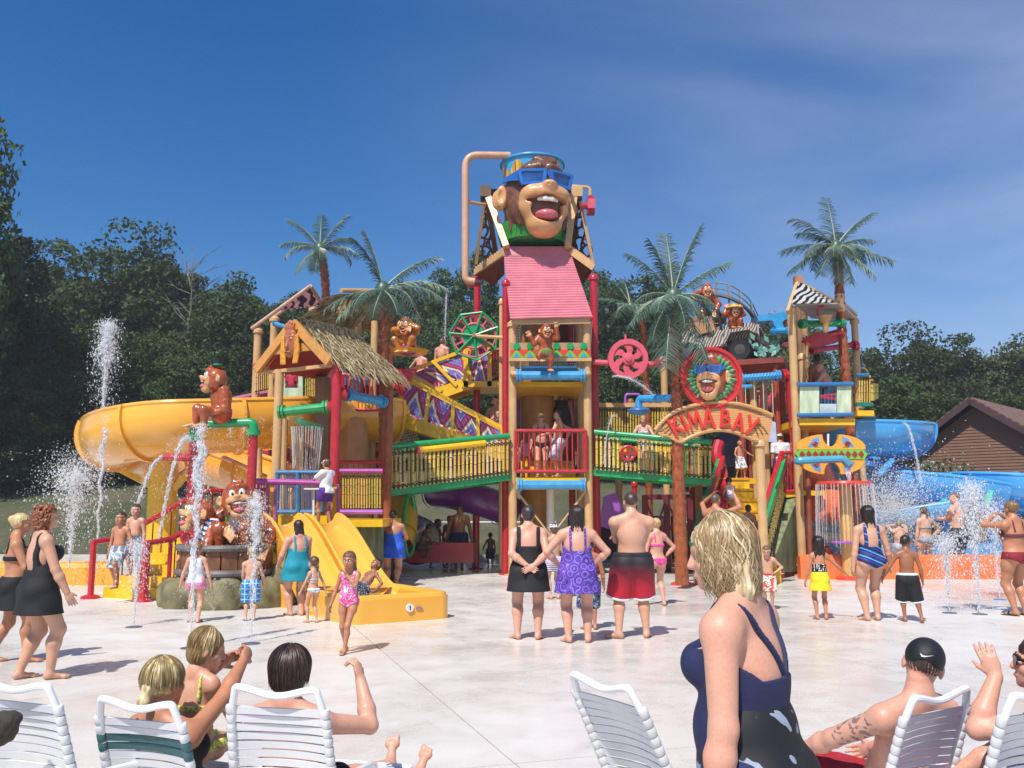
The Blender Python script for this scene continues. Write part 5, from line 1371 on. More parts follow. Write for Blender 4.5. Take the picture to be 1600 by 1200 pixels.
def rear_hut():
 r = thing('thatched_hut', 'smaller straw roofed hut standing higher behind the mask hut', 'hut', P(540, 505, 22.5) - V((0, 0, 4)))
 a, b = P(533, 461, 22.2), P(590, 460, 23.4); e1, e2 = P(468, 506, 21.4), P(560, 506, 21.9); f1, f2 = P(560, 500, 23.8), P(618, 500, 24.6)
 thatch(r, [(a, b, e2, e1), (a, b, f2, f1), (a, a, e1, f1)], STRAW, 3600, .55, .018, 12)
 mb = MB(); mb.add([a - V((0, 0, .07)), b - V((0, 0, .07)), e2 - V((0, 0, .07)), e1 - V((0, 0, .07)), f1 - V((0, 0, .07)), f2 - V((0, 0, .07))], [(0, 1, 2, 3), (0, 1, 5, 4), (0, 3, 4)]); part(mb, 'roof_board', mat('#8d7a54', .8, .3, 9), r, 0)
 part(MB().cyl(a + V((0, 0, .12)), b + V((.1, 0, .1)), .06, 8), 'ridge_pole', TAN, r)
 for px, y in ((507, 21.8), (585, 22.4), (560, 23.8)): post(r, px, 520, y, Z_(502, y), .09, TAN, cap=False)
 part(MB().beam(P(512, 512, 21.8), P(545, 492, 22.2), .08, .1), 'rafter', mat('#8a3a2c', .5, .2, 5), r, 0)
 zf = Z_(600, 21.5); slab(r, [(X_(505, 600, 21.5), 21.3), (X_(600, 600, 21.5), 21.3), (X_(600, 600, 21.5), 24), (X_(505, 600, 21.5), 24)], zf - .5, .14, YEL)
 rail_bars(r, P(535, 640, 21.3), P(602, 640, 21.3), P(535, 585, 21.3), P(602, 588, 21.3), 12, RED, .045, .014)
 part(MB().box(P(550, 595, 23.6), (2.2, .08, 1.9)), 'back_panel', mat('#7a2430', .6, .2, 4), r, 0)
 for px, c in ((545, DBLU), (582, BLU)): part(MB().box(P(px, 590, 23.3), (.5, .08, .4)), 'back_panel', c, r, 0)
rear_hut()
def rear_tower():
 r = thing('awning_tower', 'tan posted platform with a pink striped awning and bamboo side panels', 'play tower', P(440, 700, 23.5) - V((0, 0, 3)))
 Y = 23.0
 for px, t, y, rr in ((400, 515, Y, .105), (425, 497, 23.9, .105), (486, 482, 24.6, .1), (437, 570, Y - .05, .09), (470, 640, Y - .1, .08)): post(r, px, 600, y, Z_(t, y), rr, TAN)
 z = Z_(637, Y); xa, xb = X_(394, 637, Y), X_(503, 637, Y); slab(r, [(xa, Y - .1), (xb, Y - .1), (xb, 25), (xa, 25)], z, .18, YEL)
 part(MB().beam((xa, Y - .12, z - .2), (xb, Y - .12, z - .2), .1, .14), 'deck_beam', TAN, r, 0)
 bamboo(r, P(398, 615, Y - .1), P(420, 610, Y - .1), P(398, 578, Y - .1), P(420, 572, Y - .1), 7, 3)
 bamboo(r, P(476, 636, Y - .15), P(503, 628, Y - .15), P(476, 586, Y - .15), P(503, 578, Y - .15), 8, 4, mats=(0, 2))
 mar = mat('#b9cfae', .5, .3, 5, streak=(1, 1, .3))
 for q in (((434, 622), (445, 622), (445, 574), (434, 574)), ((466, 624), (473, 624), (473, 578), (466, 578)), ((445, 622), (466, 623), (466, 606), (445, 606))): quad_uv(r, [P(*v, Y - .12) for v in q], [(0, 0)] * 4, mar, 'marbled_panel', .04)
 rail_bars(r, P(434, 631, Y - .15), P(474, 631, Y - .15), P(434, 622, Y - .15), P(474, 623, Y - .15), 8, RED, .03, .012)
 pipe(r, [P(428, 505, 23.9), P(450, 512, 23.2)], .06, BLU); 
 for px in (402, 424): part(MB().ball(P(px, 573, Y - .05), .12), 'red_knob', RED, r)
 pk = zebra_mat('pink_zebra_canvas', lin('#e7c6cf'), lin('#3f3350'), 3.0, .9)
 q = [P(436, 484, 23.2), P(484, 450, 22.9), P(502, 476, 24.2), P(446, 484, 24.6)]; quad_uv(r, q, [(0, 0)] * 4, pk, 'awning', .02)
 for a, b in (((393, 514, 22.9), (485, 447, 22.9)), ((485, 447, 22.9), (505, 478, 24.3)), ((425, 497, 23.9), (445, 484, 24.6))): part(MB().cyl(P(*a), P(*b), .055, 8), 'awning_pole', mat('#c39a86', .5, .2, 6), r)
rear_tower()
# ---------------------------------------------------------------- big yellow slide
def sweep(pts, n=8): return spline([P(*q) for q in pts], n)
def yellow_slide():
 r = thing('yellow_slide', 'big yellow open flume slide curling round behind the ape arch', 'water slide', P(255, 850, 20.8) - V((0, 0, .75)))
 up = sweep([(612, 640, 22.6), (520, 642, 21.8), (430, 648, 20.8), (340, 652, 20.1), (265, 656, 19.8), (205, 667, 20.2), (180, 680, 21.3), (202, 690, 22.6), (250, 697, 23.3), (320, 706, 23.0), (390, 726, 22.0), (450, 752, 21.0), (505, 782, 20.2)], 6)
 flume(r, up, .82, SLIDE, 10, 1.9, tilt=[-min(12, 2 * i) if i < 46 else -max(0, 12 - (i - 46)) for i in range(len(up))], rimw=.06)
 mb = MB(); mb.cyl(V((X_(256, 780, 20.8), 20.8, 0)), V((X_(256, 722, 20.8), 20.8, Z_(722, 20.8))), .33, 18); part(mb, 'column', YEL, r)
 for a, b in (((256, 770, 20.8), (190, 735, 20.3)), ((258, 760, 20.8), (300, 730, 21.5)), ((254, 750, 20.8), (235, 735, 22.4)), ((262, 775, 20.8), (330, 700, 20.4))): part(MB().beam(P(*a), P(*b), .1, .12), 'bracket', YEL, r, 0)
 for px, y, t in ((548, 21.2, 655), (640, 22.5, 700)): pass
 mb = MB(); x = X_(548, 740, 21.6); mb.lathe([(.62, 0), (.38, Z_(655, 21.6))], (x, 21.6, 0), 18); part(mb, 'column', mat('#d9a066', .4, .1, 4, coat=.2), r)
yellow_slide()
def pink_slide():
 r = thing('pink_slide', 'faded pink flume partly seen behind the yellow slide rim', 'water slide', P(380, 640, 26) - V((0, 0, 2)))
 flume(r, sweep([(300, 640, 25.2), (345, 634, 25.6), (395, 624, 26), (440, 616, 26.4)]), .5, mat('#c4628f', .35, .1, 3, coat=.3), 10, 1.5)
pink_slide()
def red_tubes():
 r = thing('red_tube_slide', 'dark red tube slide in the shade under the left huts', 'water slide', P(470, 740, 23.5) - V((0, 0, 2.3)))
 tube_slide(r, sweep([(600, 690, 25), (540, 700, 24.6), (480, 706, 24), (430, 725, 24.2), (410, 760, 25)]), .5, RSLIDE)
 r = thing('red_tube_slide', 'red tube slide with a round open mouth under the bamboo bridge beside the green hoop', 'water slide', P(650, 870, 23) - V((0, 0, .2)))
 tube_slide(r, sweep([(610, 850, 26), (635, 838, 24.5), (652, 845, 23.2)]), .62, RSLIDE)
 mb = MB(); mb.box(P(690, 862, 23.4), (1.7, 1.2, .5)); part(mb, 'runout', RSLIDE, r, 0)
 r = thing('purple_tube_slide', 'shaded purple tube slide running behind the red post under the bamboo bridge', 'water slide', P(740, 780, 24.5) - V((0, 0, 1)))
 tube_slide(r, sweep([(680, 768, 25), (720, 774, 24.3), (760, 785, 24.2), (800, 800, 24.6)]), .42, PSLIDE)
 r = thing('yellow_tube_slide', 'yellow tube slide end with a green hoop behind the woman in the blue skirt', 'water slide', P(625, 860, 22) - V((0, 0, .6)))
 tube_slide(r, sweep([(620, 775, 22.5), (626, 810, 22.0), (618, 850, 21.5)]), .42, mat('#c9962c', .3, .15, 2, coat=.3))
 c = P(640, 820, 21.7); part(MB().tube([c + V((.1 * math.cos(a * PI / 12), .3 * math.cos(a * PI / 12), .75 * math.sin(a * PI / 12))) for a in range(24)], .05, 8, closed=True), 'hoop', GRN, r)
red_tubes()
# ---------------------------------------------------------------- toddler tower with the twin slide
def toddler_tower():
 Y = 17.5; r = thing('toddler_tower', 'low play deck with purple railings, blue fence and bamboo side panel', 'play tower', P(490, 860, Y) - V((0, 0, .7)))
 z = Z_(812, Y); xa, xb = X_(432, 812, Y), X_(598, 812, Y)
 slab(r, [(xa, Y), (xb, Y), (xb, 20.4), (xa, 20.4)], z, .14, YEL)
 part(MB().beam((xa, Y - .03, z - .05), (X_(512, 812, Y), Y - .03, z - .05), .07, .26), 'edge_beam', YEL, r, 0)
 pipe(r, [P(401, 752, Y - .1), P(519, 755, Y - .1)], .06, PUR, flange=False)
 for px, w in ((424, 12), (522, 13)):
  a, b, c, d = P(px - w / 2, 812, Y - .1), P(px + w / 2, 812, Y - .1), P(px + w / 2, 757, Y - .1), P(px - w / 2, 757, Y - .1)
  part(MB().tube([a, b, c, d], .03, 8, closed=True), 'panel_frame', PUR, r); quad_uv(r, [a, b, c, d], [(0, 0)] * 4, mat('#eda823', .35, .1, 4, coat=.2), 'side_panel', .04)
 rail_bars(r, P(403, 812, Y - .05), P(418, 812, Y - .05), P(403, 756, Y - .05), P(418, 756, Y - .05), 4, PUR, .025, .012)
 DB = mat('#3f78a8', .4, .12, 5, coat=.2)
 rail_bars(r, P(433, 800, 18.8), P(502, 800, 18.8), P(433, 738, 18.8), P(502, 738, 18.8), 16, DB, .05, .014)
 part(MB().cyl(P(465, 800, 18.75), P(465, 738, 18.75), .045, 8), 'gate_post', DB, r); part(MB().cyl(P(404, 700, 20.0), P(404, 800, 20.0), .08), 'post', TAN, r)
 pw = MB(); 
 pw.box(P(490, 764, 17.9), (.32, .3, .03)); pw.cyl(P(490, 765, 17.9), P(490, 818, 17.9), .025, 8); part(pw, 'pedestal', WHITE, r)
 ys = 18.1; bamboo(r, P(534, 799, ys), P(596, 799, ys), P(534, 740, ys), P(596, 740, ys), 15, 7, mats=(0, 2, 1))
 for yy in (736, 800): part(MB().cyl(P(531, yy, ys - .05), P(598, yy, ys - .05), .05, 10), 'rail', PUR if yy < 790 else LILAC, r)
 rail_bars(r, P(530, 738, 19.9), P(600, 738, 19.9), P(530, 722, 19.9), P(600, 722, 19.9), 8, RED, .04, .014)
 moss_panel(r, [P(500, 893, ys - .05), P(598, 893, ys - .05), P(598, 816, ys - .05), P(500, 816, ys - .05)])
 moss_panel(r, [P(436, 905, Y + .05), P(500, 905, Y + .05), P(500, 820, Y + .05), P(436, 820, Y + .05)])
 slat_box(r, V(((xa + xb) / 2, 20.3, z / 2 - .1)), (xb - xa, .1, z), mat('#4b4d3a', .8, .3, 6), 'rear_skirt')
 for i in range(10):
  pass
 for px, yy in ((444, 700), (470, 705)): part(MB().cyl(P(px, 655, 19.6), V((X_(px, 700, 19.6), 19.6, 0)), .085, 10), 'post', TAN, r)
toddler_tower()
def twin_slide():
 A, B, C, D = V((-2.22, 12.6, 0)), V((-.89, 13.44, 0)), V((-1.73, 14.65, 0)), V((-3.06, 13.8, 0))
 u = (B - A).normalized(); w = (C - B).normalized()       # u across the front, w back towards the slide
 r = thing('twin_slide', 'yellow twin lane toddler slide ending in a shallow rounded basin marked 1', 'water slide', (A + C) / 2)
 H = .33
 def rr(x0, x1, y0, y1, rad, n=6):
  o = []
  for cx, cy, a0 in ((x1 - rad, y0 + rad, -90), (x1 - rad, y1 - rad, 0), (x0 + rad, y1 - rad, 90), (x0 + rad, y0 + rad, 180)):
   for k in range(n + 1): a = R(a0 + 90 * k / n); o.append((cx + rad * math.cos(a), cy + rad * math.sin(a)))
  return o
 L, Wd = (B - A).length, (C - B).length
 outer, inner = rr(-.02, L + .02, 0, Wd + .35, .2), rr(.12, L - .12, .14, Wd + .3, .12)
 part(MB().ringprism(outer, inner, A + V((0, 0, H / 2)), u, w, H), 'basin_wall', SLIDE, r, 40)
 part(MB().tube([A + u * x + w * y + V((0, 0, H)) for x, y in rr(.05, L - .05, .07, Wd + .33, .16)], .06, 8, closed=True), 'basin_rim', SLIDE, r)
 part(MB().prism(inner, A + V((0, 0, .1)), u, w, .06), 'basin_floor', SLIDE, r)
 m, t, b = new_mat('basin_water'); b.inputs['Base Color'].default_value = (.75, .72, .62, 1); b.inputs['Roughness'].default_value = .05; b.inputs['Transmission Weight'].default_value = .75; b.inputs['IOR'].default_value = 1.33
 n = nd(t, 'ShaderNodeTexNoise', i_Scale=9.0, i_Detail=5); bp = nd(t, 'ShaderNodeBump', i_Strength=.7, i_Distance=.05); t.links.new(n.outputs['Fac'], bp.inputs['Height']); t.links.new(bp.outputs[0], b.inputs['Normal'])
 part(MB().prism(rr(.11, L - .11, .13, Wd + .28, .12), A + V((0, 0, .22)), u, w, .02), 'water', m, r, 0)
 c = A + u * (L * .56) - w * .012 + V((0, 0, .19)); rot = Matrix((u, w, V((0, 0, 1)))).transposed()
 part(MB().lathe([(.058, -.006), (.058, .012)], c, 20, rot=rot @ Matrix.Rotation(R(90), 3, 'X')), 'number_disc', WHITE, r, 40)
 part(MB().prism([(-.008, -.03), (.008, -.03), (.008, .032), (-.004, .032), (-.018, .02), (-.008, .018)], c - w * .014, u, V((0, 0, 1)), .008), 'numeral_one', mat('#20507e', .4, .05, 5), r, 0)
 part(MB().prism([(-.05, -.015), (.05, -.025), (.055, .0), (.0, .028), (-.04, .015)], c + u * .15 - w * .0 - V((0, 0, .01)), u, V((0, 0, 1)), .012), 'safety_sticker', mat('#a9798a', .5, .6, 60), r, 0)
 S0, n = 2.75, 16
 for lane in (0, 1):
  x0, x1 = (.06 + lane * (L / 2 - .02), L / 2 - .02 + lane * (L / 2 - .04)); K = 12; vs = []
  for i in range(n + 1):
   s = i / n; y = Wd - .05 + S0 * s * .94; zz = .13 + 1.18 * (s * s * (3 - 2 * s)) ** .92 + .02
   base = A + w * y + V((0, 0, zz))
   hw = (x1 - x0) / 2; cx = (x0 + x1) / 2
   prof = [(-hw, -.25), (-hw, .17), (-hw + .035, .2), (-hw + .08, .16)] + [(-(hw - .09) * math.cos(PI * k / K), .14 - .16 * math.sin(PI * k / K)) for k in range(1, K)] + [(hw - .08, .16), (hw - .035, .2), (hw, .17), (hw, -.25)]
   vs += [base + u * (cx + x) + V((0, 0, z)) for x, z in prof]
  W = len(prof); fs = [(i * W + k, i * W + k + 1, (i + 1) * W + k + 1, (i + 1) * W + k) for i in range(n) for k in range(W - 1)]
  fs += [(i * W, (i + 1) * W, (i + 1) * W + W - 1, i * W + W - 1) for i in range(n)] + [tuple(range(W))[::-1], tuple(n * W + k for k in range(W))]
  mb = MB(); mb.add(vs, fs); q = part(mb, 'slide_lane', SLIDE, r, 40)
 mb = MB(); mb.prism([(0, 0), (1.4, 0), (1.4, .9), (.7, .55), (.25, .12)], A + w * (Wd + .9) + u * (L + .0), w, V((0, 0, 1)), .04); part(mb, 'slide_side', SLIDE, r, 0)
 mb = MB(); mb.prism([(0, 0), (1.4, 0), (1.4, .9), (.7, .55), (.25, .12)], A + w * (Wd + .9) + u * .05, w, V((0, 0, 1)), .04); part(mb, 'slide_side', SLIDE, r, 0)
 return A, u, w, L, Wd
TS = twin_slide()
def railed_stairs():
 r = thing('railed_stairs', 'red railed yellow steps climbing from the splash deck beside the ape tub', 'stairs', G(185, 938))
 F = [G(141, 935), G(223, 940)]; dirn = V((.55, .84, 0)).normalized(); rise = .42
 acr = (F[1] - F[0]); 
 for i in range(6):
  h = .19 * (i + 1); c = (F[0] + F[1]) / 2 + dirn * (.35 + .30 * i); part(MB().box((c.x, c.y, h / 2), (acr.length * .92, .32, h), Matrix.Rotation(math.atan2(acr.y, acr.x), 3, 'Z')), 'step', YEL, r, 0)
 for k, f in enumerate(F):
  m = RED; a = f; b0 = f + dirn * .5 + V((0, 0, .15)); b1 = f + dirn * 2.3 + V((0, 0, 1.15)); H = V((0, 0, .95))
  part(MB().lathe([(.17, 0), (.16, .04), (.07, .07)], a, 14), 'base_disc', m, r); 
  rr = .055 if k == 0 else .085
  part(MB().cyl(a, a + V((0, 0, 1.02)), rr, 10), 'rail_post', m, r)
  part(MB().tube(bend([a + V((0, 0, 1.0)), b0 + H * .95, b1 + H * .86, b1 + H * .86 + dirn * .6], .15), .05, 10), 'handrail', m, r)
  part(MB().tube(bend([b0 + V((0, 0, .9)), b0 - V((0, 0, .0)), b1 + V((0, 0, .05)), b1 + H * .85], .08), .04, 8), 'lower_rail', m, r)
  for i in range(9):
   t = (i + .5) / 9; part(MB().cyl(b0.lerp(b1, t) + V((0, 0, .02)), b0.lerp(b1, t) + H * .9, .013, 6), 'bar', mat('#7d2a34', .4, .1, 6), r)
  for i in range(2): p = b1 + dirn * (.25 + .3 * i); part(MB().cyl(V((p.x, p.y, 1.1)), p + H * .86, .03, 8), 'bar', m, r)
 c = (F[0] + F[1]) / 2 + dirn * 3.0; part(MB().box((c.x, c.y, .58), (acr.length, 1.4, 1.14), Matrix.Rotation(math.atan2(acr.y, acr.x), 3, 'Z')), 'landing', YEL, r, 0)
railed_stairs()
def spray_arch():
 Y = 16.5; r = thing('spray_arch', 'red and green pipe arch with spouts that the top hatted ape sits on', 'water pipe', P(350, 830, Y) - V((0, 0, 1.2)))
 a, b = P(303, 683, Y), P(396, 676, Y)
 for p, e in ((a, 0), (b, 0)): part(MB().cyl(V((p.x, Y, 0)), p, .085, 12), 'post', RED, r); part(MB().cyl(p - V((0, 0, .05)), p + V((0, 0, .06)), .125, 14), 'flange', GRN, r); part(MB().lathe([(.2, 0), (.18, .05), (.1, .07)], V((p.x, Y, 0)), 14), 'base_disc', RED, r)
 part(MB().tube(bend([a, P(303, 663, Y), P(396, 660, Y), b], .18), .085, 12), 'cross_pipe', GRN, r)
 pipe(r, [P(303, 716, Y), P(255, 714, Y - .1)], .07, RED, flange=False); pipe(r, [P(303, 845, Y), P(340, 838, Y), P(396, 836, Y)], .05, GRN, flange=False)
 pipe(r, [P(303, 838, Y), P(292, 840, Y - .4)], .09, RED)
spray_arch()
def pool_walls():
 for nm, lab, x0, x1, Y, h, m in (('pool_wall', 'low yellow pool wall behind the two women in black', -22, -8.4, 19.2, .36, mat('#eba63a', .35, .1, 2, coat=.3, dirt=.1)), ('pool_wall', 'low orange pool wall behind the fountains and the boy in black shorts', 6.6, 30, 20.8, .42, mat('#f0773a', .35, .12, 2, coat=.3, dirt=.1))):
  mb = MB(); mb.box(((x0 + x1) / 2, Y, h / 2), (x1 - x0, .25, h)); mb.tube([(x0, Y, h), (x1, Y, h)], .13, 8); solo(mb, nm, m, lab, 'wall')
 for lab, pts in (('pale concrete kerb along the foot of the grass bank', [(-40, 27.6), (40, 27.6)]), ):
  mb = MB(); mb.box((0, 27.4, .09), (70, .25, .26)); o = part(mb, 'kerb', mat('#bdb8ae', .8, .15, 3), None, 0); o['kind'] = 'structure'
 mb = MB(); r = thing('bank_rail', 'thin white rail running along the grass bank behind the bridges', 'rail', (0, 30, .5))
 part(MB().cyl((-6, 30, 1.15), (9, 30, 1.15), .025, 6), 'rail', WHITE, r)
 for i in range(6): part(MB().cyl((-6 + i * 2.9, 30, 0), (-6 + i * 2.9, 30, 1.15), .025, 6), 'rail_post', WHITE, r)
pool_walls()
# ================================================================ right half: zebra tower, entry stairs, jeep, blue slides
def zebra_tower():
 Y = 21.6; r = thing('zebra_tower', 'tan posted lookout deck under a black and white zebra canopy', 'play tower', V((X_(1290, 800, Y), Y + 1, 0)))
 post(r, 1243, 640, Y, Z_(482, Y), .1, TAN); post(r, 1338, 560, 23.6, Z_(500, 23.6), .09, TAN); post(r, 1262, 600, 23.8, Z_(470, 23.8), .085, TAN); post(r, 1252, 560, 24.3, Z_(470, 24.3), .1, mat('#8f6a50', .5, .2, 4))
 post(r, 1254, 590, 23.0, Z_(556, 23.0), .085, TAN)
 part(MB().lathe([(.2, 0), (.2, .05), (.12, .08)], V((X_(1342, 892, 22.3), 22.3, 0)), 14), 'footing', mat('#e24a35', .35, .1, 5), r)
 part(MB().cyl(P(1312, 460, 22.3), P(1313, 488, 22.3), .125, 12), 'trunk_sleeve', TAN, r)
 z = Z_(655, Y); xa, xb = X_(1246, 655, Y), X_(1332, 655, Y)
 slab(r, [(xa, Y - .15), (xb, Y - .15), (xb, 24), (xa, 24)], z, .16, YEL)
 for yy in (601, 649): part(MB().cyl(P(1246, yy, Y - .2), P(1333, yy - 1, Y - .2), .055, 10), 'rail', DBLU, r)
 mar = mat('#c9d6b4', .5, .35, 5, streak=(1, 1, .3))
 for q in (((1250, 646), (1280, 646), (1280, 603), (1250, 603)), ((1308, 645), (1330, 645), (1330, 602), (1308, 602))): quad_uv(r, [P(*v, Y - .17) for v in q], [(0, 0)] * 4, mar, 'marbled_panel', .05)
 quad_uv(r, [P(*v, Y - .165) for v in ((1281, 646), (1307, 646), (1307, 631), (1281, 631))], [(0, 0)] * 4, mat('#b7c4c6', .5, .2, 5), 'lower_panel', .04)
 for k in range(5): part(MB().cyl(P(1283 + k * 5.5, 646, Y - .12), P(1283 + k * 5.5, 602, Y - .12), .012, 6), 'bar', DBLU, r)
 c = P(1294, 618, Y - .1); part(MB().tube(spline([c + V((.18 * math.cos(a * .9), 0, .02 * a - .1)) for a in range(8)], 3), .035, 8), 'red_coil', RED, r)
 y2 = 23.0; a0, b0, a1, b1 = P(1341, 633, y2), P(1361, 633, y2), P(1341, 588, y2), P(1361, 588, y2)
 bamboo(r, a0, b0, a1, b1, 5, 9, mats=(0, 1)); part(MB().cyl(P(1338, 586, y2 - .05), P(1357, 586, y2 - .05), .05, 8), 'rail', DBLU, r); part(MB().beam(P(1338, 632, y2 - .06), P(1362, 632, y2 - .06), .08, .1), 'rail', mat('#1e7a6a', .4, .1, 5), r, 0)
 bamboo(r, P(1361, 634, y2), P(1369, 630, 24.2), P(1361, 590, y2), P(1369, 592, 24.2), 6, 10, mats=(0, 2))
 slab(r, [(X_(1337, 640, y2), y2 - .1), (X_(1363, 640, y2), y2 - .1), (X_(1368, 640, 24.3), 24.3), (X_(1337, 640, y2), 24.3)], Z_(642, y2), .14, YEL)
 part(MB().tube(arc(P(1347, 584, 23.6), .16, 0, PI, 8), .02, 6), 'hoop', TAN, r)
 pipe(r, [P(1251, 506, Y), P(1316, 505, 22.2)], .085, GRN); part(MB().tube([P(1251 + i * 2.6, 506 + 2.2 * math.sin(i * 1.2), Y - .05) for i in range(25)], .02, 5), 'wrap_rope', mat('#0f6a3a', .5, .2, 5), r)
 pipe(r, [P(1256, 534, 22.6), P(1318, 517, 22.2)], .085, RED); pipe(r, [P(1268, 548, 22.9), P(1338, 538, 23.5)], .075, RED); part(MB().cyl(P(1335, 541, 23.4), P(1341, 541, 23.4), .12, 10), 'flange', RED, r)
 v = MB(); v.prism([(0, 0), (.35, .2), (.9, .12), (.9, -.05), (.3, -.2)], P(1253, 532, 22.4), (1, 0, 0), (0, 0, 1), .25); part(v, 'red_chute', RED, r, 0)
 pipe(r, [P(1278, 492, Y), P(1278, 481, Y), P(1288, 479, Y)], .03, RED, flange=False, rb=.06)
 cb = P(1289, 494, Y); mb = MB(); mb.lathe([(.03, -.42), (.17, -.02), (.18, 0), (.15, 0), (.02, -.36)], cb, 20); part(mb, 'cone_bucket', mat('#c79a5e', .5, .15, 6), r)
 part(MB().cyl(P(1225, 540, 22.5), P(1236, 538, Y), .07, 8), 'stub_pipe', RED, r)
 zb = zebra_mat('zebra_canvas', lin('#e9e7e4'), lin('#26262a'), 2.6, .7)
 ap = P(1247, 438, 22.0); q1, q2, q3 = P(1307, 471, 22.6), P(1293, 472, 21.2), P(1238, 474, 21.2)
 quad_uv(r, [ap, q3, q2, q1], [(0, 0)] * 4, zb, 'canopy', .03)
 g = mat('#a9a29a', .7, .15, 5); quad_uv(r, [P(1241, 474, 21.4), P(1308, 473, 21.5), P(1336, 500, 23.9), P(1268, 496, 24.0)], [(0, 0)] * 4, g, 'canopy_underside', .03)
 quad_uv(r, [ap, q1, P(1336, 499, 24.0), P(1262, 470, 24.2)], [(0, 0)] * 4, zb, 'canopy', .03)
 for a, b in (((1247, 438, 22.0), (1231, 487, 21.2)), ((1246, 440, 22.0), (1316, 478, 22.4)), ((1316, 478, 22.4), (1341, 503, 24)), ((1312, 470, 22.4), (1338, 492, 24))): part(MB().beam(P(*a), P(*b), .08, .08), 'canopy_pole', TAN, r, 0)
 part(MB().box(ap, (.2, .2, .2)), 'peak_block', mat('#b07a58', .5, .2, 5), r, 0)
zebra_tower()
def stripe_slide_right():
 r = thing('blue_chute', 'small blue tipping chute on a red frame left of the zebra canopy', 'water toy', P(1210, 505, 22.6) - V((0, 0, .3)))
 v = MB(); v.prism([(-.55, .06), (-.2, .12), (.15, .18), (.3, .05), (.1, -.1), (.18, -.3), (-.05, -.3), (-.15, -.05), (-.5, -.08)], P(1212, 500, 22.6), (1, 0, 0), (0, 0, 1), .4); part(v, 'chute', BLU, r, 30)
 pipe(r, [P(1208, 517, 22.6), P(1236, 517, 22.0)], .08, BLU); pipe(r, [P(1207, 496, 22.6), P(1207, 490, 22.6), P(1226, 490, 22.6), P(1226, 512, 22.6)], .03, mat('#e0492e', .35, .1, 5), flange=False, rb=.05)
stripe_slide_right()
def red_bend_pipe():
 Y = 22.2; r = thing('twisted_pipe', 'blue ribbed pipe turning into a tall red pipe beside the entrance arch', 'water pipe', V((X_(1254, 890, Y), Y, 0)))
 a, b = P(1153, 592, Y), P(1219, 587, Y); pipe(r, [a, b], .1, BLU)
 for i in range(13): t = i / 13; p = a.lerp(b, t + .03); part(MB().tube([p + V((-.03 + .05 * math.sin(k * .785 / 1), .105 * math.cos(k * PI / 4), .105 * math.sin(k * PI / 4))) for k in range(8)], .014, 5, closed=True), 'rib', mat('#2f86c0', .4, .1, 5), r)
 pipe(r, [b + V((.05, 0, 0)), P(1234, 586, Y), P(1243, 700, Y), V((X_(1254, 890, Y), Y, .05))], .115, RED, rb=.4)
 part(MB().lathe([(.3, 0), (.3, .05), (.14, .09)], V((X_(1254, 890, Y), Y, 0)), 18), 'base_disc', mat('#e24a35', .35, .1, 5), r)
 pipe(r, [P(1128, 606, Y + .4), P(1175, 604, Y + .4)], .06, BLU, flange=False)
 for i in range(6): p = P(1136 + i * 14, 594, Y); part(MB().cyl(p, p - V((0, 0, .9)), .008, 4), 'cord', ROPE, r)
red_bend_pipe()
def shower_bowl():
 Y = 20.3; r = thing('shower_bowl', 'blue pipe arm ending in a shallow blue shower bowl over the bridge', 'water toy', P(998, 640, Y) - V((0, 0, .2)))
 pipe(r, [P(1066, 622, Y - .9), P(1052, 622, Y - .6), P(998, 623, Y), P(998, 638, Y)], .085, BLU, flange=False, rb=.18)
 part(MB().lathe([(.05, .12), (.12, .06), (.26, .0), (.27, -.03), (.2, -.1), (.05, -.14)], P(998, 640, Y), 22), 'bowl', DBLU, r)
shower_bowl()
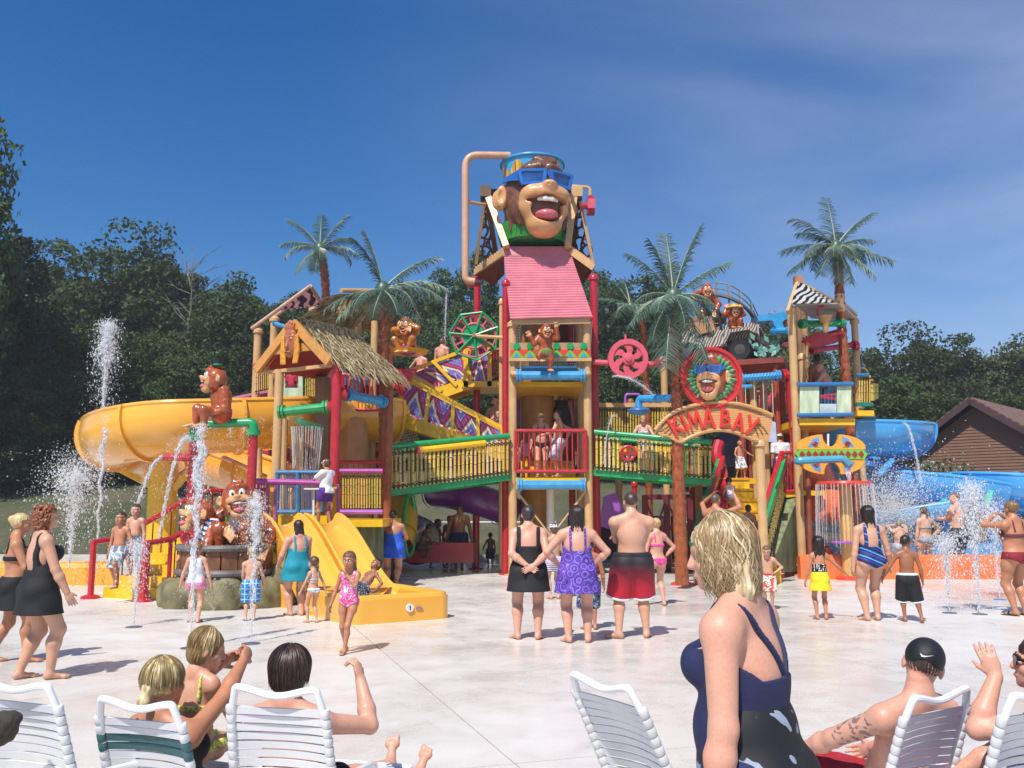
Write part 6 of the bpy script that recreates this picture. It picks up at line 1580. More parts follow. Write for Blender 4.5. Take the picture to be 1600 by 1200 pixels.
def rear_deck():
 Y = 25; r = thing('rear_deck', 'rear walkway fenced with yellow bamboo behind the bridge and arch', 'walkway', P(1090, 690, Y) - V((0, 0, 2)))
 bamboo(r, P(932, 690, Y), P(1060, 694, Y), P(932, 636, Y), P(1060, 636, Y), 30, 11, mats=(0, 1, 2)); part(MB().beam(P(930, 633, Y - .05), P(1064, 633, Y - .05), .1, .12), 'cap_rail', TAN, r, 0)
 bamboo(r, P(1128, 660, Y), P(1200, 655, Y), P(1128, 620, Y), P(1200, 618, Y), 16, 12, mats=(0, 1, 2)); bamboo(r, P(1204, 655, Y - .5), P(1236, 652, Y - .5), P(1204, 608, Y - .5), P(1236, 604, Y - .5), 7, 13, mats=(0, 3)); part(MB().beam(P(1203, 606, Y - .55), P(1238, 602, Y - .55), .08, .1), 'cap_rail', TAN, r, 0)
 part(MB().beam(P(1125, 617, Y), P(1202, 615, Y), .1, .1), 'cap_rail', TAN, r, 0)
 z = Z_(697, Y); slab(r, [(X_(930, 690, Y), Y), (X_(1240, 690, Y), Y), (X_(1240, 690, Y), 27), (X_(930, 690, Y), 27)], z, .16, YEL)
 for px, t, y in ((1039, 560, 25.3), (1178, 590, 23.4), (1194, 597, 23.6), (1088, 600, 24.6), (965, 640, 25.4), (1224, 660, 24.6)): post(r, px, 640, y, Z_(t, y), .1, TAN)
 part(MB().beam(P(1060, 611, 24.4), P(1180, 611, 24.4), .12, .18), 'cross_beam', mat('#8b7660', .6, .2, 4), r, 0)
 pipe(r, [P(977, 640, 25), P(977, 616, 25), P(1000, 616, 25), P(1002, 628, 25)], .035, LILAC, flange=False, rb=.1); part(MB().ball(P(985, 630, 25.1), (.12, .12, .16)), 'bucket', mat('#8a5a38', .5, .2, 5), r)
 for px, c in ((1190, PINK), (1215, RED), (1160, RED)): part(MB().ball(P(px, 630, 26), (.35, .3, .4)), 'red_dome', c, r)
 DK = mat('#6f2530', .45, .2, 5); xs = [X_(px, 800, 23.2) for px in (1008, 1042, 1078)]
 for x in xs: part(MB().beam((x, 23.2, 0), (x, 23.2, 1.95), .14, .14, up=(0, 1, 0)), 'truss_post', DK, r, 0)
 for zz in (1.1, 1.9): part(MB().beam((xs[0], 23.2, zz), (xs[2], 23.2, zz), .12, .13), 'truss_beam', DK, r, 0)
 for a, b in ((0, 1), (1, 2)): part(MB().beam((xs[a], 23.16, 1.85), (xs[b], 23.16, .3), .05, .05), 'truss_brace', DK, r, 0); part(MB().beam((xs[a], 23.24, .3), (xs[b], 23.24, 1.85), .05, .05), 'truss_brace', DK, r, 0)
 net(r, (xs[0], 23.4, .1), (xs[2] + .3, 23.4, .1), (xs[2] + .3, 23.4, 1.2), (xs[0], 23.4, 1.2), 22, 14, .007, mat('#6a6a6a', .7, .1, 5))
 mb = MB(); mb.prism([(0, 0), (.35, -.1), (.7, .4), (.45, .9), (.15, .8)], P(936, 822, 24.5), (1, 0, 0), (0, 0, 1), .3); part(mb, 'purple_panel', LILAC, r, 0)
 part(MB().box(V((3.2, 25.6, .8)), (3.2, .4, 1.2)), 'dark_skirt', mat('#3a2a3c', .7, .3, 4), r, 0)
rear_deck()
def entry_stairs():
 r = thing('entry_stairs', 'wide yellow entry stairs with red and green side rails under the arch', 'stairs', G(1158, 895))
 y0, y1, z1, n = 19.6, 22.2, 2.35, 9; xc = X_(1157, 800, 21)
 for i in range(n):
  t0 = i / n; zz = z1 * (i + 1) / n; y = y0 + (y1 - y0) * (i + .5) / n
  part(MB().box((xc, y, zz / 2), (.95, (y1 - y0) / n + .0, zz)), 'step', YEL, r, 0)
  part(MB().box((xc, y - (y1 - y0) / n / 2 - .012, zz - .03), (.95, .03, .05)), 'nosing', mat('#d9a30f', .4, .1, 5), r, 0)
 z = z1; part(MB().box((xc, 23.6, z - .07), (1.6, 2.8, .14)), 'landing', YEL, r, 0)
 for px in (1122, 1195): 
  pass
 for s, px0, py0, px1, py1 in ((0, 1088, 845, 1130, 716), (1, 1178, 848, 1222, 708)):
  a, b = P(px0, py0, 19.2), P(px1, py1, 22.2); part(MB().beam(a, b, .1, .14), 'rail', RED, r, 0); part(MB().beam(a + V((.1 if s else -.1, .02, -.1)), b + V((.1 if s else -.1, .02, -.1)), .09, .2), 'rail', GRN, r, 0)
  part(MB().beam(V((a.x, a.y, 0)), a, .14, .14, up=(0, 1, 0)), 'newel', RED, r, 0)
 q = [P(1136, 800, 20.6), P(1136, 738, 22.2), P(1114, 740, 22.2), P(1102, 835, 19.6)]; quad_uv(r, [q[3], q[0], q[1], q[2]], [(0, 0)] * 4, RED, 'side_panel', .05)
 v = MB(); v.tube(spline([P(1124, 690, 22.6), P(1120, 712, 22.5), P(1128, 738, 22.3), P(1131, 790, 21.2)], 5), .14, 10); part(v, 'red_chute', RED, r)
 bamboo(r, P(1192, 898, 19.4), P(1226, 775, 22.2), P(1188, 858, 19.3), P(1224, 718, 22.2), 17, 15, mats=(0, 2, 2), r=.055)
 moss_panel(r, [P(1200, 898, 19.9), P(1247, 892, 22.0), P(1247, 776, 22.0), P(1225, 776, 22.1)])
 part(MB().beam(P(1222, 774, 22.0), P(1245, 772, 22.0), .1, .12), 'edge_beam', YEL, r, 0)
 rail_bars(r, P(1224, 768, 21.95), P(1243, 768, 21.95), P(1222, 708, 21.95), P(1243, 706, 21.95), 4, RED, .045, .015)
 slab(r, [(6.55, 22.0), (7.7, 22.0), (7.9, 24), (6.55, 24)], 2.04, .12, YEL)
 part(MB().box(P(1160, 690, 24.8), (1.3, .1, 1.4)), 'back_panel', mat('#33456e', .6, .2, 4), r, 0)
 bamboo(r, P(1203, 712, 24), P(1225, 706, 24), P(1203, 668, 24), P(1225, 664, 24), 6, 16, mats=(0, 3))
 quad_uv(r, [P(1201, 690, 20.2), P(1214, 692, 20.2), P(1212, 660, 20.2), P(1202, 656, 20.2)], [(0, 0)] * 4, mat('#aeb2c8', .4, .2, 4), 'notice_panel', .03)
entry_stairs()
def jeep():
 Y = 24.0; r = thing('jeep', 'old zebra striped open jeep loaded with crates on a red brown platform', 'jeep', P(1150, 578, Y))
 zs = zebra_mat('jeep_zebra', lin('#b9aca0'), lin('#4b423e'), 4.5, 1.2)
 th = R(22); fx = V((math.cos(th), -math.sin(th), 0)); sx = V((math.sin(th), math.cos(th), 0)); o = P(1128, 566, Y); up = V((0, 0, 1))
 M4 = Matrix(((fx.x, sx.x, 0, o.x), (fx.y, sx.y, 0, o.y), (0, 0, 1, o.z), (0, 0, 0, 1))) @ Matrix.Scale(1.18, 4)
 def jp(mb, nm, m, par=r, sm=0): return mb_part(mb, nm, m, par, M4, sm)
 W = 1.1
 b = MB(); b.prism([(-.95, .28), (.2, .28), (.2, .62), (-.05, .68), (-.1, .5), (-.5, .5), (-.55, .72), (-.95, .72)], (0, 0, 0), (1, 0, 0), (0, 0, 1), W); body = jp(b, 'body', zs)
 b = MB(); b.prism([(.15, .42), (.86, .42), (.86, .74), (.8, .79), (.15, .86)], (0, 0, 0), (1, 0, 0), (0, 0, 1), .78); jp(b, 'hood', zs)
 b = MB(); b.box((.885, 0, .56), (.04, .8, .4)); g = jp(b, 'grille', mat('#b5a89c', .5, .2, 6))
 for i in range(9): s = MB(); s.box((.91, -.26 + i * .065, .56), (.02, .022, .28)); jp(s, 'grille_slot', BLACK, g)
 for s in (-1, 1):
  h = MB(); h.lathe([(.075, -.02), (.075, .02), (.05, .04)], (.9, s * .31, .66), 14, rot=Matrix.Rotation(R(90), 3, 'Y')); jp(h, 'headlight', mat('#3b3430', .2, .2, 6, coat=.6), r, 35)
  f = MB(); f.prism([(.16, .62), (.72, .66), (.9, .5), (.86, .5), (.7, .6), (.3, .56), (.16, .3), (.1, .3)], (0, s * .5, 0), (1, 0, 0), (0, 0, 1), .3); jp(f, 'fender', zs)
 b = MB(); b.box((1.0, 0, .33), (.09, 1.25, .17)); jp(b, 'bumper', mat('#9a8878', .6, .3, 6))
 rx = Matrix.Rotation(R(90), 3, 'X')
 for x, s in ((.5, -1), (.5, 1), (-.68, -1), (-.68, 1)):
  w = MB(); w.lathe([(.1, -.09), (.23, -.1), (.262, -.06), (.262, .06), (.23, .1), (.1, .09)], (x, s * .55, .16), 22, rot=rx); t = jp(w, 'tyre', BLACK, r, 35)
  w = MB(); w.lathe([(.03, -.1), (.12, -.09), (.13, 0), (.12, .09), (.03, .1)], (x, s * .56, .16), 18, rot=rx); jp(w, 'rim', mat('#4a4440', .4, .2, 5), t, 35)
 w = MB(); w.tube([V((.1, -.5, .62)), V((.02, -.5, 1.12)), V((.02, .5, 1.12)), V((.1, .5, .62))], .03, 8); jp(w, 'windscreen_frame', BLACK, r, 35)
 cr = mat('#b08050', .6, .25, 6, .2)
 for p, d, a in (((-.62, -.2, .84), (.62, .3, .2), 8), ((-.3, -.32, .74), (.45, .3, .22), -12)): c = MB(); c.box(p, d, Matrix.Rotation(R(a), 3, 'Y')); jp(c, 'crate', cr)
 rk = Vol(); rg = random.Random(3)
 for i in range(9): rk.ell((-.95 + i * .11, .1 + rg.uniform(-.15, .2), .98 + rg.uniform(-.04, .12)), (rg.uniform(.16, .26), .24, rg.uniform(.1, .18)), k=.05)
 vol_part(rk, 'load', mat('#6f6258', .7, .4, 7, .5), .035, r, M4, noise=lambda X, Y_, Z: .012 * np.sin(X * 30 + Y_ * 17) * np.sin(Z * 28))
 pl = MB(); pl.box((.15, 0, -.16), (2.6, 1.7, .12)); jp(pl, 'platform', mat('#8a3a2c', .5, .2, 5))
 for x in (-.9, .5, 1.25):
  for s in (-.7, .7): c = M4 @ V((x, s, -.16)); part(MB().cyl(V((c.x, c.y, 0)), c, .08, 8), 'support', mat('#a8462e', .5, .2, 5), r)
 lf = MB()
 for i in range(26):
  c = V((1.05 + rg.uniform(-.3, .35), -.72 + rg.uniform(-.1, .1), .05 + rg.uniform(-.1, .3))); a = rg.uniform(0, 6.3); u = V((math.cos(a), -.3, math.sin(a))).normalized(); s = u.cross(V((0, 1, 0)))
  L = rg.uniform(.12, .22); lf.add([c, c + u * L * .5 + s * L * .25, c + u * L, c + u * L * .5 - s * L * .25], [(0, 1, 2, 3)])
 q = jp(lf, 'foliage', mat('#6fa89a', .5, .4, 9)); q['kind'] = 'stuff'
jeep()
def blue_slides():
 r = thing('blue_slide', 'blue open flume slide looping from the zebra tower and down past the brown building', 'water slide', V((13, 25.5, 0)))
 up = sweep([(1225, 664, 25.5), (1290, 666, 24.6), (1350, 668, 24.0), (1400, 670, 24.4), (1418, 672, 26.0), (1385, 682, 27.6), (1330, 690, 28)], 6)
 flume(r, up, .78, BSLIDE, 8, 2.0, rimw=.055)
 lo = sweep([(1310, 712, 27.6), (1345, 726, 26.0), (1410, 742, 24.6), (1480, 752, 24.2), (1550, 764, 24.4)], 7); flume(r, lo, .72, BSLIDE, 8, 2.2, rimw=.055)
 lo = sweep([(1515, 748, 26.6), (1548, 747, 25.2), (1600, 752, 24.6), (1680, 760, 24.6)], 7); flume(r, lo, .95, BSLIDE, 8, 2.2, rimw=.055)
 lo = sweep([(1290, 790, 24.8), (1380, 800, 24.0), (1450, 790, 23.5), (1500, 782, 23.3)], 6); flume(r, lo, .42, mat('#79c2f2', .25, .08, 2, coat=.4), 0, 2.5, rimw=.04)
 for px, y, t in ((1345, 25, 720), (1475, 24.2, 790), (1546, 24.4, 790), (1430, 24.4, 780)): x = X_(px, 800, y); part(MB().cyl((x, y, 0), (x, y, Z_(t, y)), .13, 12), 'column', BSLIDE, r)
 for a, b in (((1468, 796), (1477, 780)), ((1540, 790), (1548, 766)), ((1372, 742), (1395, 718))): part(MB().beam(P(*a, 23.4), P(*b, 23.4), .16, .1), 'joint_strip', mat('#4fc9b4', .4, .1, 5) if a[0] != 1372 else BSLIDE, r, 0)
 part(MB().box((12.2, 23.6, .35), (9, .9, .7)), 'basin_wall', mat('#5a8fc0', .5, .2, 3), r, 0)
blue_slides()
def orange_tubes():
 r = thing('orange_tube_slide', 'orange tube slide with a wide green rimmed mouth behind the spray umbrella', 'water slide', V((X_(1290, 820, 23.2), 23.2, 0)))
 tube_slide(r, sweep([(1262, 690, 24.4), (1262, 720, 23.6), (1270, 748, 23.6), (1284, 775, 23.6), (1290, 800, 22.8)]), .55, OSLIDE)
 c = P(1292, 795, 22.7); mb = MB(); mb.ball(c, (.72, .5, .58), 24, 14); part(mb, 'mouth', OSLIDE, r)
 part(MB().tube([c + V((.74 * math.cos(PI + a * PI / 16), -.2 - .28 * math.sin(a * PI / 16), -.1 + .42 * math.sin(PI + a * PI / 16))) for a in range(17)], .075, 8), 'mouth_rim', mat('#7fa69a', .4, .15, 5), r)
 tube_slide(r, sweep([(1240, 850, 22.9), (1262, 868, 22.3), (1285, 872, 21.7)]), .32, OSLIDE)
 part(MB().cyl((X_(1250, 800, 23.9), 23.9, 0), P(1250, 730, 23.9), .1, 10), 'column', RED, r)
orange_tubes()
def decor_board():
 Y = 21.0; r = thing('decor_board', 'pointed oval board painted orange, blue and green with red diamonds', 'panel', P(1298, 740, Y))
 c = P(1298, 710, Y); k = Y / F_PX; ux, uz = V((1, 0, 0)), V((0, 0, 1))
 OR, LB, G2, RD = mat('#f2a93a', .4, .1, 5), mat('#5f9fd6', .4, .1, 5), mat('#7cc243', .4, .1, 5), mat('#9a3a30', .45, .1, 5)
 def lens(w, h, n=14): return [(w * math.cos(a), h * math.sin(a) * abs(math.sin(a)) ** -.15 if abs(math.sin(a)) > .05 else 0) for a in [i * 2 * PI / (2 * n) for i in range(2 * n)]]
 def half(s, w, h, z0, notch, n=16):
  o = [(-w, z0)]; 
  for i in range(1, n): a = PI * (1 - i / n); x = w * math.cos(a); o.append((x, z0 + s * h * math.sin(a) ** .8))
  o.append((w, z0)); 
  return o
 for s, w, h in ((1, 54, 24), (-1, 50, 24)):
  base = half(s, w * k, h * k, s * 8 * k, 0)
  nx = (12 if s > 0 else -4) * 0; pts = [(x, z) for x, z in base if abs(x - (0 if s > 0 else -2) * k) > 14 * k or z == s * 8 * k]
  i = next(j for j, p in enumerate(pts) if p[0] > 0)
  zn = s * 31 * k; arcp = [(13 * k * math.cos(PI - a * PI / 8), zn - s * 19 * k * math.sin(a * PI / 8)) for a in range(9)]
  out = pts[:i] + arcp + pts[i:]
  part(MB().prism(out, c, ux, uz, .1), 'board_half', OR, r, 0)
  for sc, m, d in ((.8, LB, .112), (.62, OR, .124)):
   for sg in (-1, 1):
    q = [(sg * 46 * k * sc * (1 if sc > .7 else .92), s * 11.5 * k), (sg * 18 * k, s * 11.5 * k), (sg * 18 * k * (1 if sc > .7 else 1.25), s * (28 if sc > .7 else 23) * k), (sg * 33 * k * sc * 1.05, s * 24 * k * (1 if sc > .7 else .85))]
    part(MB().prism(q, c, ux, uz, d), 'inlay', m, r, 0)
  for sg in (-1, 1): part(MB().tube([c + V((sg * (25 + (1 - t / 14) * 5 * math.cos(t * .9)) * k, -.066, (s * 16 + (1 - t / 14) * 4 * math.sin(t * .9)) * k)) for t in range(14)], .018, 5), 'scroll', RD, r)
 part(MB().prism([(-56 * k, 0), (-50 * k, 7.6 * k), (50 * k, 7.6 * k), (56 * k, 0), (50 * k, -7.6 * k), (-50 * k, -7.6 * k)], c, ux, uz, .14), 'green_band', G2, r, 0)
 for i in range(10): x = (-46 + i * 10.2) * k; part(MB().prism([(x - 4.6 * k, 0), (x, 6 * k), (x + 4.6 * k, 0), (x, -6 * k)], c, ux, uz, .165), 'red_diamond', RD, r, 0)
 part(MB().cyl(P(1294, 700, Y + .1), P(1294, 678, Y + .1), .025, 6), 'nozzle', WHITE, r)
 for px in (1262, 1330): part(MB().cyl(V((X_(px, 800, Y + .12), Y + .12, 0)), P(px, 716, Y + .12), .06, 8), 'support', mat('#8f4a30', .5, .2, 5), r)
decor_board()
def spray_umbrella():
 Y = 20.6; r = thing('spray_umbrella', 'flat red spray disc on a tan column beside the woman in the striped swimsuit', 'water toy', V((X_(1326, 895, Y), Y, 0)))
 x, x2 = X_(1326, 895, Y), X_(1320, 758, Y)
 part(MB().tube([(x, Y, 0), (x2 * .5 + x * .5, Y, Z_(830, Y)), (x2, Y, Z_(758, Y))], .135, 14), 'column', mat('#d9a862', .4, .12, 4, coat=.15), r)
 part(MB().lathe([(.1, -.06), (.5, -.05), (.62, .0), (.6, .05), (.1, .08)], P(1319, 756, Y), 32), 'disc', mat('#e8452f', .25, .08, 4, coat=.5), r)
 part(MB().lathe([(.22, -.03), (.24, 0), (.2, .03)], P(1312, 847, Y) - V((0, .12, 0)), 20), 'lower_disc', LILAC, r); part(MB().lathe([(.28, 0), (.27, .05), (.15, .09)], V((x, Y, 0)), 18), 'base_disc', mat('#e24a35', .35, .1, 5), r)
 r2 = thing('spout_pipe', 'thick blue pipe pouring water onto the red spray disc', 'water pipe', P(1290, 722, Y))
 pipe(r2, [P(1250, 722, Y + .4), P(1244, 720, Y), P(1318, 717, Y), P(1326, 727, Y)], .085, mat('#4a9fbc', .35, .1, 5, coat=.2), flange=False, rb=.15)
spray_umbrella()
# ================================================================ glossy ape statues
def ape_statue(label, c, fwd, s, J, head, h=.022, fur=FURS, shorts=None, extra=None, hat=None, eyes=True, group=None, base=None):
 """J: joints in the statue frame (x to the viewer's right when it faces the viewer, y forward, z up)"""
 r = thing('ape_statue', label, 'statue', c if base is None else base, group)
 Mx = frame(c, fwd, s=s); v = Vol()
 v.cone(J['pelvis'], J['chest'], .19, .2, k=.06).ell(J['chest'], (.23, .19, .22), k=.06).cone(J['chest'], J['neck'], .16, .12, k=.06).cone(J['neck'], head[0], .12, .16, k=.06)
 for q in 'LR':
  sg = -1 if q == 'L' else 1
  if 'h' + q in J:
   sh = np.array(J['chest']) + np.array((sg * .2, 0, .1)); v.cone(sh, J['e' + q], .115, .095, k=.05, tag='arm').cone(J['e' + q], J['h' + q], .095, .07, k=.03, tag='arm')
  hp = np.array(J['pelvis']) + np.array((sg * .11, .03, -.02)); v.cone(hp, J['k' + q], .135, .1, k=.05, tag='leg').cone(J['k' + q], J['f' + q], .095, .06, k=.03, tag='shin')
 body = vol_part(v, 'body', fur, h, r, Mx, noise=lambda X, Y, Z: .006 * np.sin(X * 55 + 9 * np.sin(Z * 7)) * np.sin(Z * 23 + Y * 30))
 for q in 'LR':
  sg = -1 if q == 'L' else 1
  if 'h' + q in J:
   H, E = np.array(J['h' + q], float), np.array(J['e' + q], float); d = nrm(H - E); sd = nrm(np.cross(d, (0, 1, .3))); hv = Vol(); hv.ell(H + d * .05, (.075, .06, .085), k=.02)
   for i in range(4): a = H + d * .1 + sd * (i - 1.5) * .038; b = a + d * .09 + np.array((0, .02, -.03)); hv.cone(a, b, .024, .02, k=.012).cone(b, b + d * .04 + np.array((0, .0, -.04)), .02, .016, k=.012)
   hv.cone(H + d * .03, H + d * .08 + sd * -sg * .11, .026, .02, k=.015)
   vol_part(hv, 'hand', FACE, h * .7, body, Mx)
  Fp = np.array(J['f' + q], float); fd = np.array(J.get('fd' + q, (sg * .15, 1, -.1))); fd = nrm(fd); sd = nrm(np.cross(fd, (0, 0, 1))); fv = Vol(); fv.cone(Fp, Fp + fd * .14, .065, .055, k=.02, flat=.75, fdir=(0, 0, 1))
  for i in range(4): a = Fp + fd * .15 + sd * (i - 1.5) * .034; fv.cone(a, a + fd * .08 + np.array((0, 0, -.02)), .024, .02, k=.012)
  fv.cone(Fp + fd * .06, Fp + fd * .12 - sd * sg * .1, .028, .022, k=.015); vol_part(fv, 'foot', FACE, h * .7, body, Mx)
 hc, hf, hs = head[0], head[1], head[2]
 f = V(hf).normalized(); wf = (Mx.to_3x3() @ f).normalized(); wc = Mx @ V(hc)
 hd = ape_face(r, frame(wc, wf, s=s * hs, roll=head[3] if len(head) > 3 else 0), max(.035, h * .5 / (s * hs)), fur, glasses=False)
 if shorts:
  g = Vol(); g.p = [p for p in v.p if p[6] in ('b', 'leg')]
  zt = J['pelvis'][2] + .1; kk = [np.array(J['k' + q]) for q in 'LR']; pv = np.array(J['pelvis'])
  def region(X, Y, Z):
   d = np.sqrt((X - pv[0]) ** 2 + (Y - pv[1]) ** 2 + (Z - pv[2]) ** 2) - .3
   return np.maximum(Z - zt, d)
  vol_part(g, 'shorts', shorts, h, r, Mx, infl=.02, region=region)
 if hat: hat(hd, r, Mx, V(hc), s, hs)
 if extra: extra(r, Mx, v)
 return r
def top_hat(hd, r, Mx, hc, s, hs):
 mb = MB(); c = hc + V((.02, -.02, .27)); mb.lathe([(.15, 0), (.15, .015), (.09, .02), (.085, .14), (.09, .17), (.02, .175)], c, 18); q = mb_part(mb, 'top_hat', BLACK, hd, Mx); mb = MB(); mb.lathe([(.094, .02), (.092, .055)], c, 18, cap=False); mb_part(mb, 'hat_band', GRN, q, Mx)
ape_statue('brown ape in a tiny top hat sitting on the green pipe arch, hand to ear', P(346, 648, 16.45), (-.85, -.5, 0), .92,
           dict(pelvis=(0, 0, .02), chest=(0, .02, .36), neck=(0, .06, .52), eL=(-.42, .12, .62), hL=(-.24, .08, .78), eR=(.3, .0, .1), hR=(.2, .22, -.05), kL=(-.26, .42, .12), fL=(-.2, .46, -.22), kR=(.22, .40, .05), fR=(.2, .36, -.25)),
           ((0, .14, .70), (0, 1, .05), .24), .02, shorts=mat('#d2402a', .3, .12, 5, coat=.4), hat=top_hat)
def suspenders(r, Mx, v):
 for s in (-1, 1):
  mb = MB(); mb.tube(spline([V((s * .15, .12, .05)), V((s * .14, .23, .3)), V((s * .14, .12, .56)), V((s * .13, -.12, .5))], 6), .03, 6, flat=.4); mb_part(mb, 'suspender', LGRN, r, Mx)
 g = Vol(); g.p = [p for p in v.p if p[6] == 'b']; vol_part(g, 'vest', mat('#ece6da', .4, .1, 5, coat=.3), .022, r, Mx, infl=.012, region=lambda X, Y, Z: np.maximum(np.maximum(np.abs(X) - .12, Z - .5), .02 - Z + 0 * Y))
ape_statue('big laughing ape with green suspenders sitting in the wooden tub, elbows wide', P(372, 834, 15.4), (.12, -1, 0), 1.06,
           dict(pelvis=(0, 0, -.12), chest=(0, .05, .24), neck=(.0, .1, .42), eL=(-.52, .18, .18), hL=(-.16, .42, .06), eR=(.55, .12, .02), hR=(.5, .42, -.18), kL=(-.22, .46, .1), fL=(-.2, .42, -.3), kR=(.2, .48, .12), fR=(.2, .44, -.3)),
           ((.02, .24, .54), (.15, 1, .05), .27, .15), .02, extra=suspenders)
def striped_shirt(r, Mx, v):
 def f(t):
  tc = nd(t, 'ShaderNodeTexCoord'); sp = nd(t, 'ShaderNodeSeparateXYZ'); t.links.new(tc.outputs['Object'], sp.inputs[0])
  return ramp(t, mth(t, 'FRACT', mth(t, 'ADD', mth(t, 'MULTIPLY', sp.outputs[2], 11.0), mth(t, 'MULTIPLY', sp.outputs[0], 3.0))), [(0, lin('#1f4f86')), (.5, lin('#e8ecf0'))])
 g = Vol(); g.p = [p for p in v.p if p[6] in ('b', 'arm')]
 vol_part(g, 'striped_shirt', ramp_mat('blue_white_stripe', f, .35, .4), .02, r, Mx, infl=.018, region=lambda X, Y, Z: np.maximum(np.maximum(np.abs(X) - .3, Z - .45), -.06 - Z + 0 * Y))
ape_statue('smaller ape in a blue and white striped shirt leaning out of the tub', P(330, 848, 15.15), (-.8, -.6, 0), .9,
           dict(pelvis=(0, 0, -.1), chest=(0, .06, .26), neck=(0, .12, .42), eL=(-.4, .1, .0), hL=(-.22, .36, -.12), eR=(.36, .2, -.1), hR=(.12, .42, -.16), kL=(-.15, .3, -.05), fL=(-.15, .2, -.3), kR=(.15, .3, -.05), fR=(.15, .2, -.3)),
           ((0, .24, .52), (0, 1, .1), .28), .02, extra=striped_shirt)
def tub():
 Y = 15.2; c = V((X_(352, 880, Y), Y, 0)); r = thing('wooden_tub', 'dark banded half barrel on a mossy rock holding two ape statues', 'tub', c)
 g = mat('#6b6460', .45, .3, 5, .3, streak=(1, 1, .3)); n = 18
 for i in range(n):
  a = 2 * PI * (i + .5) / n; ca, sa = math.cos(a), math.sin(a); rot = Matrix.Rotation(a, 3, 'Z'); k = 2 * PI * .72 / n * .96
  mb = MB(); mb.box((c.x + .70 * ca * 1.05, c.y + .62 * sa, .74), (.07, k, .5), rot); part(mb, 'stave', mat('#7a4c30', .5, .3, 6, .3), r, 0)
 for z in (.56, .96): part(MB().tube([c + V((.78 * math.cos(2 * PI * k / 28), .69 * math.sin(2 * PI * k / 28), z)) for k in range(28)], .055, 8, closed=True), 'hoop', g, r)
 v = Vol(); rg = random.Random(5); v.ell((0, 0, .22), (.95, .75, .32), k=.1)
 for i in range(9): a = rg.uniform(0, 6.28); v.ell((.85 * math.cos(a), .6 * math.sin(a), .15), (.25, .22, rg.uniform(.2, .4)), k=.1)
 v.ell((.95, .1, .3), (.35, .3, .42), k=.12)
 vol_part(v, 'mossy_rock', mat('#77704f', .8, .5, 4, .6), .035, r, Matrix.Translation(c), noise=lambda X, Y_, Z: .02 * np.sin(X * 17 + Z * 9) * np.sin(Y_ * 19) )
tub()
ape_statue('crouching golden brown ape hiding its face behind crossed arms above the stairs', P(638, 545, 23.2), (-.25, -1, 0), .95,
           dict(pelvis=(0, -.05, 0), chest=(0, .05, .34), neck=(0, .1, .48), eL=(-.34, .24, .50), hL=(.02, .36, .50), eR=(.34, .22, .52), hR=(.02, .28, .66), kL=(-.26, .40, .2), fL=(-.1, .36, -.14), kR=(.26, .40, .2), fR=(.1, .36, -.14)),
           ((0, .2, .6), (0, 1, -.1), .22), .022, fur=mat('#b8702a', .32, .3, 7, .2, coat=.5), shorts=LILAC)
part(MB().lathe([(.5, -.08), (.55, 0)], P(638, 548, 23.25), 16), 'stand', YEL, bpy.data.objects[[o.name for o in bpy.data.objects if o.name.startswith('ape_statue')][-1]])
def grass_skirt(r, Mx, v):
 mb = MB(); rg = random.Random(1)
 for i in range(70):
  a = i * 2 * PI / 70; mb.add([V((.2 * math.cos(a), .18 * math.sin(a), .06)), V((.2 * math.cos(a + .09), .18 * math.sin(a + .09), .06)), V(((.42 + rg.uniform(-.05, .05)) * math.cos(a + .05), .34 * math.sin(a + .05), -.2 + rg.uniform(-.05, .05)))], [(0, 1, 2)])
 q = mb_part(mb, 'grass_skirt', mat('#4f9a3c', .5, .3, 12), r, Mx, 0)
ape_statue('ape in a green grass skirt balancing on the blue pipe of the bucket tower', P(853, 548, 21.3), (.1, -1, 0), .78,
           dict(pelvis=(0, 0, 0), chest=(-.02, .0, .3), neck=(-.02, .05, .44), eL=(-.38, .05, .2), hL=(-.5, .1, .42), eR=(.34, .1, .4), hR=(.3, .2, .7), kL=(-.24, .14, -.2), fL=(-.14, .1, -.34), kR=(.14, .1, -.3), fR=(.12, .02, -.62)),
           ((-.02, .16, .58), (.1, 1, 0), .2), .02, extra=grass_skirt)
ape_statue('standing ape shading its eyes with an arm, on the rocks behind the jeep', P(1106, 482, 24.2), (-.1, -1, 0), .85,
           dict(pelvis=(0, -.1, .05), chest=(-.08, .12, .3), neck=(-.08, .2, .4), eL=(-.44, .2, .42), hL=(-.16, .36, .52), eR=(.34, .12, .1), hR=(.22, .26, -.12), kL=(-.2, .14, -.18), fL=(-.18, .05, -.52), kR=(.26, .2, -.12), fR=(.2, .05, -.52)),
           ((-.06, .32, .50), (.05, 1, 0), .21), .022, shorts=BLU)
def straw_hat(hd, r, Mx, hc, s, hs):
 mb = MB(); mb.lathe([(.36, 0), (.34, .03), (.2, .06), (.17, .16), (.05, .19)], hc + V((0, .02, .12)), 18); mb_part(mb, 'straw_hat', mat('#d8a85e', .6, .2, 9), hd, Mx)
ape_statue('small ape in a straw hat crouching on the jeep hood, hands to its head', P(1146, 508, 23.5), (.05, -1, 0), .66,
           dict(pelvis=(0, 0, .02), chest=(0, .06, .3), neck=(0, .1, .42), eL=(-.4, .14, .42), hL=(-.3, .1, .68), eR=(.4, .14, .42), hR=(.3, .1, .68), kL=(-.2, .36, .14), fL=(-.12, .3, -.16), kR=(.2, .36, .14), fR=(.12, .3, -.16)),
           ((0, .18, .54), (0, 1, -.1), .22), .024, hat=straw_hat)
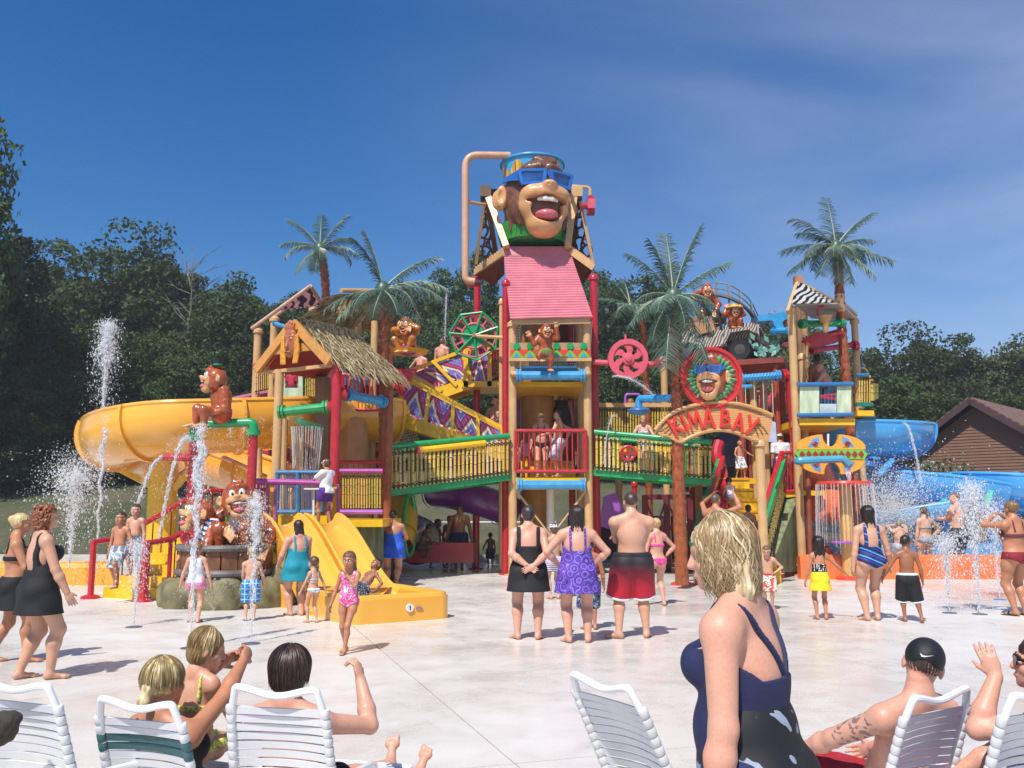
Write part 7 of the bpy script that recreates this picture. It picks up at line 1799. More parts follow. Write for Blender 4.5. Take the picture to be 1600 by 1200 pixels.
# ================================================================ people
def skin(hexc):
 key = ('skin', hexc)
 if key in _M: return _M[key]
 m, t, b = new_mat('skin_' + hexc[1:]); c = lin(hexc, .92); tc = nd(t, 'ShaderNodeTexCoord')
 n1, n2 = nd(t, 'ShaderNodeTexNoise', i_Scale=7.0, i_Detail=6, i_Roughness=.6), nd(t, 'ShaderNodeTexNoise', i_Scale=110.0, i_Detail=3)
 for n in (n1, n2): t.links.new(tc.outputs['Object'], n.inputs['Vector'])
 c1 = ramp(t, n1.outputs['Fac'], [(.3, (c[0] * .9, c[1] * .86, c[2] * .84)), (.5, c), (.68, (min(1, c[0] * 1.08), c[1] * .92, c[2] * .84))], False)
 mx = nd(t, 'ShaderNodeMix', data_type='RGBA', blend_type='MULTIPLY'); mx.inputs[0].default_value = 1; t.links.new(c1, mx.inputs[6]); t.links.new(ramp(t, n2.outputs['Fac'], [(.3, (.93, .92, .91)), (.6, (1.02, 1.02, 1.02))], False), mx.inputs[7])
 t.links.new(mx.outputs[2], b.inputs['Base Color']); mr = nd(t, 'ShaderNodeMapRange'); mr.inputs[3].default_value, mr.inputs[4].default_value = .34, .62; t.links.new(n1.outputs['Fac'], mr.inputs[0]); t.links.new(mr.outputs[0], b.inputs['Roughness'])
 b.inputs['Subsurface Weight'].default_value = .12; b.inputs['Subsurface Radius'].default_value = (.012, .004, .002); b.inputs['Subsurface Scale'].default_value = 1.0
 bp = nd(t, 'ShaderNodeBump', i_Strength=.18, i_Distance=.004); t.links.new(n2.outputs['Fac'], bp.inputs['Height']); t.links.new(bp.outputs[0], b.inputs['Normal'])
 _M[key] = m; return m
S_LIGHT, S_PINK, S_TAN, S_BRN, S_DARK, S_PALE = '#d3a084', '#d8a188', '#bd8260', '#9c6747', '#6e4430', '#d8aa90'
EYEW, IRIS = mat('#efe9e4', .2, .03, 5), mat('#3a2a20', .2, .1, 5)
LIP = mat('#b0605a', .45, .1, 9)
def rotm(yaw=0, pitch=0, roll=0):
 cy, sy, cp, sp, cr, sr = math.cos(R(yaw)), math.sin(R(yaw)), math.cos(R(pitch)), math.sin(R(pitch)), math.cos(R(roll)), math.sin(R(roll))
 Rz = np.array(((cy, -sy, 0), (sy, cy, 0), (0, 0, 1))); Rx = np.array(((1, 0, 0), (0, cp, -sp), (0, sp, cp))); Ry = np.array(((cr, 0, sr), (0, 1, 0), (-sr, 0, cr)))
 return Rz @ Rx @ Ry
def ik(a, t, l1, l2, hint):
 a, t = np.asarray(a, float), np.asarray(t, float); d = t - a; L = np.linalg.norm(d)
 if L > (l1 + l2) * .995: t = a + d / L * (l1 + l2) * .995; d = t - a; L = np.linalg.norm(d)
 c = (l1 * l1 - l2 * l2 + L * L) / (2 * L); hgt = math.sqrt(max(0, l1 * l1 - c * c)); u = d / L
 h = np.asarray(hint, float); h = h - u * (h @ u); n = np.linalg.norm(h); h = h / n if n > 1e-6 else np.array((0, 0, 1.))
 return a + u * c + h * hgt, t
def add_hand(v, w, d, nrm_, side, u, curl=.35, spread=.15, k=.004):
 """w wrist, d pointing direction, nrm_ palm facing, side +1/-1 thumb side"""
 d = nrm(d); n = nrm(np.asarray(nrm_) - d * (np.asarray(nrm_) @ d)); s = np.cross(d, n) * side
 v.cone(w - d * .01 * u, w + d * .035 * u, .0235 * u, .026 * u, k=.012 * u, tag='hand', flat=.7, fdir=n)
 v.ell(w + d * .052 * u, np.array((.04, .05, .017)) * u, rot=np.stack([s, d, n], 1), k=.012 * u, tag='hand')
 for i, L in enumerate((.072, .08, .075, .058)):
  b = w + d * .088 * u + s * (1.5 - i) * .0195 * u; f = nrm(d + s * (1.5 - i) * spread * .5); c1 = curl * (1 + .12 * i)
  f1 = nrm(f * math.cos(c1) + n * math.sin(c1)); f2 = nrm(f * math.cos(c1 * 2.1) + n * math.sin(c1 * 2.1))
  m = b + f1 * L * .5 * u; v.cone(b - d * .01 * u, m, .0092 * u, .0085 * u, k=k, tag='hand').cone(m, m + f2 * L * .5 * u, .0085 * u, .0068 * u, k=k, tag='hand')
 b = w + d * .03 * u + s * .03 * u; f = nrm(d * .75 + s * .65 + n * .25); m = b + f * .035 * u; v.cone(b, m, .0125 * u, .0105 * u, k=.008 * u, tag='hand').cone(m, m + nrm(f + n * .3 - s * .25) * .03 * u, .01 * u, .0075 * u, k=k, tag='hand')
def person(label, loc, H, face, skn=S_LIGHT, w=1.0, fem=False, hd=1.0, pose=None, hair=None, wear=(), h=None, group=None, face_on=False, belly=1.0, head_at=None, bust=1.0):
 p = dict(pz=None, lean=0, tw=0, side=0, aL=(-.055, -.01, .04), aR=(.055, -.01, .04), hL=(-.15, .02, .455), hR=(.15, .02, .455), eL=(-.5, -1, 0), eR=(.5, -1, 0), kL=(-.1, 1, 0), kR=(.1, 1, 0), hy=0, hp=0, hr=0, fL=-14, fR=14, cL=.35, cR=.35, nL=None, nR=None, fpL=0, fpR=0)
 p.update(pose or {})
 loc = V(loc) if head_at is None else V(head_at); HH = .137 * hd * H; b = (H - HH) / .868; U = b      # unit length of the body
 if h is None: h = min(.02, max(.0065, loc.y * .00085))
 if H < 1.35: h *= .8
 v = Vol(); k = .022 * U
 T = rotm(p['tw'], -p['lean'], p['side']); pel = np.array((0, 0, (p['pz'] if p['pz'] is not None else .522))) * U
 if p['pz'] is not None and 'px' in p: pel[:2] = np.array(p['px']) * U
 t = lambda x, y, z: pel + T @ (np.array((x, y, z)) * U)
 f0 = T[:, 1]
 hipw = w * (1.06 if fem else .98); sw = (1 + (w - 1) * .45) * (.90 if fem else 1.04); dp = 1 + (w - 1) * .9
 if hd > 1.15: sw *= .9
 v.ell(t(0, -.004, .005), np.array((.092 * hipw, .066 * dp, .07)) * U, rot=T, k=k, tag='g')
 v.cone(t(0, 0, .03), t(0, 0, .13), .077 * w * U, (.070 if fem else .076) * w * U, k=k * 1.4, tag='t', flat=.78, fdir=f0)
 v.ell(t(0, .018 * belly * w, .075), np.array((.078 * w, .058 * dp * belly, .075)) * U, rot=T, k=k * 1.4, tag='t')
 v.ell(t(0, -.002, .195), np.array((.09 * sw * (1 + (w - 1) * .5), .06 * dp, .092)) * U, rot=T, k=k * 1.4, tag='t')
 v.ell(t(0, -.012, .252), np.array((.088 * sw, .046, .05)) * U, rot=T, k=k, tag='t')
 v.ell(t(0, -.03, .17), np.array((.075 * sw, .04 * dp, .09)) * U, rot=T, k=k, tag='t')
 v.cone(t(0, -.012, .30), t(0, .004, .365), .032 * U * (1 + (w - 1) * .4), .029 * U, k=k, tag='n')
 for s in (-1, 1):
  v.cone(t(s * .045, -.01, .28), t(s * .102 * sw, -.008, .268), .036 * U, .033 * U, k=k, tag='t')
  v.cone(t(0, -.014, .322), t(s * .085, -.012, .287), .024 * U, .02 * U, k=k * 1.3, tag='n')
  v.ell(t(s * .045 * w, -.042 * dp, -.022), np.array((.052 * hipw, .044 * dp, .056)) * U, rot=T, k=k, tag='g')
  if fem: v.ell(t(s * .044, .052 * dp, .195), np.array((.042, .036, .041)) * U * bust, rot=T, k=k * .8, tag='t')
  elif hd < 1.15: v.ell(t(s * .04, .04 * dp, .215), np.array((.045, .022, .032)) * U, rot=T, k=k, tag='t')
 J = {}
 for q, s in (('L', -1), ('R', 1)):
  sh = t(s * .112 * sw, -.008, .262); e, wr = ik(sh, np.array(p['h' + q]) * U, .168 * U, .148 * U, p['e' + q]); aw = U * (1 + (w - 1) * .7) * (.92 if fem else 1.02) * (.9 if hd > 1.15 else 1)
  v.ell(sh - np.array((s * .006, 0, .004)) * U, .0335 * aw, k=k, tag='u').cone(sh, e, .0315 * aw, .0245 * aw, k=k * .8, tag='u')
  d = nrm(wr - e); v.cone(e, e + d * .05 * U, .0245 * aw, .0265 * aw, k=k * .5, tag='a').cone(e + d * .05 * U, wr, .0265 * aw, .0165 * aw, k=k * .5, tag='a')
  n = p['n' + q]; n = np.array(n if n is not None else (-s, .25, 0), float)
  dd = nrm(np.array(p['d' + q])) if p.get('d' + q) is not None else d
  add_hand(v, wr, dd, n, p.get('ts' + q, s if n is None else (1 if np.cross(dd, n) @ np.array(p.get('th' + q, (0, 1, .2))) > 0 else -1)), H * .56 * (1.05 if hd < 1.15 else 1.0), p['c' + q])
  hp = t(s * .052 * hipw, -.002, -.015); kn, an = ik(hp, np.array(p['a' + q]) * U, .247 * U, .243 * U, p['k' + q]); lw = U * (1 + (w - 1) * .8) * (.88 if hd > 1.15 else 1)
  v.cone(hp, kn, .053 * lw, .034 * lw, k=k, tag='l'); v.ell(hp * .7 + kn * .3 + T @ np.array((s * .008, 0, 0)) * U, np.array((.05, .052, .06)) * lw, k=k, tag='l')
  dn = nrm(an - kn); fw = nrm(np.cross(nrm(np.cross(dn, p['k' + q])), dn)) * -1; fw = fw if fw @ np.array(p['k' + q]) > 0 else -fw
  cf = kn + dn * .075 * U - fw * .012 * U
  v.cone(kn, cf, .033 * lw, .0345 * lw, k=k * .8, tag='s').cone(cf, an, .0345 * lw, .0185 * lw, k=k * .8, tag='s')
  fy = p['f' + q]; fdv = rotm(-fy, p['fp' + q]) @ np.array((0, 1., 0)); fside = nrm(np.cross(fdv, (0, 0, 1.)))
  if p.get('fd' + q) is not None: fdv = nrm(p['fd' + q]); fside = nrm(np.cross(fdv, p.get('fu' + q, (0, 0, 1.))))
  fup = np.cross(fside, fdv)
  v.cone(an, an - fup * .018 * U - fdv * .018 * U, .0195 * U, .019 * U, k=k * .6, tag='f').cone(an - fup * .014 * U, an + fdv * .075 * U - fup * .027 * U, .021 * U, .0125 * U, k=k * .7, tag='f', flat=.9, fdir=fup)
  ball = an + fdv * .078 * U - fup * .027 * U; v.cone(ball - fside * .014 * U, ball + fside * .014 * U, .0125 * U, k=k * .6, tag='f')
  for i in range(5): tb = ball + fdv * .008 * U + fside * (i - 2) * .0085 * U * 1.0; v.cone(tb, tb + fdv * (.017 - .002 * abs(i - (0 if s > 0 else 4))) * U, .0062 * U + (.002 * U if i == (0 if s > 0 else 4) else 0), k=.003, tag='f')
  J.update({'sh' + q: sh, 'e' + q: e, 'w' + q: wr, 'hp' + q: hp, 'kn' + q: kn, 'an' + q: an, 'foot' + q: (ball, fdv, fside, fup), 'hd' + q: dd})
 Hm = T @ rotm(p['hy'], p['hp'], p['hr']); nb = t(0, .0, .340); hc = nb + Hm @ (np.array((0, .10, .47)) * HH)
 e_ = lambda x, y, z: hc + Hm @ (np.array((x, y, z)) * HH)
 v.ell(e_(0, -.06, .10), np.array((.345, .42, .385)) * HH, rot=Hm, k=.01 * U, tag='h').ell(e_(0, .12, -.16), np.array((.275, .27, .27)) * HH, rot=Hm, k=.05 * HH, tag='h')
 v.ell(e_(0, .2, -.34), np.array((.19, .17, .14)) * HH, rot=Hm, k=.1 * HH, tag='h').ell(e_(0, .30, -.42), np.array((.085, .08, .07)) * HH, rot=Hm, k=.08 * HH, tag='h')
 v.cone(e_(0, -.02, -.25), e_(0, -.1, -.62), .22 * HH, .21 * HH, k=.12 * HH, tag='h')
 v.cone(e_(0, .37, .05), e_(0, .44, -.12), .035 * HH, .06 * HH, k=.05 * HH, tag='h').ell(e_(0, .38, -.27), np.array((.10, .045, .045)) * HH, rot=Hm, k=.04 * HH, tag='h')
 for s in (-1, 1):
  v.cone(e_(s * .06, .35, .1), e_(s * .24, .27, .09), .045 * HH, .04 * HH, k=.06 * HH, tag='h'); v.ell(e_(s * .19, .22, -.12), np.array((.1, .1, .09)) * HH, rot=Hm, k=.1 * HH, tag='h')
  v.ell(e_(s * .145, .385, .015), np.array((.085, .06, .05)) * HH, rot=Hm, k=.05 * HH, cut=True, tag='h')
  v.ell(e_(s * .345, -.06, -.06), np.array((.045, .10, .14)) * HH, rot=Hm @ rotm(s * -18), k=.02 * HH, tag='h')
 if head_at is not None:
  a = R(face); loc = V(head_at) - V((hc[0] * math.cos(a) - hc[1] * math.sin(a), hc[0] * math.sin(a) + hc[1] * math.cos(a), hc[2]))
 me = v.mesh('person', skin(skn), h)
 o = link('person', me, None, loc, (0, 0, R(face))); WL[o.name] = V((0, 0, 0)); tag(o, label, 'person', group)
 def sub(vol, nm, m, hh=None, par=o, **kw):
  F, lo = vol.field(hh or h, **kw); a, f = surfnets(F, lo, hh or h); return link(nm, np_mesh(nm, a, f, m), par)
 o_ctx = dict(v=v, J=J, t=t, T=T, U=U, pel=pel, HH=HH, hc=hc, Hm=Hm, e=e_, sub=sub, o=o, h=h, w=w, hipw=hipw, sw=sw, dp=dp, fem=fem, H=H, skn=skn)
 if face_on:
  for s in (-1, 1):
   mb = MB(); mb.ball(e_(s * .145, .325, .008), .05 * HH, 10, 7); q = link('eye', mb.mesh('eye', EYEW), o); mb = MB(); mb.ball(e_(s * .14, .357, .006), .026 * HH, 8, 6); link('iris', mb.mesh('iris', IRIS), q)
   mb = MB(); mb.tube([e_(s * .06, .402, .105), e_(s * .15, .385, .13), e_(s * .24, .32, .10)], .018 * HH, 5); link('eyebrow', mb.mesh('eyebrow', mat('#4a3626', .8, .2, 9)), o)
  mb = MB(); mb.ball(e_(0, .405, -.272), np.array((.095, .032, .03)) * HH, 12, 6, rot=Matrix(Hm.tolist())); link('lips', mb.mesh('lips', LIP), o)
 if hair: make_hair(o_ctx, **hair)
 for g in wear: WEAR[g[0]](o_ctx, *g[1:])
 return o, o_ctx
def tcoord(c, X, Y, Z):
 px, py, pz = X - c['pel'][0], Y - c['pel'][1], Z - c['pel'][2]; T, U = c['T'], c['U']
 return ((px * T[0, i] + py * T[1, i] + pz * T[2, i]) / U for i in range(3))
def sel(c, tags): 
 g = Vol(); g.p = [p for p in c['v'].p if p[6] in tags and not p[9]]; return g
def w_trunks(c, m, t_end=.85, waist=.055, infl=.012, loose=.012, nm='swim_shorts', band=None, hem=None):
 g = sel(c, 'gl'); U = c['U']
 g.p += [p for p in c['v'].p if p[6] == 't'][:2]
 J = c['J']; cuts = {}
 for q in 'LR':
  a, b = J['hp' + q], J['kn' + q]; e = a + (b - a) * min(1.2, t_end + .25); g.cone(a, e, (.056 * c['hipw'] + loose) * U, (.05 * c['hipw'] + loose * 1.3) * U, k=.03 * U, tag='l'); cuts[q] = (a + (b - a) * t_end, nrm(b - a))
 def region(z0=None, z1=None, lo=0, hi=9):
  def f(X, Y, Z):
   x, y, z = tcoord(c, X, Y, Z)
   tx = x
   cut = np.where(tx < 0, *[(X - cuts[q][0][0]) * cuts[q][1][0] + (Y - cuts[q][0][1]) * cuts[q][1][1] + (Z - cuts[q][0][2]) * cuts[q][1][2] for q in 'LR'])
   r = np.maximum((z - waist) * U, cut - 0)
   if hi != 9: r = np.maximum(r, (hi * U * .247 - (cut + t_end * U * .247)) * 1.0)
   return r
  return f
 s = c['sub'](g, nm, m, infl=infl * U, region=region())
 if band: c['sub'](g, 'waistband', band, par=s, infl=(infl + .004) * U, region=lambda X, Y, Z: band_reg(c, X, Y, Z, waist - .022, waist + .004))
 if hem:
  def hr(X, Y, Z):
   x, y, z = tcoord(c, X, Y, Z); cut = np.where(x < 0, *[(X - cuts[q][0][0]) * cuts[q][1][0] + (Y - cuts[q][0][1]) * cuts[q][1][1] + (Z - cuts[q][0][2]) * cuts[q][1][2] for q in 'LR']); return np.maximum(cut - .003, -.016 * U - cut)
  c['sub'](g, 'hem_stripe', hem, par=s, infl=(infl + .003) * U, region=hr)
 return s
def band_reg(c, X, Y, Z, lo, hi):
 x, y, z = tcoord(c, X, Y, Z); return np.maximum(z - hi, lo - z) * c['U'] + 0 * X
def w_suit(c, m, top=.235, back=.17, straps=.062, leg=-.06, cut=.75, nm='swimsuit', infl=.009, sw_=.013, low=None, skirt=None, strap_m=None, xback=False):
 """one piece suit; skirt = (length, flare)"""
 g = sel(c, 'tgl'); U = c['U']
 if skirt:
  L, fl = skirt; g.cone(c['t'](0, 0, .06), c['t'](0, -.006, -L - .06), .083 * c['w'] * U, (.098 * c['hipw'] + fl) * U, k=.03 * U, tag='l', flat=.8, fdir=c['T'][:, 1])
 wd = .062 * c['sw']
 def region(X, Y, Z):
  x, y, z = tcoord(c, X, Y, Z); ax = np.abs(x)
  topl = np.where(y > 0, top + .25 * np.maximum(ax - .05, 0) - 1.2 * np.maximum(.03 - ax, 0) * 0, back + (1.1 * np.maximum(ax - .07, 0)))
  r = z - topl; r = np.maximum(r, np.where(z > .1, ax - .108 * c['sw'] - .012 * c['w'], -1))
  if xback: gx = -.015 + .085 * (z - .13) / .17; r = np.minimum(r, np.maximum(np.maximum(np.where(y < 0, np.minimum(np.abs(x - gx), np.abs(x + gx)), np.abs(ax - .06)) - sw_, z - .33), .1 - z))
  elif straps: r = np.minimum(r, np.maximum(np.maximum(np.abs(ax - straps) - sw_, z - .33), .1 - z))
  if skirt: r = np.maximum(r, -skirt[0] - z)
  else: r = np.maximum(r, (leg + cut * np.maximum(ax - .018, 0)) - z)
  return r * U
 return c['sub'](g, nm, m, infl=infl * U, region=region)
def w_bikini(c, top_m, bot_m=None, leg=-.06, cut=.85, waist=.02, tl=.155, th=.222, nm='bikini'):
 U = c['U']; bot_m = bot_m or top_m
 g = sel(c, 'gl')
 s = c['sub'](g, 'bikini_bottom', bot_m, infl=.008 * U, region=lambda X, Y, Z: (lambda x, y, z: np.maximum(z - waist, leg + cut * np.maximum(np.abs(x) - .02, 0) - z) * U)(*tcoord(c, X, Y, Z)))
 if top_m:
  g = sel(c, 't')
  def region(X, Y, Z):
   x, y, z = tcoord(c, X, Y, Z); ax = np.abs(x)
   cup = np.where(y > .02, np.maximum(np.maximum(z - (th + .02) + .9 * np.abs(ax - .045), tl - z), 0 * z - 1), np.abs(z - .172) - .012)
   st = np.maximum(np.maximum(np.abs(ax - .05) - .006, z - .33), .2 - z)
   return np.minimum(np.minimum(cup, np.maximum(np.abs(z - tl - .008) - .009, -1)), np.where(y > -.3, st, 1)) * U
  c['sub'](g, 'bikini_top', top_m, infl=.008 * U, region=region)
 return s
def w_shirt(c, m, lo=-.02, hi=.31, sleeve=.75, infl=.016, nm='shirt'):
 U = c['U']; g = sel(c, 'tgu' if sleeve else 'tg'); J = c['J']
 def region(X, Y, Z):
  x, y, z = tcoord(c, X, Y, Z); r = np.maximum(z - hi - .35 * np.maximum(np.abs(x) - .06, 0) * 0, lo - z) * U
  if sleeve:
   for q in 'LR':
    d = nrm(J['e' + q] - J['sh' + q]); e = J['sh' + q] + (J['e' + q] - J['sh' + q]) * sleeve; cut = (X - e[0]) * d[0] + (Y - e[1]) * d[1] + (Z - e[2]) * d[2]
    near = np.sqrt((X - e[0]) ** 2 + (Y - e[1]) ** 2 + (Z - e[2]) ** 2) < .09 * U; r = np.where(near, np.maximum(r, cut), r)
  else: r = np.maximum(r, np.where(z > .2, np.abs(x) - .085 * c['sw'], -1) * U)
  return r
 return c['sub'](g, nm, m, infl=infl * U, region=region)
def w_skirt(c, m, L=.15, fl=.03, waist=.05, nm='skirt'):
 U = c['U']; g = sel(c, 'g'); g.cone(c['t'](0, 0, .06), c['t'](0, 0, -L - .05), .085 * c['w'] * U, (.1 * c['hipw'] + fl) * U, k=.02 * U, tag='l', flat=.82, fdir=c['T'][:, 1])
 return c['sub'](g, nm, m, infl=.01 * U, region=lambda X, Y, Z: band_reg(c, X, Y, Z, -L, waist))
def w_strip(c, m, z0, z1, nm='sash', infl=.015, tags='tg'):
 return c['sub'](sel(c, tags), nm, m, infl=infl * c['U'], region=lambda X, Y, Z: band_reg(c, X, Y, Z, z0, z1))
def w_shoes(c, m, nm='sandal'):
 for q in 'LR':
  ball, fd, fs, fu = c['J']['foot' + q]; U = c['U']; mb = MB(); cen = ball - fd * .028 * U - fu * .013 * U
  rot = Matrix((fs.tolist(), fd.tolist(), fu.tolist())).transposed(); mb.prism([(x * .03 * U, y * .075 * U) for x, y in ((-.6, -1), (.6, -1), (.85, 0), (1, .6), (.5, 1.05), (-.5, 1.05), (-1, .6), (-.85, 0))], cen, V(fs), V(fd), .012 * U); l = link(nm, mb.mesh(nm, m), c['o'])
  mb = MB(); mb.tube([V(ball + fs * s * .03 * U - fd * .02 * U + fu * (.022 * (1 - abs(s)) * U - .004 * U)) for s in (-1, -.5, 0, .5, 1)], .011 * U, 6, flat=.6); link('strap', mb.mesh('strap', m), l)
def w_cap(c, m, brim=1, logo=False, nm='cap', back=False, brim_m=None):
 HH, e, Hm = c['HH'], c['e'], c['Hm']; g = Vol(); g.ell(e(0, -.06, .12), np.array((.375, .45, .40)) * HH, rot=Hm)
 def region(X, Y, Z):
  px, py, pz = X - c['hc'][0], Y - c['hc'][1], Z - c['hc'][2]; z = (px * Hm[0, 2] + py * Hm[1, 2] + pz * Hm[2, 2]) / HH; y = (px * Hm[0, 1] + py * Hm[1, 1] + pz * Hm[2, 1]) / HH; x = (px * Hm[0, 0] + py * Hm[1, 0] + pz * Hm[2, 0]) / HH
  r = (.10 - .12 * np.minimum(y + .1, .2) * 1.0) - z - (.14 if logo else 0) * (y < -.1) 
  if logo: r = np.where((y < -.2), np.maximum(r, .14 - np.sqrt((x / 1.25) ** 2 + ((z + .03) * 1.3) ** 2)), r)
  return r * HH
 q = c['sub'](g, nm, m, hh=min(c['h'], .01), region=region)
 if brim:
  mb = MB(); s = brim; pts = [(x * .36, .22 + .42 * math.sqrt(max(0, 1 - x * x)) ) for x in [i / 6 - 1 for i in range(13)]] + [(.34, .12), (0, .18), (-.34, .12)]
  rot = Matrix(Hm.tolist()); mb.prism([(x * HH, y * HH) for x, y in pts], e(0, 0, .17), rot @ V((1, 0, 0)), rot @ V((0, .97, -.22)), .02 * HH); link('brim', mb.mesh('brim', brim_m or m), q)
 if logo:
  mb = MB(); rot = Matrix(Hm.tolist()); P2 = [(-.11, .02), (-.075, -.035), (-.03, -.03), (.12, .05), (.0, .0), (-.055, -.008)]; mb.prism([(x * HH * 1.1, z * HH * 1.1) for x, z in P2], e(0, -.505, .17), rot @ V((1, 0, 0)), rot @ V((0, .25, 1)).normalized(), .012 * HH); link('swoosh', mb.mesh('swoosh', WHITE, 0), q)
 return q
def w_shades(c, m=None, frame_m=None):
 HH, e, Hm = c['HH'], c['e'], c['Hm']; rot = Matrix(Hm.tolist()); q = None
 for s in (-1, 1):
  mb = MB(); mb.prism([(x * HH * .12, z * HH * .085) for x, z in ((-1, .5), (-.6, 1), (.8, 1), (1.05, .3), (.6, -.9), (-.5, -1))] if s > 0 else [(-x * HH * .12, z * HH * .085) for x, z in ((-1, .5), (-.6, 1), (.8, 1), (1.05, .3), (.6, -.9), (-.5, -1))], e(s * .15, .405, .02), rot @ V((.96, -s * .27, 0)), rot @ V((0, 0, 1)), .03 * HH)
  mb.beam(e(s * .26, .37, .05), e(s * .365, -.05, .04), .025 * HH, .05 * HH); o = link('sunglasses', mb.mesh('sunglasses', m or mat('#17161a', .12, .1, 5, coat=.8), 0), c['o'] if q is None else q); q = q or o
def w_tattoo(c, m):
 c['sub'](sel(c, 'u'), 'tattoo', m, hh=.004, infl=.0012, region=lambda X, Y, Z: np.where((X < 0), np.sin(X * 75 + 3 * np.sin(Z * 60)) * np.sin(Z * 80 + 2 * np.sin(Y * 70)) * .01 + .002 + .0 * Y, 1.0))
WEAR = dict(tattoo=w_tattoo, trunks=w_trunks, suit=w_suit, bikini=w_bikini, shirt=w_shirt, skirt=w_skirt, strip=w_strip, shoes=w_shoes, cap=w_cap, shades=w_shades)
def make_hair(c, style='short', col='#4a3626', L=.5, n=0, vol=1.0, wave=.3, seed=1, streak=None, part_x=.0):
 HH, e, Hm = c['HH'], c['e'], c['Hm']; m = hair_mat(col, streak); g = Vol(); hh = min(c['h'], .012 if c['h'] > .009 else .007)
 inv = lambda X, Y, Z: tuple(((X - c['hc'][0]) * Hm[0, i] + (Y - c['hc'][1]) * Hm[1, i] + (Z - c['hc'][2]) * Hm[2, i]) / HH for i in range(3))
 fr = 34 if HH > .15 else 26
 def strand(X, Y, Z):
  x, y, z = inv(X, Y, Z); a = np.arctan2(x, -y); return HH * .012 * np.sin(a * fr + 3 * np.sin(z * 9 + seed)) * (1 + .6 * np.sin(z * 13 + a * 5))
 if style == 'short':
  g.ell(e(0, -.07, .13), np.array((.365, .435, .395)) * HH * vol, rot=Hm); g.ell(e(0, -.25, -.1), np.array((.28, .2, .25)) * HH, rot=Hm, k=.05 * HH)
  reg = lambda X, Y, Z: (lambda x, y, z: np.maximum(np.where(y > .0, .22 + .12 * np.abs(x) - z + .55 * np.maximum(y - .25, 0) * 0, -.06 - .85 * np.maximum(-y, 0) - z), y - .33) * HH)(*inv(X, Y, Z))
 elif style in ('buzz',):
  g.ell(e(0, -.065, .11), np.array((.35, .427, .388)) * HH, rot=Hm); reg = lambda X, Y, Z: (lambda x, y, z: np.maximum(np.where(y > .0, .22 - z, -.06 - .8 * np.maximum(-y, 0) - z), y - .3) * HH)(*inv(X, Y, Z))
 else:
  g.ell(e(0, -.08, .12), np.array((.385, .45, .41)) * HH * vol, rot=Hm)
  if style == 'bun': g.ell(e(0, -.42, .22), np.array((.2, .2, .19)) * HH, rot=Hm, k=.05 * HH)
  elif style == 'pony': g.ell(e(0, -.45, -.02), .13 * HH, k=.06 * HH).chain([e(0, -.48, -.02), e(0, -.58, -.3), e(0, -.55, -.3 - L)], [.1 * HH, .11 * HH, .05 * HH], k=.05 * HH)
  elif style == 'bob': g.ell(e(0, -.16, -.12), np.array((.385, .36, .36)) * HH * vol, rot=Hm, k=.08 * HH)
  elif style == 'curly': 
   rg = random.Random(seed)
   g.ell(e(0, -.15, -.15), np.array((.46, .42, .5)) * HH * vol, rot=Hm, k=.1 * HH)
   for i in range(340):
    a, z = rg.uniform(-2.5, 2.5), rg.uniform(-.65, .5); r = .47 * math.sqrt(max(.1, 1 - ((z + .05) / .75) ** 2)); g.ell(e(math.sin(a) * r * vol, -.12 - math.cos(a) * r * vol, z), rg.uniform(.035, .07) * HH, k=.015 * HH)
  elif style == 'long':
   w_ = (c['w'] ** .3)
   g.ell(e(0, -.18, -.15), np.array((.37, .3, .4)) * HH * vol, rot=Hm, k=.1 * HH)
   back = c['t'](0, -.062 * c['dp'], .30); dn = np.array((0, 0, -1.))
   for s in (-1, 0, 1): 
    a = e(s * .2, -.28, -.25); b = a + (np.array((s * .06, -.06, -L * .5)) * HH); d = b + np.array((s * .02, .02, -L * .5)) * HH; g.chain([a, b, d], [.15 * HH * vol, .12 * HH * vol, .05 * HH], k=.08 * HH)
  reg = lambda X, Y, Z: (lambda x, y, z: np.maximum(np.where(y > .02, (.16 if style != 'bob' else .12) + .25 * np.maximum(.28 - np.abs(x), 0) * (y > .1) - z, -9), y - .36) * HH)(*inv(X, Y, Z))
 q = c['sub'](g, 'hair', m, hh=hh, noise=strand, region=reg)
 if n: locks(c, q, m, n, L, wave, seed, vol, style, part_x)
 return q
def hair_mat(col, streak=None):
 key = ('hair', col, streak)
 if key in _M: return _M[key]
 m, t, b = new_mat('hair_' + col.lstrip('#'))
 geo = nd(t, 'ShaderNodeNewGeometry'); tc = nd(t, 'ShaderNodeTexCoord'); mp = nd(t, 'ShaderNodeMapping'); mp.inputs['Scale'].default_value = (60, 60, 9); t.links.new(tc.outputs['Object'], mp.inputs[0])
 nz = nd(t, 'ShaderNodeTexNoise', i_Scale=1.0, i_Detail=3); t.links.new(mp.outputs[0], nz.inputs['Vector'])
 f = mth(t, 'ADD', mth(t, 'MULTIPLY', geo.outputs['Random Per Island'], .35), mth(t, 'MULTIPLY', nz.outputs['Fac'], .65)); a = lin(col); s2 = lin(streak) if streak else tuple(min(1, x * 1.7 + .01) for x in a)
 t.links.new(ramp(t, f, [(.25, tuple(x * .5 for x in a)), (.5, a), (.75, s2)], False), b.inputs['Base Color']); b.inputs['Roughness'].default_value = .42
 b.inputs['Specular IOR Level'].default_value = .5
 bp = nd(t, 'ShaderNodeBump', i_Strength=.5, i_Distance=.004); t.links.new(nz.outputs['Fac'], bp.inputs['Height']); t.links.new(bp.outputs[0], b.inputs['Normal'])
 _M[key] = m; return m
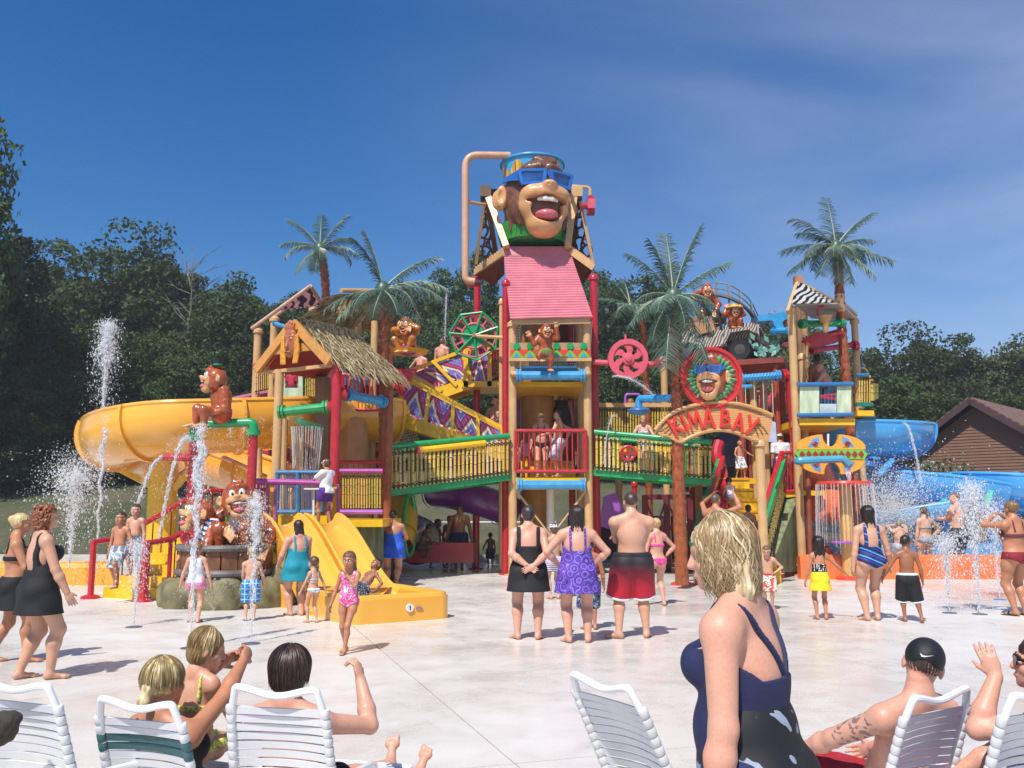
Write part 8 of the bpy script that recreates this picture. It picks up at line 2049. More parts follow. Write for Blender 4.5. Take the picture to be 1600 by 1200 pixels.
def locks(c, par, m, n, L, wave, seed, vol, style, part_x):
 """individual tapered locks laid from the crown down over the head"""
 HH, Hm, hc = c['HH'], c['Hm'], c['hc']; rg = random.Random(seed); mb = MB(); n = int(n * 2.2)
 for i in range(n):
  az = rg.uniform(-2.35, 2.35); a0 = rg.uniform(.0, .9)
  pts = []; st = rg.uniform(0, 6.28); wv = wave * rg.uniform(.6, 1.4); ln = L * rg.uniform(.75, 1.1); off = rg.uniform(.0, .05) + (.06 if rg.random() < .08 else 0); crv = rg.uniform(-.25, .25)
  arcl = 1.15; tot = arcl + ln; N = 13
  for k in range(N + 1):
   s = tot * k / N + a0 * .2
   if s < arcl:
    th = s / arcl * 1.62; rr = (1.0 + off) * vol
    p = np.array((math.sin(az) * math.sin(th) * .40 * rr + part_x * math.cos(th), -.08 - math.cos(az) * math.sin(th) * .465 * rr, .13 + .42 * rr * math.cos(th)))
   else:
    d = s - arcl; q = (math.sin(az) * .40 * (1 + off) * vol, -.08 - math.cos(az) * .465 * (1 + off) * vol)
    tk = 1 - .22 * min(1, d / .8) if style != 'curly' else 1
    p = np.array((q[0] * tk + crv * .25 * d, q[1] * tk - .02 * d, .11 - d))
   wob = wv * .06 * max(0, s - .5); p = p + np.array((math.cos(az) * math.sin(s * 7.5 + st), math.sin(az) * math.sin(s * 7.5 + st), 0)) * wob
   pts.append(V(hc + Hm @ (p * HH)))
  r0 = rg.uniform(.006, .02) * HH; mb.tube(pts, [r0 * (.5 + .5 * min(1, k / 3)) * (1 - .8 * max(0, (k - N * .6) / (N * .4))) for k in range(N + 1)], 5, flat=.5)
 return link('hair_locks', mb.mesh('hair_locks', m, 60), par)
# printed and striped fabrics
def fab(name, f, rough=.7): return ramp_mat(name, f, rough)
def swirl(name, bg, a, b_, sc=9.0):
 def f(t):
  tc = nd(t, 'ShaderNodeTexCoord'); vo = nd(t, 'ShaderNodeTexVoronoi', i_Scale=sc); t.links.new(tc.outputs['Object'], vo.inputs['Vector'])
  n = nd(t, 'ShaderNodeTexNoise', i_Scale=sc * 1.3); t.links.new(tc.outputs['Object'], n.inputs['Vector'])
  return ramp(t, mth(t, 'FRACT', mth(t, 'ADD', mth(t, 'MULTIPLY', vo.outputs['Distance'], 3.2), mth(t, 'MULTIPLY', n.outputs['Fac'], .6))), [(0, lin(bg)), (.45, lin(a)), (.62, lin(bg)), (.82, lin(b_))])
 return fab(name, f)
def stripes(name, cols, sc=14.0, axis=2, skew=0.0):
 def f(t):
  tc = nd(t, 'ShaderNodeTexCoord'); sp = nd(t, 'ShaderNodeSeparateXYZ'); t.links.new(tc.outputs['Object'], sp.inputs[0])
  v = mth(t, 'FRACT', mth(t, 'ADD', mth(t, 'MULTIPLY', sp.outputs[axis], sc), mth(t, 'MULTIPLY', sp.outputs[(axis + 1) % 3], skew)))
  return ramp(t, v, [(i / len(cols), lin(x)) for i, x in enumerate(cols)])
 return fab(name, f)
def blotch(name, cols, sc=16.0):
 def f(t):
  tc = nd(t, 'ShaderNodeTexCoord'); n = nd(t, 'ShaderNodeTexNoise', i_Scale=sc, i_Detail=2, i_Distortion=.8); t.links.new(tc.outputs['Object'], n.inputs['Vector'])
  k = len(cols); return ramp(t, n.outputs['Fac'], [(0 if i == 0 else .36 + .28 * i / k, lin(x)) for i, x in enumerate(cols)])
 return fab(name, f)
def plaid(name, a, b_, c_, sc=22.0):
 def f(t):
  tc = nd(t, 'ShaderNodeTexCoord'); ck = nd(t, 'ShaderNodeTexChecker', i_Scale=sc); t.links.new(tc.outputs['Object'], ck.inputs['Vector']); ck.inputs['Color1'].default_value = (*lin(a), 1); ck.inputs['Color2'].default_value = (*lin(b_), 1)
  sp = nd(t, 'ShaderNodeSeparateXYZ'); t.links.new(tc.outputs['Object'], sp.inputs[0]); mx = nd(t, 'ShaderNodeMix', data_type='RGBA')
  l = mth(t, 'MAXIMUM', mth(t, 'GREATER_THAN', mth(t, 'FRACT', mth(t, 'MULTIPLY', sp.outputs[0], sc * .5)), .86), mth(t, 'GREATER_THAN', mth(t, 'FRACT', mth(t, 'MULTIPLY', sp.outputs[2], sc * .5)), .86))
  t.links.new(l, mx.inputs[0]); t.links.new(ck.outputs[0], mx.inputs[6]); mx.inputs[7].default_value = (*lin(c_), 1); return mx.outputs[2]
 return fab(name, f)
def fade_z(name, a, b_, z0, z1):
 def f(t):
  tc = nd(t, 'ShaderNodeTexCoord'); sp = nd(t, 'ShaderNodeSeparateXYZ'); t.links.new(tc.outputs['Object'], sp.inputs[0]); mr = nd(t, 'ShaderNodeMapRange'); mr.inputs[1].default_value, mr.inputs[2].default_value = z0, z1; t.links.new(sp.outputs[2], mr.inputs[0])
  return ramp(t, mr.outputs[0], [(0, lin(a)), (1, lin(b_))], False)
 return fab(name, f)
def cloth(hexc, rough=.75): return mat(hexc, rough, .12, 14, .15, k=.85, bscale=60)
def nd_vor(t, sc):
 tc = nd(t, 'ShaderNodeTexCoord'); v = nd(t, 'ShaderNodeTexVoronoi', i_Scale=sc); v.inputs['Randomness'].default_value = .25; t.links.new(tc.outputs['Object'], v.inputs['Vector']); return v.outputs['Distance']
# ---------------------------------------------------------------- the visitors
def at(px, feet, head): 
 g = G(px, feet); return dict(loc=g, H=P(px, head, g.y).z)
def up(px, feet, head, Y, z=None):
 a = P(px, feet, Y); a.z = a.z if z is None else z; return dict(loc=a, H=P(px, head, Y).z - a.z)
BLK = cloth('#17171a')
HIPS = dict(hL=(-.125, .03, .575), hR=(.125, .03, .575), eL=(-1, -.35, 0), eR=(1, -.35, 0), cL=.8, cR=.8)
person('woman with curly auburn hair in a short black swimdress seen from behind', face=-48, w=1.2, fem=True, skn=S_LIGHT, hair=dict(style='curly', col='#7a4526', seed=3, vol=1.0), **at(52, 1062, 786),
       wear=[('suit', BLK, .235, .10, .075, -.06, .75, 'swimdress', .009, .010, None, (.15, .035))], pose=dict(hR=(.17, .12, .45), hL=(-.17, .0, .45), aL=(-.07, -.06, .04), aR=(.06, .07, .04)))
person('woman with a blonde bun in black halter top and skirt beside the curly haired woman', face=-62, w=1.12, fem=True, skn=S_TAN, hair=dict(style='bun', col='#a98a58', streak='#d9c08a'), **at(14, 1035, 800),
       wear=[('bikini', BLK), ('skirt', BLK, .17, .02)], pose=dict(hR=(.13, .2, .6), eR=(.3, -1, -.2), aL=(-.05, -.12, .04), aR=(.06, .1, .04)))
person('boy in grey and white swim shorts coming down the red railed steps', loc=P(183, 921, 15.62), H=1.34, face=168, hd=1.22, skn=S_TAN, hair=dict(style='short', col='#3a2a1e'), face_on=True, wear=[('trunks', blotch('grey_white_print', ['#6e7886', '#c8ccd2', '#8b95a3'], 7), .95)], pose=dict(aL=(-.06, .10, .12), aR=(.06, -.05, .04), hL=(-.2, .06, .5)))
person('second child half hidden behind the boy on the red railed steps', loc=P(207, 900, 16.3), H=1.3, face=175, hd=1.22, skn=S_LIGHT, hair=dict(style='short', col='#4a3624'), wear=[('trunks', cloth('#5a5f6a'), .9)])
person('girl in white tank top and pink shorts behind the tall thin water jet', face=4, fem=True, bust=.5, hd=1.15, skn=S_LIGHT, hair=dict(style='pony', col='#8c6f4a'), **at(303, 972, 846), wear=[('trunks', cloth('#ef8fb4'), .32, .05, .01, .004, 'shorts'), ('shirt', cloth('#e8e8f0'), -.02, .3, 0, .014, 'tank_top'), ('shoes', BLACK)], pose=dict(hL=(-.2, .0, .46), hR=(.2, .0, .46), aR=(.07, -.08, .04)))
person('boy in red and blue patterned trunks standing at the ape tub', face=-12, hd=1.2, skn=S_LIGHT, hair=dict(style='short', col='#8a6a44'), **at(366, 938, 824), wear=[('trunks', blotch('red_blue_print', ['#c2443c', '#8fa4c4', '#4f6c9c', '#d8d4d0'], 13), .95)], pose=dict(hL=(-.26, .08, .5), hy=-30, aR=(.06, -.03, .04)))
person('small boy in blue plaid shorts and blue clogs', face=14, hd=1.3, skn=S_LIGHT, hair=dict(style='short', col='#9a7c50'), **at(390, 970, 852), wear=[('trunks', plaid('blue_plaid', '#2f8fd6', '#1f6db4', '#bfe0f2', 26), 1.0), ('shoes', mat('#3f9ae0', .5, .1, 5), 'clog')], pose=dict(hL=(-.1, .12, .5), hR=(.18, .1, .5)))
person('woman with wet dark hair in a teal swimdress beside the twin slide', face=38, w=1.34, fem=True, skn=S_PINK, hair=dict(style='long', col='#33251c', L=.5), **at(462, 962, 811), wear=[('suit', cloth('#1292a4'), .235, .15, .06, -.06, .75, 'swimdress', .01, .01, None, (.16, .03))], pose=dict(hL=(-.16, .12, .52), hR=(.15, .12, .5), aL=(-.05, .03, .04), aR=(.05, -.02, .04)))
person('toddler in a white striped two piece holding close to the woman in teal', face=48, fem=True, bust=.4, hd=1.42, skn=S_LIGHT, hair=dict(style='pony', col='#54392a', L=.4), **at(488, 973, 868), wear=[('bikini', stripes('pale_stripe', ['#e9e9ee', '#9fb4c4'], 26), stripes('pale_stripe', ['#e9e9ee', '#9fb4c4'], 26), -.05, .5, .03, .12, .26)], pose=dict(hL=(-.18, .1, .5), hR=(.2, -.08, .48), aL=(-.05, .06, .04), aR=(.05, -.05, .04)))
person('girl in a pink patterned swimsuit walking with one hand at her nose', face=172, fem=True, bust=.35, hd=1.26, skn=S_TAN, face_on=True, hair=dict(style='long', col='#6e4f36', L=.9), **at(543, 1020, 859), wear=[('suit', blotch('pink_floral', ['#e2458a', '#f39bc0', '#d83a7c', '#f6c9da'], 22), .25, .2, .062, -.05, .6)], pose=dict(hL=(-.01, .12, .80), eL=(-1, -.1, -1), hR=(.2, .0, .46), aL=(.0, .1, .04), aR=(.045, -.08, .04), kL=(.15, 1, 0), hp=-6, fL=0))
person('small child lying in the basin at the foot of the twin slide', head_at=P(588, 882, 14.4), loc=(0, 0, 0), H=1.12, face=140, hd=1.3, skn=S_BRN, hair=dict(style='short', col='#1e1612'), face_on=True, wear=[('trunks', cloth('#46506a'), .9)], pose=dict(pz=.12, lean=-40, aL=(-.06, .45, .1), aR=(.06, .45, .1), kL=(0, .2, 1), kR=(0, .2, 1), hL=(-.25, -.05, .12), hR=(.25, -.05, .12)))
person('lifeguard in white shirt, purple shorts and white cap, hand at the chin', face=62, fem=True, skn=S_TAN, hair=dict(style='bob', col='#4a3424'), **up(508, 822, 716, 17.0), wear=[('trunks', cloth('#5a2a8c'), .55, .05, .012, .006, 'shorts'), ('shirt', cloth('#f0f0f2'), -.04, .31, .8, .018), ('cap', cloth('#f4f4f4'), 1), ('shoes', WHITE)], pose=dict(hL=(-.02, .14, .78), eL=(-1, .2, -1), hR=(.12, .2, .55), eR=(1, -.6, -.5), nR=(0, 0, -1), aL=(-.06, .08, .04), aR=(.05, -.05, .04)))
person('broad woman wrapped in royal blue facing the tan columns', face=-2, w=1.42, fem=True, skn=S_TAN, hair=dict(style='bun', col='#2c1f1a'), loc=(X_(613, 870, 18.6), 18.6, 0), H=1.58, wear=[('suit', cloth('#2b5fd0'), .2, .17, 0, -.06, .75, 'wrap_dress', .012, .01, None, (.14, .02))], pose=dict(hL=(-.06, .14, .6), hR=(.06, .14, .6), eL=(-1, -.2, -.6), eR=(1, -.2, -.6)))
person('man in navy trunks and sunglasses walking out from under the bamboo bridge', face=176, w=1.12, skn=S_BRN, hair=dict(style='short', col='#1a1412'), face_on=True, **at(717, 892, 787), wear=[('trunks', cloth('#2a3450'), .95), ('shades',)], pose=dict(hL=(-.19, .02, .45), hR=(.2, .02, .45), aL=(-.06, .1, .05), aR=(.06, -.08, .04)))
person('girl in pink top and teal bottoms in the shade under the bridge', face=-120, fem=True, bust=.4, hd=1.2, skn=S_BRN, hair=dict(style='pony', col='#241a15'), **at(683, 888, 810), wear=[('bikini', cloth('#d0607a'), cloth('#2a9c90'))], pose=dict(aL=(-.05, .14, .04), aR=(.05, -.14, .04), hL=(-.1, .2, .5)))
person('dark haired child crouching on the red slide runout', loc=P(655, 873, 22.6), H=1.3, face=-60, hd=1.2, skn=S_DARK, hair=dict(style='short', col='#120e0c'), wear=[('trunks', cloth('#4a3034'), .9)], pose=dict(pz=.24, lean=28, aL=(-.08, .12, .04), aR=(.08, .12, .04), kL=(-.1, 1, .6), kR=(.1, 1, .6), hL=(-.1, .34, .3), hR=(.1, .34, .3)))
person('child partly hidden behind the man in navy trunks', loc=G(702, 884), H=1.42, face=160, hd=1.12, skn=S_BRN, hair=dict(style='short', col='#1a1412'), wear=[('trunks', cloth('#7a2f38'), .9)])
person('small dark boy standing in shade beside the red post', face=10, hd=1.25, skn=S_DARK, hair=dict(style='buzz', col='#120e0c'), **at(766, 888, 831), wear=[('trunks', cloth('#33363e'), .95)], pose=dict(hL=(-.2, .1, .52)))
person('woman in a plain black swimdress with hands clasped behind her back', face=0, w=1.24, fem=True, skn=S_PINK, hair=dict(style='short', col='#2c2220', vol=1.03), **at(826, 999, 788), wear=[('suit', cloth('#1d1a1c'), .235, .17, .075, -.06, .75, 'swimdress', .009, .016, None, (.165, .045))], pose=dict(hL=(-.012, -.115, .55), hR=(.03, -.12, .54), eL=(-1, -.25, -.1), eR=(1, -.25, -.1), dL=(.8, -.1, -.45), dR=(-.75, -.1, -.3), nL=(0, -1, 0), nR=(0, -1, 0), fL=-28, fR=22, aL=(-.085, 0, .04), aR=(.07, -.01, .04)))
person('woman in a purple swirl print swimdress, hands on hips', face=2, w=1.26, fem=True, skn=S_PINK, hair=dict(style='long', col='#2e221d', L=1.15, n=70, wave=1.3, seed=5), **at(903, 1004, 789), wear=[('suit', swirl('purple_swirl', '#5a3aa0', '#8f74d0', '#2f2266', 9), .235, .145, .055, -.06, .75, 'swimdress', .01, .008, None, (.16, .05))], pose=dict(**{**HIPS, 'hL': (-.135, .05, .56), 'hR': (.135, .05, .56)}, fL=-24, fR=10, aL=(-.07, -.01, .04), aR=(.075, .0, .04)))
person('child in long navy and white shorts behind the woman in purple', loc=G(922, 984), H=1.25, face=8, hd=1.22, skn=S_TAN, hair=dict(style='short', col='#2c1f18'), wear=[('trunks', blotch('navy_print', ['#2c3a5c', '#6f86a8', '#24304c', '#aebccc'], 18), 1.12)], pose=dict(hR=(.17, .02, .47)))
person('child in a white cap beyond the woman in the black swimdress', face=20, hd=1.2, skn=S_LIGHT, hair=dict(style='short', col='#4a3a2c'), **at(866, 936, 816), wear=[('trunks', stripes('mauve_stripe', ['#e6e0ea', '#7c6c8c'], 30), .5), ('cap', WHITE, 1)])
person('large bare backed man in black to red faded shorts with arms folded', face=2, w=1.14, skn=S_LIGHT, hair=dict(style='buzz', col='#43342a'), **at(990, 998, 766), wear=[('trunks', fade_z('black_red_fade', '#c01830', '#241a22', .60, .92), .98, .055, .012, .016, 'swim_shorts', cloth('#1c1a1e'), WHITE)], pose=dict(hL=(.05, .135, .70), hR=(-.04, .15, .68), eL=(-1, .1, -.7), eR=(1, .1, -.7), fL=-62, fR=16, aL=(-.10, .0, .04), aR=(.095, .03, .04)))
person('girl in a hot pink bikini with her hand on her hip', face=22, fem=True, bust=.7, hd=1.06, skn=S_PINK, hair=dict(style='bun', col='#b8935c'), **at(1028, 946, 808), wear=[('bikini', blotch('hot_pink', ['#f0388c', '#ff5aa8', '#e82a80'], 20))], pose=dict(hR=(.13, .02, .56), eR=(1, -.3, 0), hL=(-.12, .1, .5), aL=(-.16, .10, .04), aR=(.06, -.04, .04)))
person('large blonde woman nearest the camera in a navy swimsuit top and black skirt', head_at=P(1124, 864, 2.92), loc=(0, 0, 0), H=1.63, face=56, w=1.22, fem=True, skn=S_PINK, hair=dict(style='long', col='#9a7f58', streak='#e2d0a8', vol=1.04, n=420, L=.62, wave=1.5, seed=8), h=.0058,
       wear=[('suit', cloth('#20264e'), .22, .168, .05, -.06, .75, 'swimsuit_top', .008, .0055, None, None, None, True), ('skirt', blotch('black_white_wear', ['#14151a', '#14151a', '#14151a', '#14151a', '#8a97a8'], 7), .42, .02, .125, 'wrap_skirt')], pose=dict(hL=(-.15, .02, .46), eL=(-.3, -1, 0), hR=(.17, .02, .46), lean=4, hy=14, hp=-6), bust=.9)
person('shaven headed man with both arms raised on the entry stairs', loc=G(1122, 917), H=1.93, face=-40, w=1.05, skn=S_TAN, hair=dict(style='buzz', col='#5a4a40'), wear=[('trunks', cloth('#3a4468'), .95)], pose=dict(hL=(-.10, .12, .99), hR=(.2, .06, .98), eL=(-1, .3, .2), eR=(1, .2, .2)))
person('boy with wet dark hair waiting at the foot of the yellow stairs', loc=(X_(1172, 880, 20.0), 20.0, .522), H=1.18, face=-25, hd=1.15, skn=S_TAN, hair=dict(style='short', col='#1c1512'), wear=[('trunks', cloth('#2c4a7a'), .95)])
person('child in a pale swimsuit climbing the yellow entry stairs', loc=(X_(1144, 806, 20.9), 20.9, 1.306), H=1.1, face=0, fem=True, bust=.3, hd=1.3, skn=S_LIGHT, hair=dict(style='bun', col='#241a16'), wear=[('suit', blotch('pale_floral', ['#e6dfe6', '#c8a8bc', '#f0ecee'], 22))], pose=dict(lean=28, aL=(-.06, .12, .18), aR=(.06, -.06, .04), hL=(-.14, .28, .5), hR=(.14, .28, .5)))
person('boy in black and white camouflage shorts at the top of the yellow stairs', loc=(X_(1157, 740, 22.45), 22.45, 2.35), H=1.0, face=-160, hd=1.3, skn=S_TAN, hair=dict(style='short', col='#241a16'), wear=[('trunks', blotch('camo_print', ['#f0f0f0', '#f0f0f0', '#2a2a2c', '#e8e8e8'], 15), 1.05)], pose=dict(hL=(-.3, .1, .62), hR=(.2, .16, .55), aL=(-.1, .05, .04), aR=(.1, -.05, .04)))
person('lifeguard in white shirt, purple shorts and cap behind the red railing', face=6, skn=S_TAN, hair=dict(style='short', col='#4a3424'), **up(1222, 768, 676, 22.6), wear=[('trunks', cloth('#5a2a8c'), .6, .05, .012, .008, 'shorts'), ('shirt', cloth('#f0f0f2'), -.04, .31, .8, .018), ('cap', cloth('#f4f4f4'), 1)])
person('boy in red and orange print shorts frowning, hand on hip', face=160, hd=1.24, skn=S_LIGHT, face_on=True, hair=dict(style='short', col='#6a5236'), **at(1202, 952, 849), wear=[('trunks', blotch('orange_print', ['#f2efe8', '#e0762c', '#f6f2ea', '#d8483a'], 12), .95, .055, .012, .012, 'swim_shorts', cloth('#c2262c'))], pose=dict(hL=(-.11, .05, .58), eL=(-1, -.3, 0), hR=(.2, .1, .5), lean=10, hp=-14))
person('girl in polka dot top and yellow skirt holding a woman by the hand', face=-4, fem=True, bust=.3, hd=1.24, skn=S_TAN, hair=dict(style='long', col='#241914', L=.8, n=50, wave=1.5), **at(1284, 968, 837), wear=[('skirt', cloth('#f0d824'), .16, .035, .07), ('strip', fab('polka', lambda t: ramp(t, nd_vor(t, 34), [(0, lin('#f2f2f2')), (.34, lin('#161618'))])), .07, .17, 'bandeau_top', .013, 't')], pose=dict(hR=(.34, .02, .56), eR=(.5, -1, -.4), hL=(-.17, .02, .48)))
person('woman with long wet dark hair in a blue and black striped swimsuit', face=6, w=1.22, fem=True, skn=S_LIGHT, hair=dict(style='long', col='#221813', L=1.25, n=60, wave=1.1, seed=2), **at(1365, 970, 789), wear=[('suit', stripes('blue_black_stripe', ['#1a1a3c', '#27379a', '#15152c', '#3f8fd0', '#1b1f56'], 9, 2, 4.0), .235, .12, .06, -.065, .6)], pose=dict(hL=(-.165, .0, .44), hR=(.19, .0, .45), aL=(-.055, .0, .04), aR=(.05, .02, .04)))
person('boy in black basketball shorts reaching for the hand of the woman in stripes', face=-14, hd=1.2, skn=S_BRN, hair=dict(style='buzz', col='#1a1310'), **at(1422, 972, 834), wear=[('trunks', cloth('#1a1a20'), 1.12, .05, .012, .014, 'shorts', WHITE, WHITE)], pose=dict(hL=(-.26, .03, .52), hR=(.17, .02, .48), aL=(-.05, .02, .04), aR=(.12, -.08, .05), hy=-18))
person('woman in a grey two piece with a hand on her hip in the spray', face=10, w=1.12, fem=True, skn=S_PALE, hair=dict(style='pony', col='#6a5440', L=.2), **at(1450, 899, 791), wear=[('bikini', cloth('#9a9ca4'), cloth('#9a9ca4'), -.07, .4, .05)], pose=dict(hR=(.13, .02, .57), eR=(1, -.3, 0)))
person('pale person with raised elbows almost lost in the white splash', face=0, w=1.15, skn=S_PALE, hair=dict(style='short', col='#8a7a6a'), **at(1409, 898, 812), wear=[('trunks', cloth('#b4b8c4'), .8)], pose=dict(hL=(-.03, .1, .9), hR=(.03, .1, .9), eL=(-1, .2, 0), eR=(1, .2, 0)))
person('man in black trunks looking aside with arms folded at the orange wall', face=32, w=1.1, skn=S_PINK, hair=dict(style='buzz', col='#6a4a36'), **at(1502, 901, 768), wear=[('trunks', blotch('black_grey_print', ['#1a1b22', '#1a1b22', '#23252e', '#5a6070'], 6), .95), ('shoes', BLACK, 'shoe')], pose=dict(hL=(.09, .14, .69), hR=(-.09, .15, .68), eL=(-1, .2, -.7), eR=(1, .2, -.7), hy=38))
person('woman in a white and red bikini holding something up to her face', face=16, w=1.16, fem=True, skn=S_TAN, hair=dict(style='bun', col='#7a5c38'), **at(1594, 962, 781), wear=[('bikini', cloth('#6a3038'), cloth('#8c1c2c'), -.075, .45, .03), ('shoes', BLACK)], pose=dict(hL=(-.06, .16, .86), hR=(.05, .16, .86), eL=(-1, .2, -.5), eR=(1, .2, -.5)))
person('woman in a black bikini and sunglasses on the tower deck', face=178, fem=True, skn=S_LIGHT, hair=dict(style='bun', col='#8a6a42'), **up(846, 741, 645, 22.35, 2.372), wear=[('bikini', BLK, BLK, -.07, .5, .04), ('shades',)], pose=dict(hL=(-.18, .06, .47), hR=(.16, .0, .47)))
person('man in pale patterned trunks leaning an arm on the red tower railing', face=70, w=1.0, skn=S_LIGHT, hair=dict(style='short', col='#2c201a'), **up(873, 741, 640, 22.2, 2.372), wear=[('trunks', blotch('grey_blue_print', ['#b8b8c4', '#7c88a8', '#d2d0d4'], 12), 1.0)], pose=dict(hL=(-.2, .16, .62), eL=(-.4, -1, 0), hR=(.14, -.1, .6), eR=(1, -1, 0), hy=20))
person('small child on the tower deck behind the red bars', face=170, hd=1.3, skn=S_BRN, hair=dict(style='long', col='#1a1310'), **up(823, 738, 672, 22.6, 2.372), wear=[('suit', cloth('#d89ab8'))])
person('shadowed visitor in a dark top inside the bucket tower', face=180, skn=S_BRN, hair=dict(style='short', col='#1a1310'), **up(878, 720, 606, 24.1), wear=[('shirt', cloth('#24262c'), -.02, .31, 0), ('trunks', cloth('#2a2c34'), .9)])
person('smiling woman in a patterned bikini leaning on the rail above the red play wheel', face=170, w=1.1, fem=True, skn=S_PINK, face_on=True, hair=dict(style='bun', col='#a8844e'), loc=(X_(1007, 752, 22.0), 22.0, 2.43), H=1.48, wear=[('bikini', blotch('aqua_print', ['#5ab8c8', '#f0f0f0', '#2a3a4c'], 24))], pose=dict(hL=(-.05, .2, .62), hR=(.05, .2, .62), eL=(-1, -.3, -.3), eR=(1, -.3, -.3), lean=12))
person('bald shirtless man leaning forward on the zebra tower deck', face=62, w=1.1, skn=S_PINK, **up(1300, 652, 563, 22.6, 3.785), wear=[('trunks', cloth('#2c3a3c'), .9)], pose=dict(lean=20, hL=(-.1, .3, .62), hR=(.1, .3, .62)))
person('dark haired shirtless man standing in the shade of the zebra canopy', face=20, skn=S_BRN, hair=dict(style='short', col='#1a1310'), **up(1281, 650, 552, 23.3, 3.785), wear=[('trunks', cloth('#2c3440'), .9)])
person('shirtless man seen from behind climbing the upper stair flight', face=-30, w=1.05, skn=S_PINK, hair=dict(style='short', col='#6a4a38'), loc=P(690, 612, 24.1), H=1.5, wear=[('trunks', cloth('#3a4a6a'), .9)])
person('woman in a pink top on the upper stairs beside the crouching ape', face=-20, w=1.05, fem=True, skn=S_PINK, hair=dict(style='bob', col='#4a2c22'), loc=P(657, 628, 24.2), H=1.48, wear=[('bikini', cloth('#e06a8c'))], pose=dict(hL=(-.2, .12, .6)))
person('heavy shirtless man behind the lower stair flight next to the red post', face=150, w=1.2, belly=1.25, skn=S_PINK, hair=dict(style='buzz', col='#4a3a30'), loc=P(775, 722, 24.0), H=P(775, 618, 24.0).z - P(775, 722, 24.0).z, wear=[('trunks', cloth('#4a3a4a'), .9)], pose=dict(hL=(-.16, .14, .55), hR=(.15, .12, .55)))
person('visitor in dark clothes on the thatched hut walkway', face=175, skn=S_BRN, hair=dict(style='short', col='#1c1410'), loc=P(557, 640, 22.0), H=1.35, hd=1.15, wear=[('shirt', cloth('#2f3f7a'), -.02, .31, .8), ('trunks', cloth('#2c2c3a'), .9)])
person('child in a red top on the awning tower deck', face=180, hd=1.25, skn=S_BRN, hair=dict(style='short', col='#1c1410'), loc=(X_(455, 632, 23.6), 23.6, 4.22), H=1.2, wear=[('shirt', cloth('#b8284a'), -.02, .31, .8), ('trunks', cloth('#3a2c4a'), .9)])
# ================================================================ strap lounge chairs and the people in them
VIN = mat('#dededf', .42, .08, 5, coat=.1, dirt=.3)
FRM = mat('#efeff2', .3, .04, 5, coat=.3)
TEAL = mat('#3c6466', .45, .1, 6)
def lounge(label, top, face, W=.45, L=.62, rec=16, green=(), arm=True, roll=0.0):
 """top: world point at the middle of the backrest's top edge"""
 top = V(top); a = R(face); fy = V((-math.sin(a), math.cos(a), 0)); fx = V((math.cos(a), math.sin(a), 0)); up = V((0, 0, 1))
 bd = (up * -math.cos(R(rec)) + fy * math.sin(R(rec))).normalized()          # down the backrest
 hinge = top + bd * L; r = thing('lounge_chair', label, 'lounge chair', (hinge.x, hinge.y, 0), 'strap lounge chairs along the pad edge')
 nb = fx.cross(bd).normalized(); nb = nb if nb.dot(fy) > 0 else -nb       # forward normal of the back
 wt = lambda s: W / 2 * (1.0 + .10 * s)
 rail = []
 c0, c1 = top - fx * W / 2, top + fx * W / 2
 n = 12; head = [top + fx * (W * (k / n - .5)) * .86 + bd * (-.012 - .0 + .022 * math.cos((k / n - .5) * 2 * PI) * .8) for k in range(n + 1)]
 L0, R0 = hinge - fx * wt(1), hinge + fx * wt(1)
 path = [L0] + [top - fx * wt(0) + bd * .09] + head + [top + fx * wt(0) + bd * .09] + [R0]
 part(MB().tube(bend(path, .07, 5), .0165, 10), 'back_frame', FRM, r)
 ns = int((L - .10) / .042)
 for i in range(ns):
  s = (.075 + .042 * i) / L; m = TEAL if i in green else VIN; e0, e1 = top + bd * (s * L) - fx * wt(s), top + bd * (s * L) + fx * wt(s); sag = .05 * math.sin(PI * min(1, s * 1.1)) 
  K = 10; vs = []
  for k in range(K + 1):
   t = k / K; p = e0.lerp(e1, t) + nb * (sag * 4 * t * (1 - t) * -.0) + nb * (sag * 4 * t * (1 - t)) + bd * (.012 * 4 * t * (1 - t)) ; vs += [p - bd * .0168 + nb * .003, p + bd * .0168 + nb * .003, p + bd * .0168 - nb * .003, p - bd * .0168 - nb * .003]
  fs = []
  for k in range(K):
   q = 4 * k
   for j in range(4): fs.append((q + j, q + (j + 1) % 4, q + 4 + (j + 1) % 4, q + 4 + j))
  mb = MB(); mb.add(vs, fs); st = part(mb, 'strap', m, r, 40)
  for sgn, e in ((-1, e0), (1, e1)): part(MB().tube([e - bd * .0195, e - bd * .012, e + bd * .012, e + bd * .0195], [.0185, .0215, .0215, .0185], 10), 'strap_wrap', m, st)
 S = .95; sd = (fy * 1.0 + up * .02).normalized(); se = hinge + sd * S
 for s in (-1, 1):
  a0 = hinge + fx * s * wt(1); part(MB().tube(bend([a0 - bd * .02, a0 + sd * .1, a0 + sd * S], .05), .0165, 8), 'seat_frame', FRM, r)
  for t in (.02, .9): q = a0 + sd * S * t; part(MB().cyl(q, V((q.x, q.y, .0)), .015, 8), 'leg', FRM, r)
  if arm:
   h0 = a0 + bd * -.22; out = fx * s * .035; ap = [h0 + out * .3, h0 + out + fy * .10 + up * .02, h0 + out + fy * .38 + up * .0, V((h0.x, h0.y, 0)) + out + fy * .46 + up * .02]; part(MB().tube(bend(ap, .08, 5), .017, 10), 'armrest', FRM, r)
 part(MB().cyl(se - fx * wt(1), se + fx * wt(1), .0165, 8), 'foot_rail', FRM, r)
 for i in range(int(S / .045)):
  c = hinge + sd * (.03 + .045 * i) + up * .003; part(MB().box(c - up * .0, (wt(1) * 2, .038, .006), Matrix((fx, fy, up)).transposed()), 'strap', VIN, r, 0)
 return r
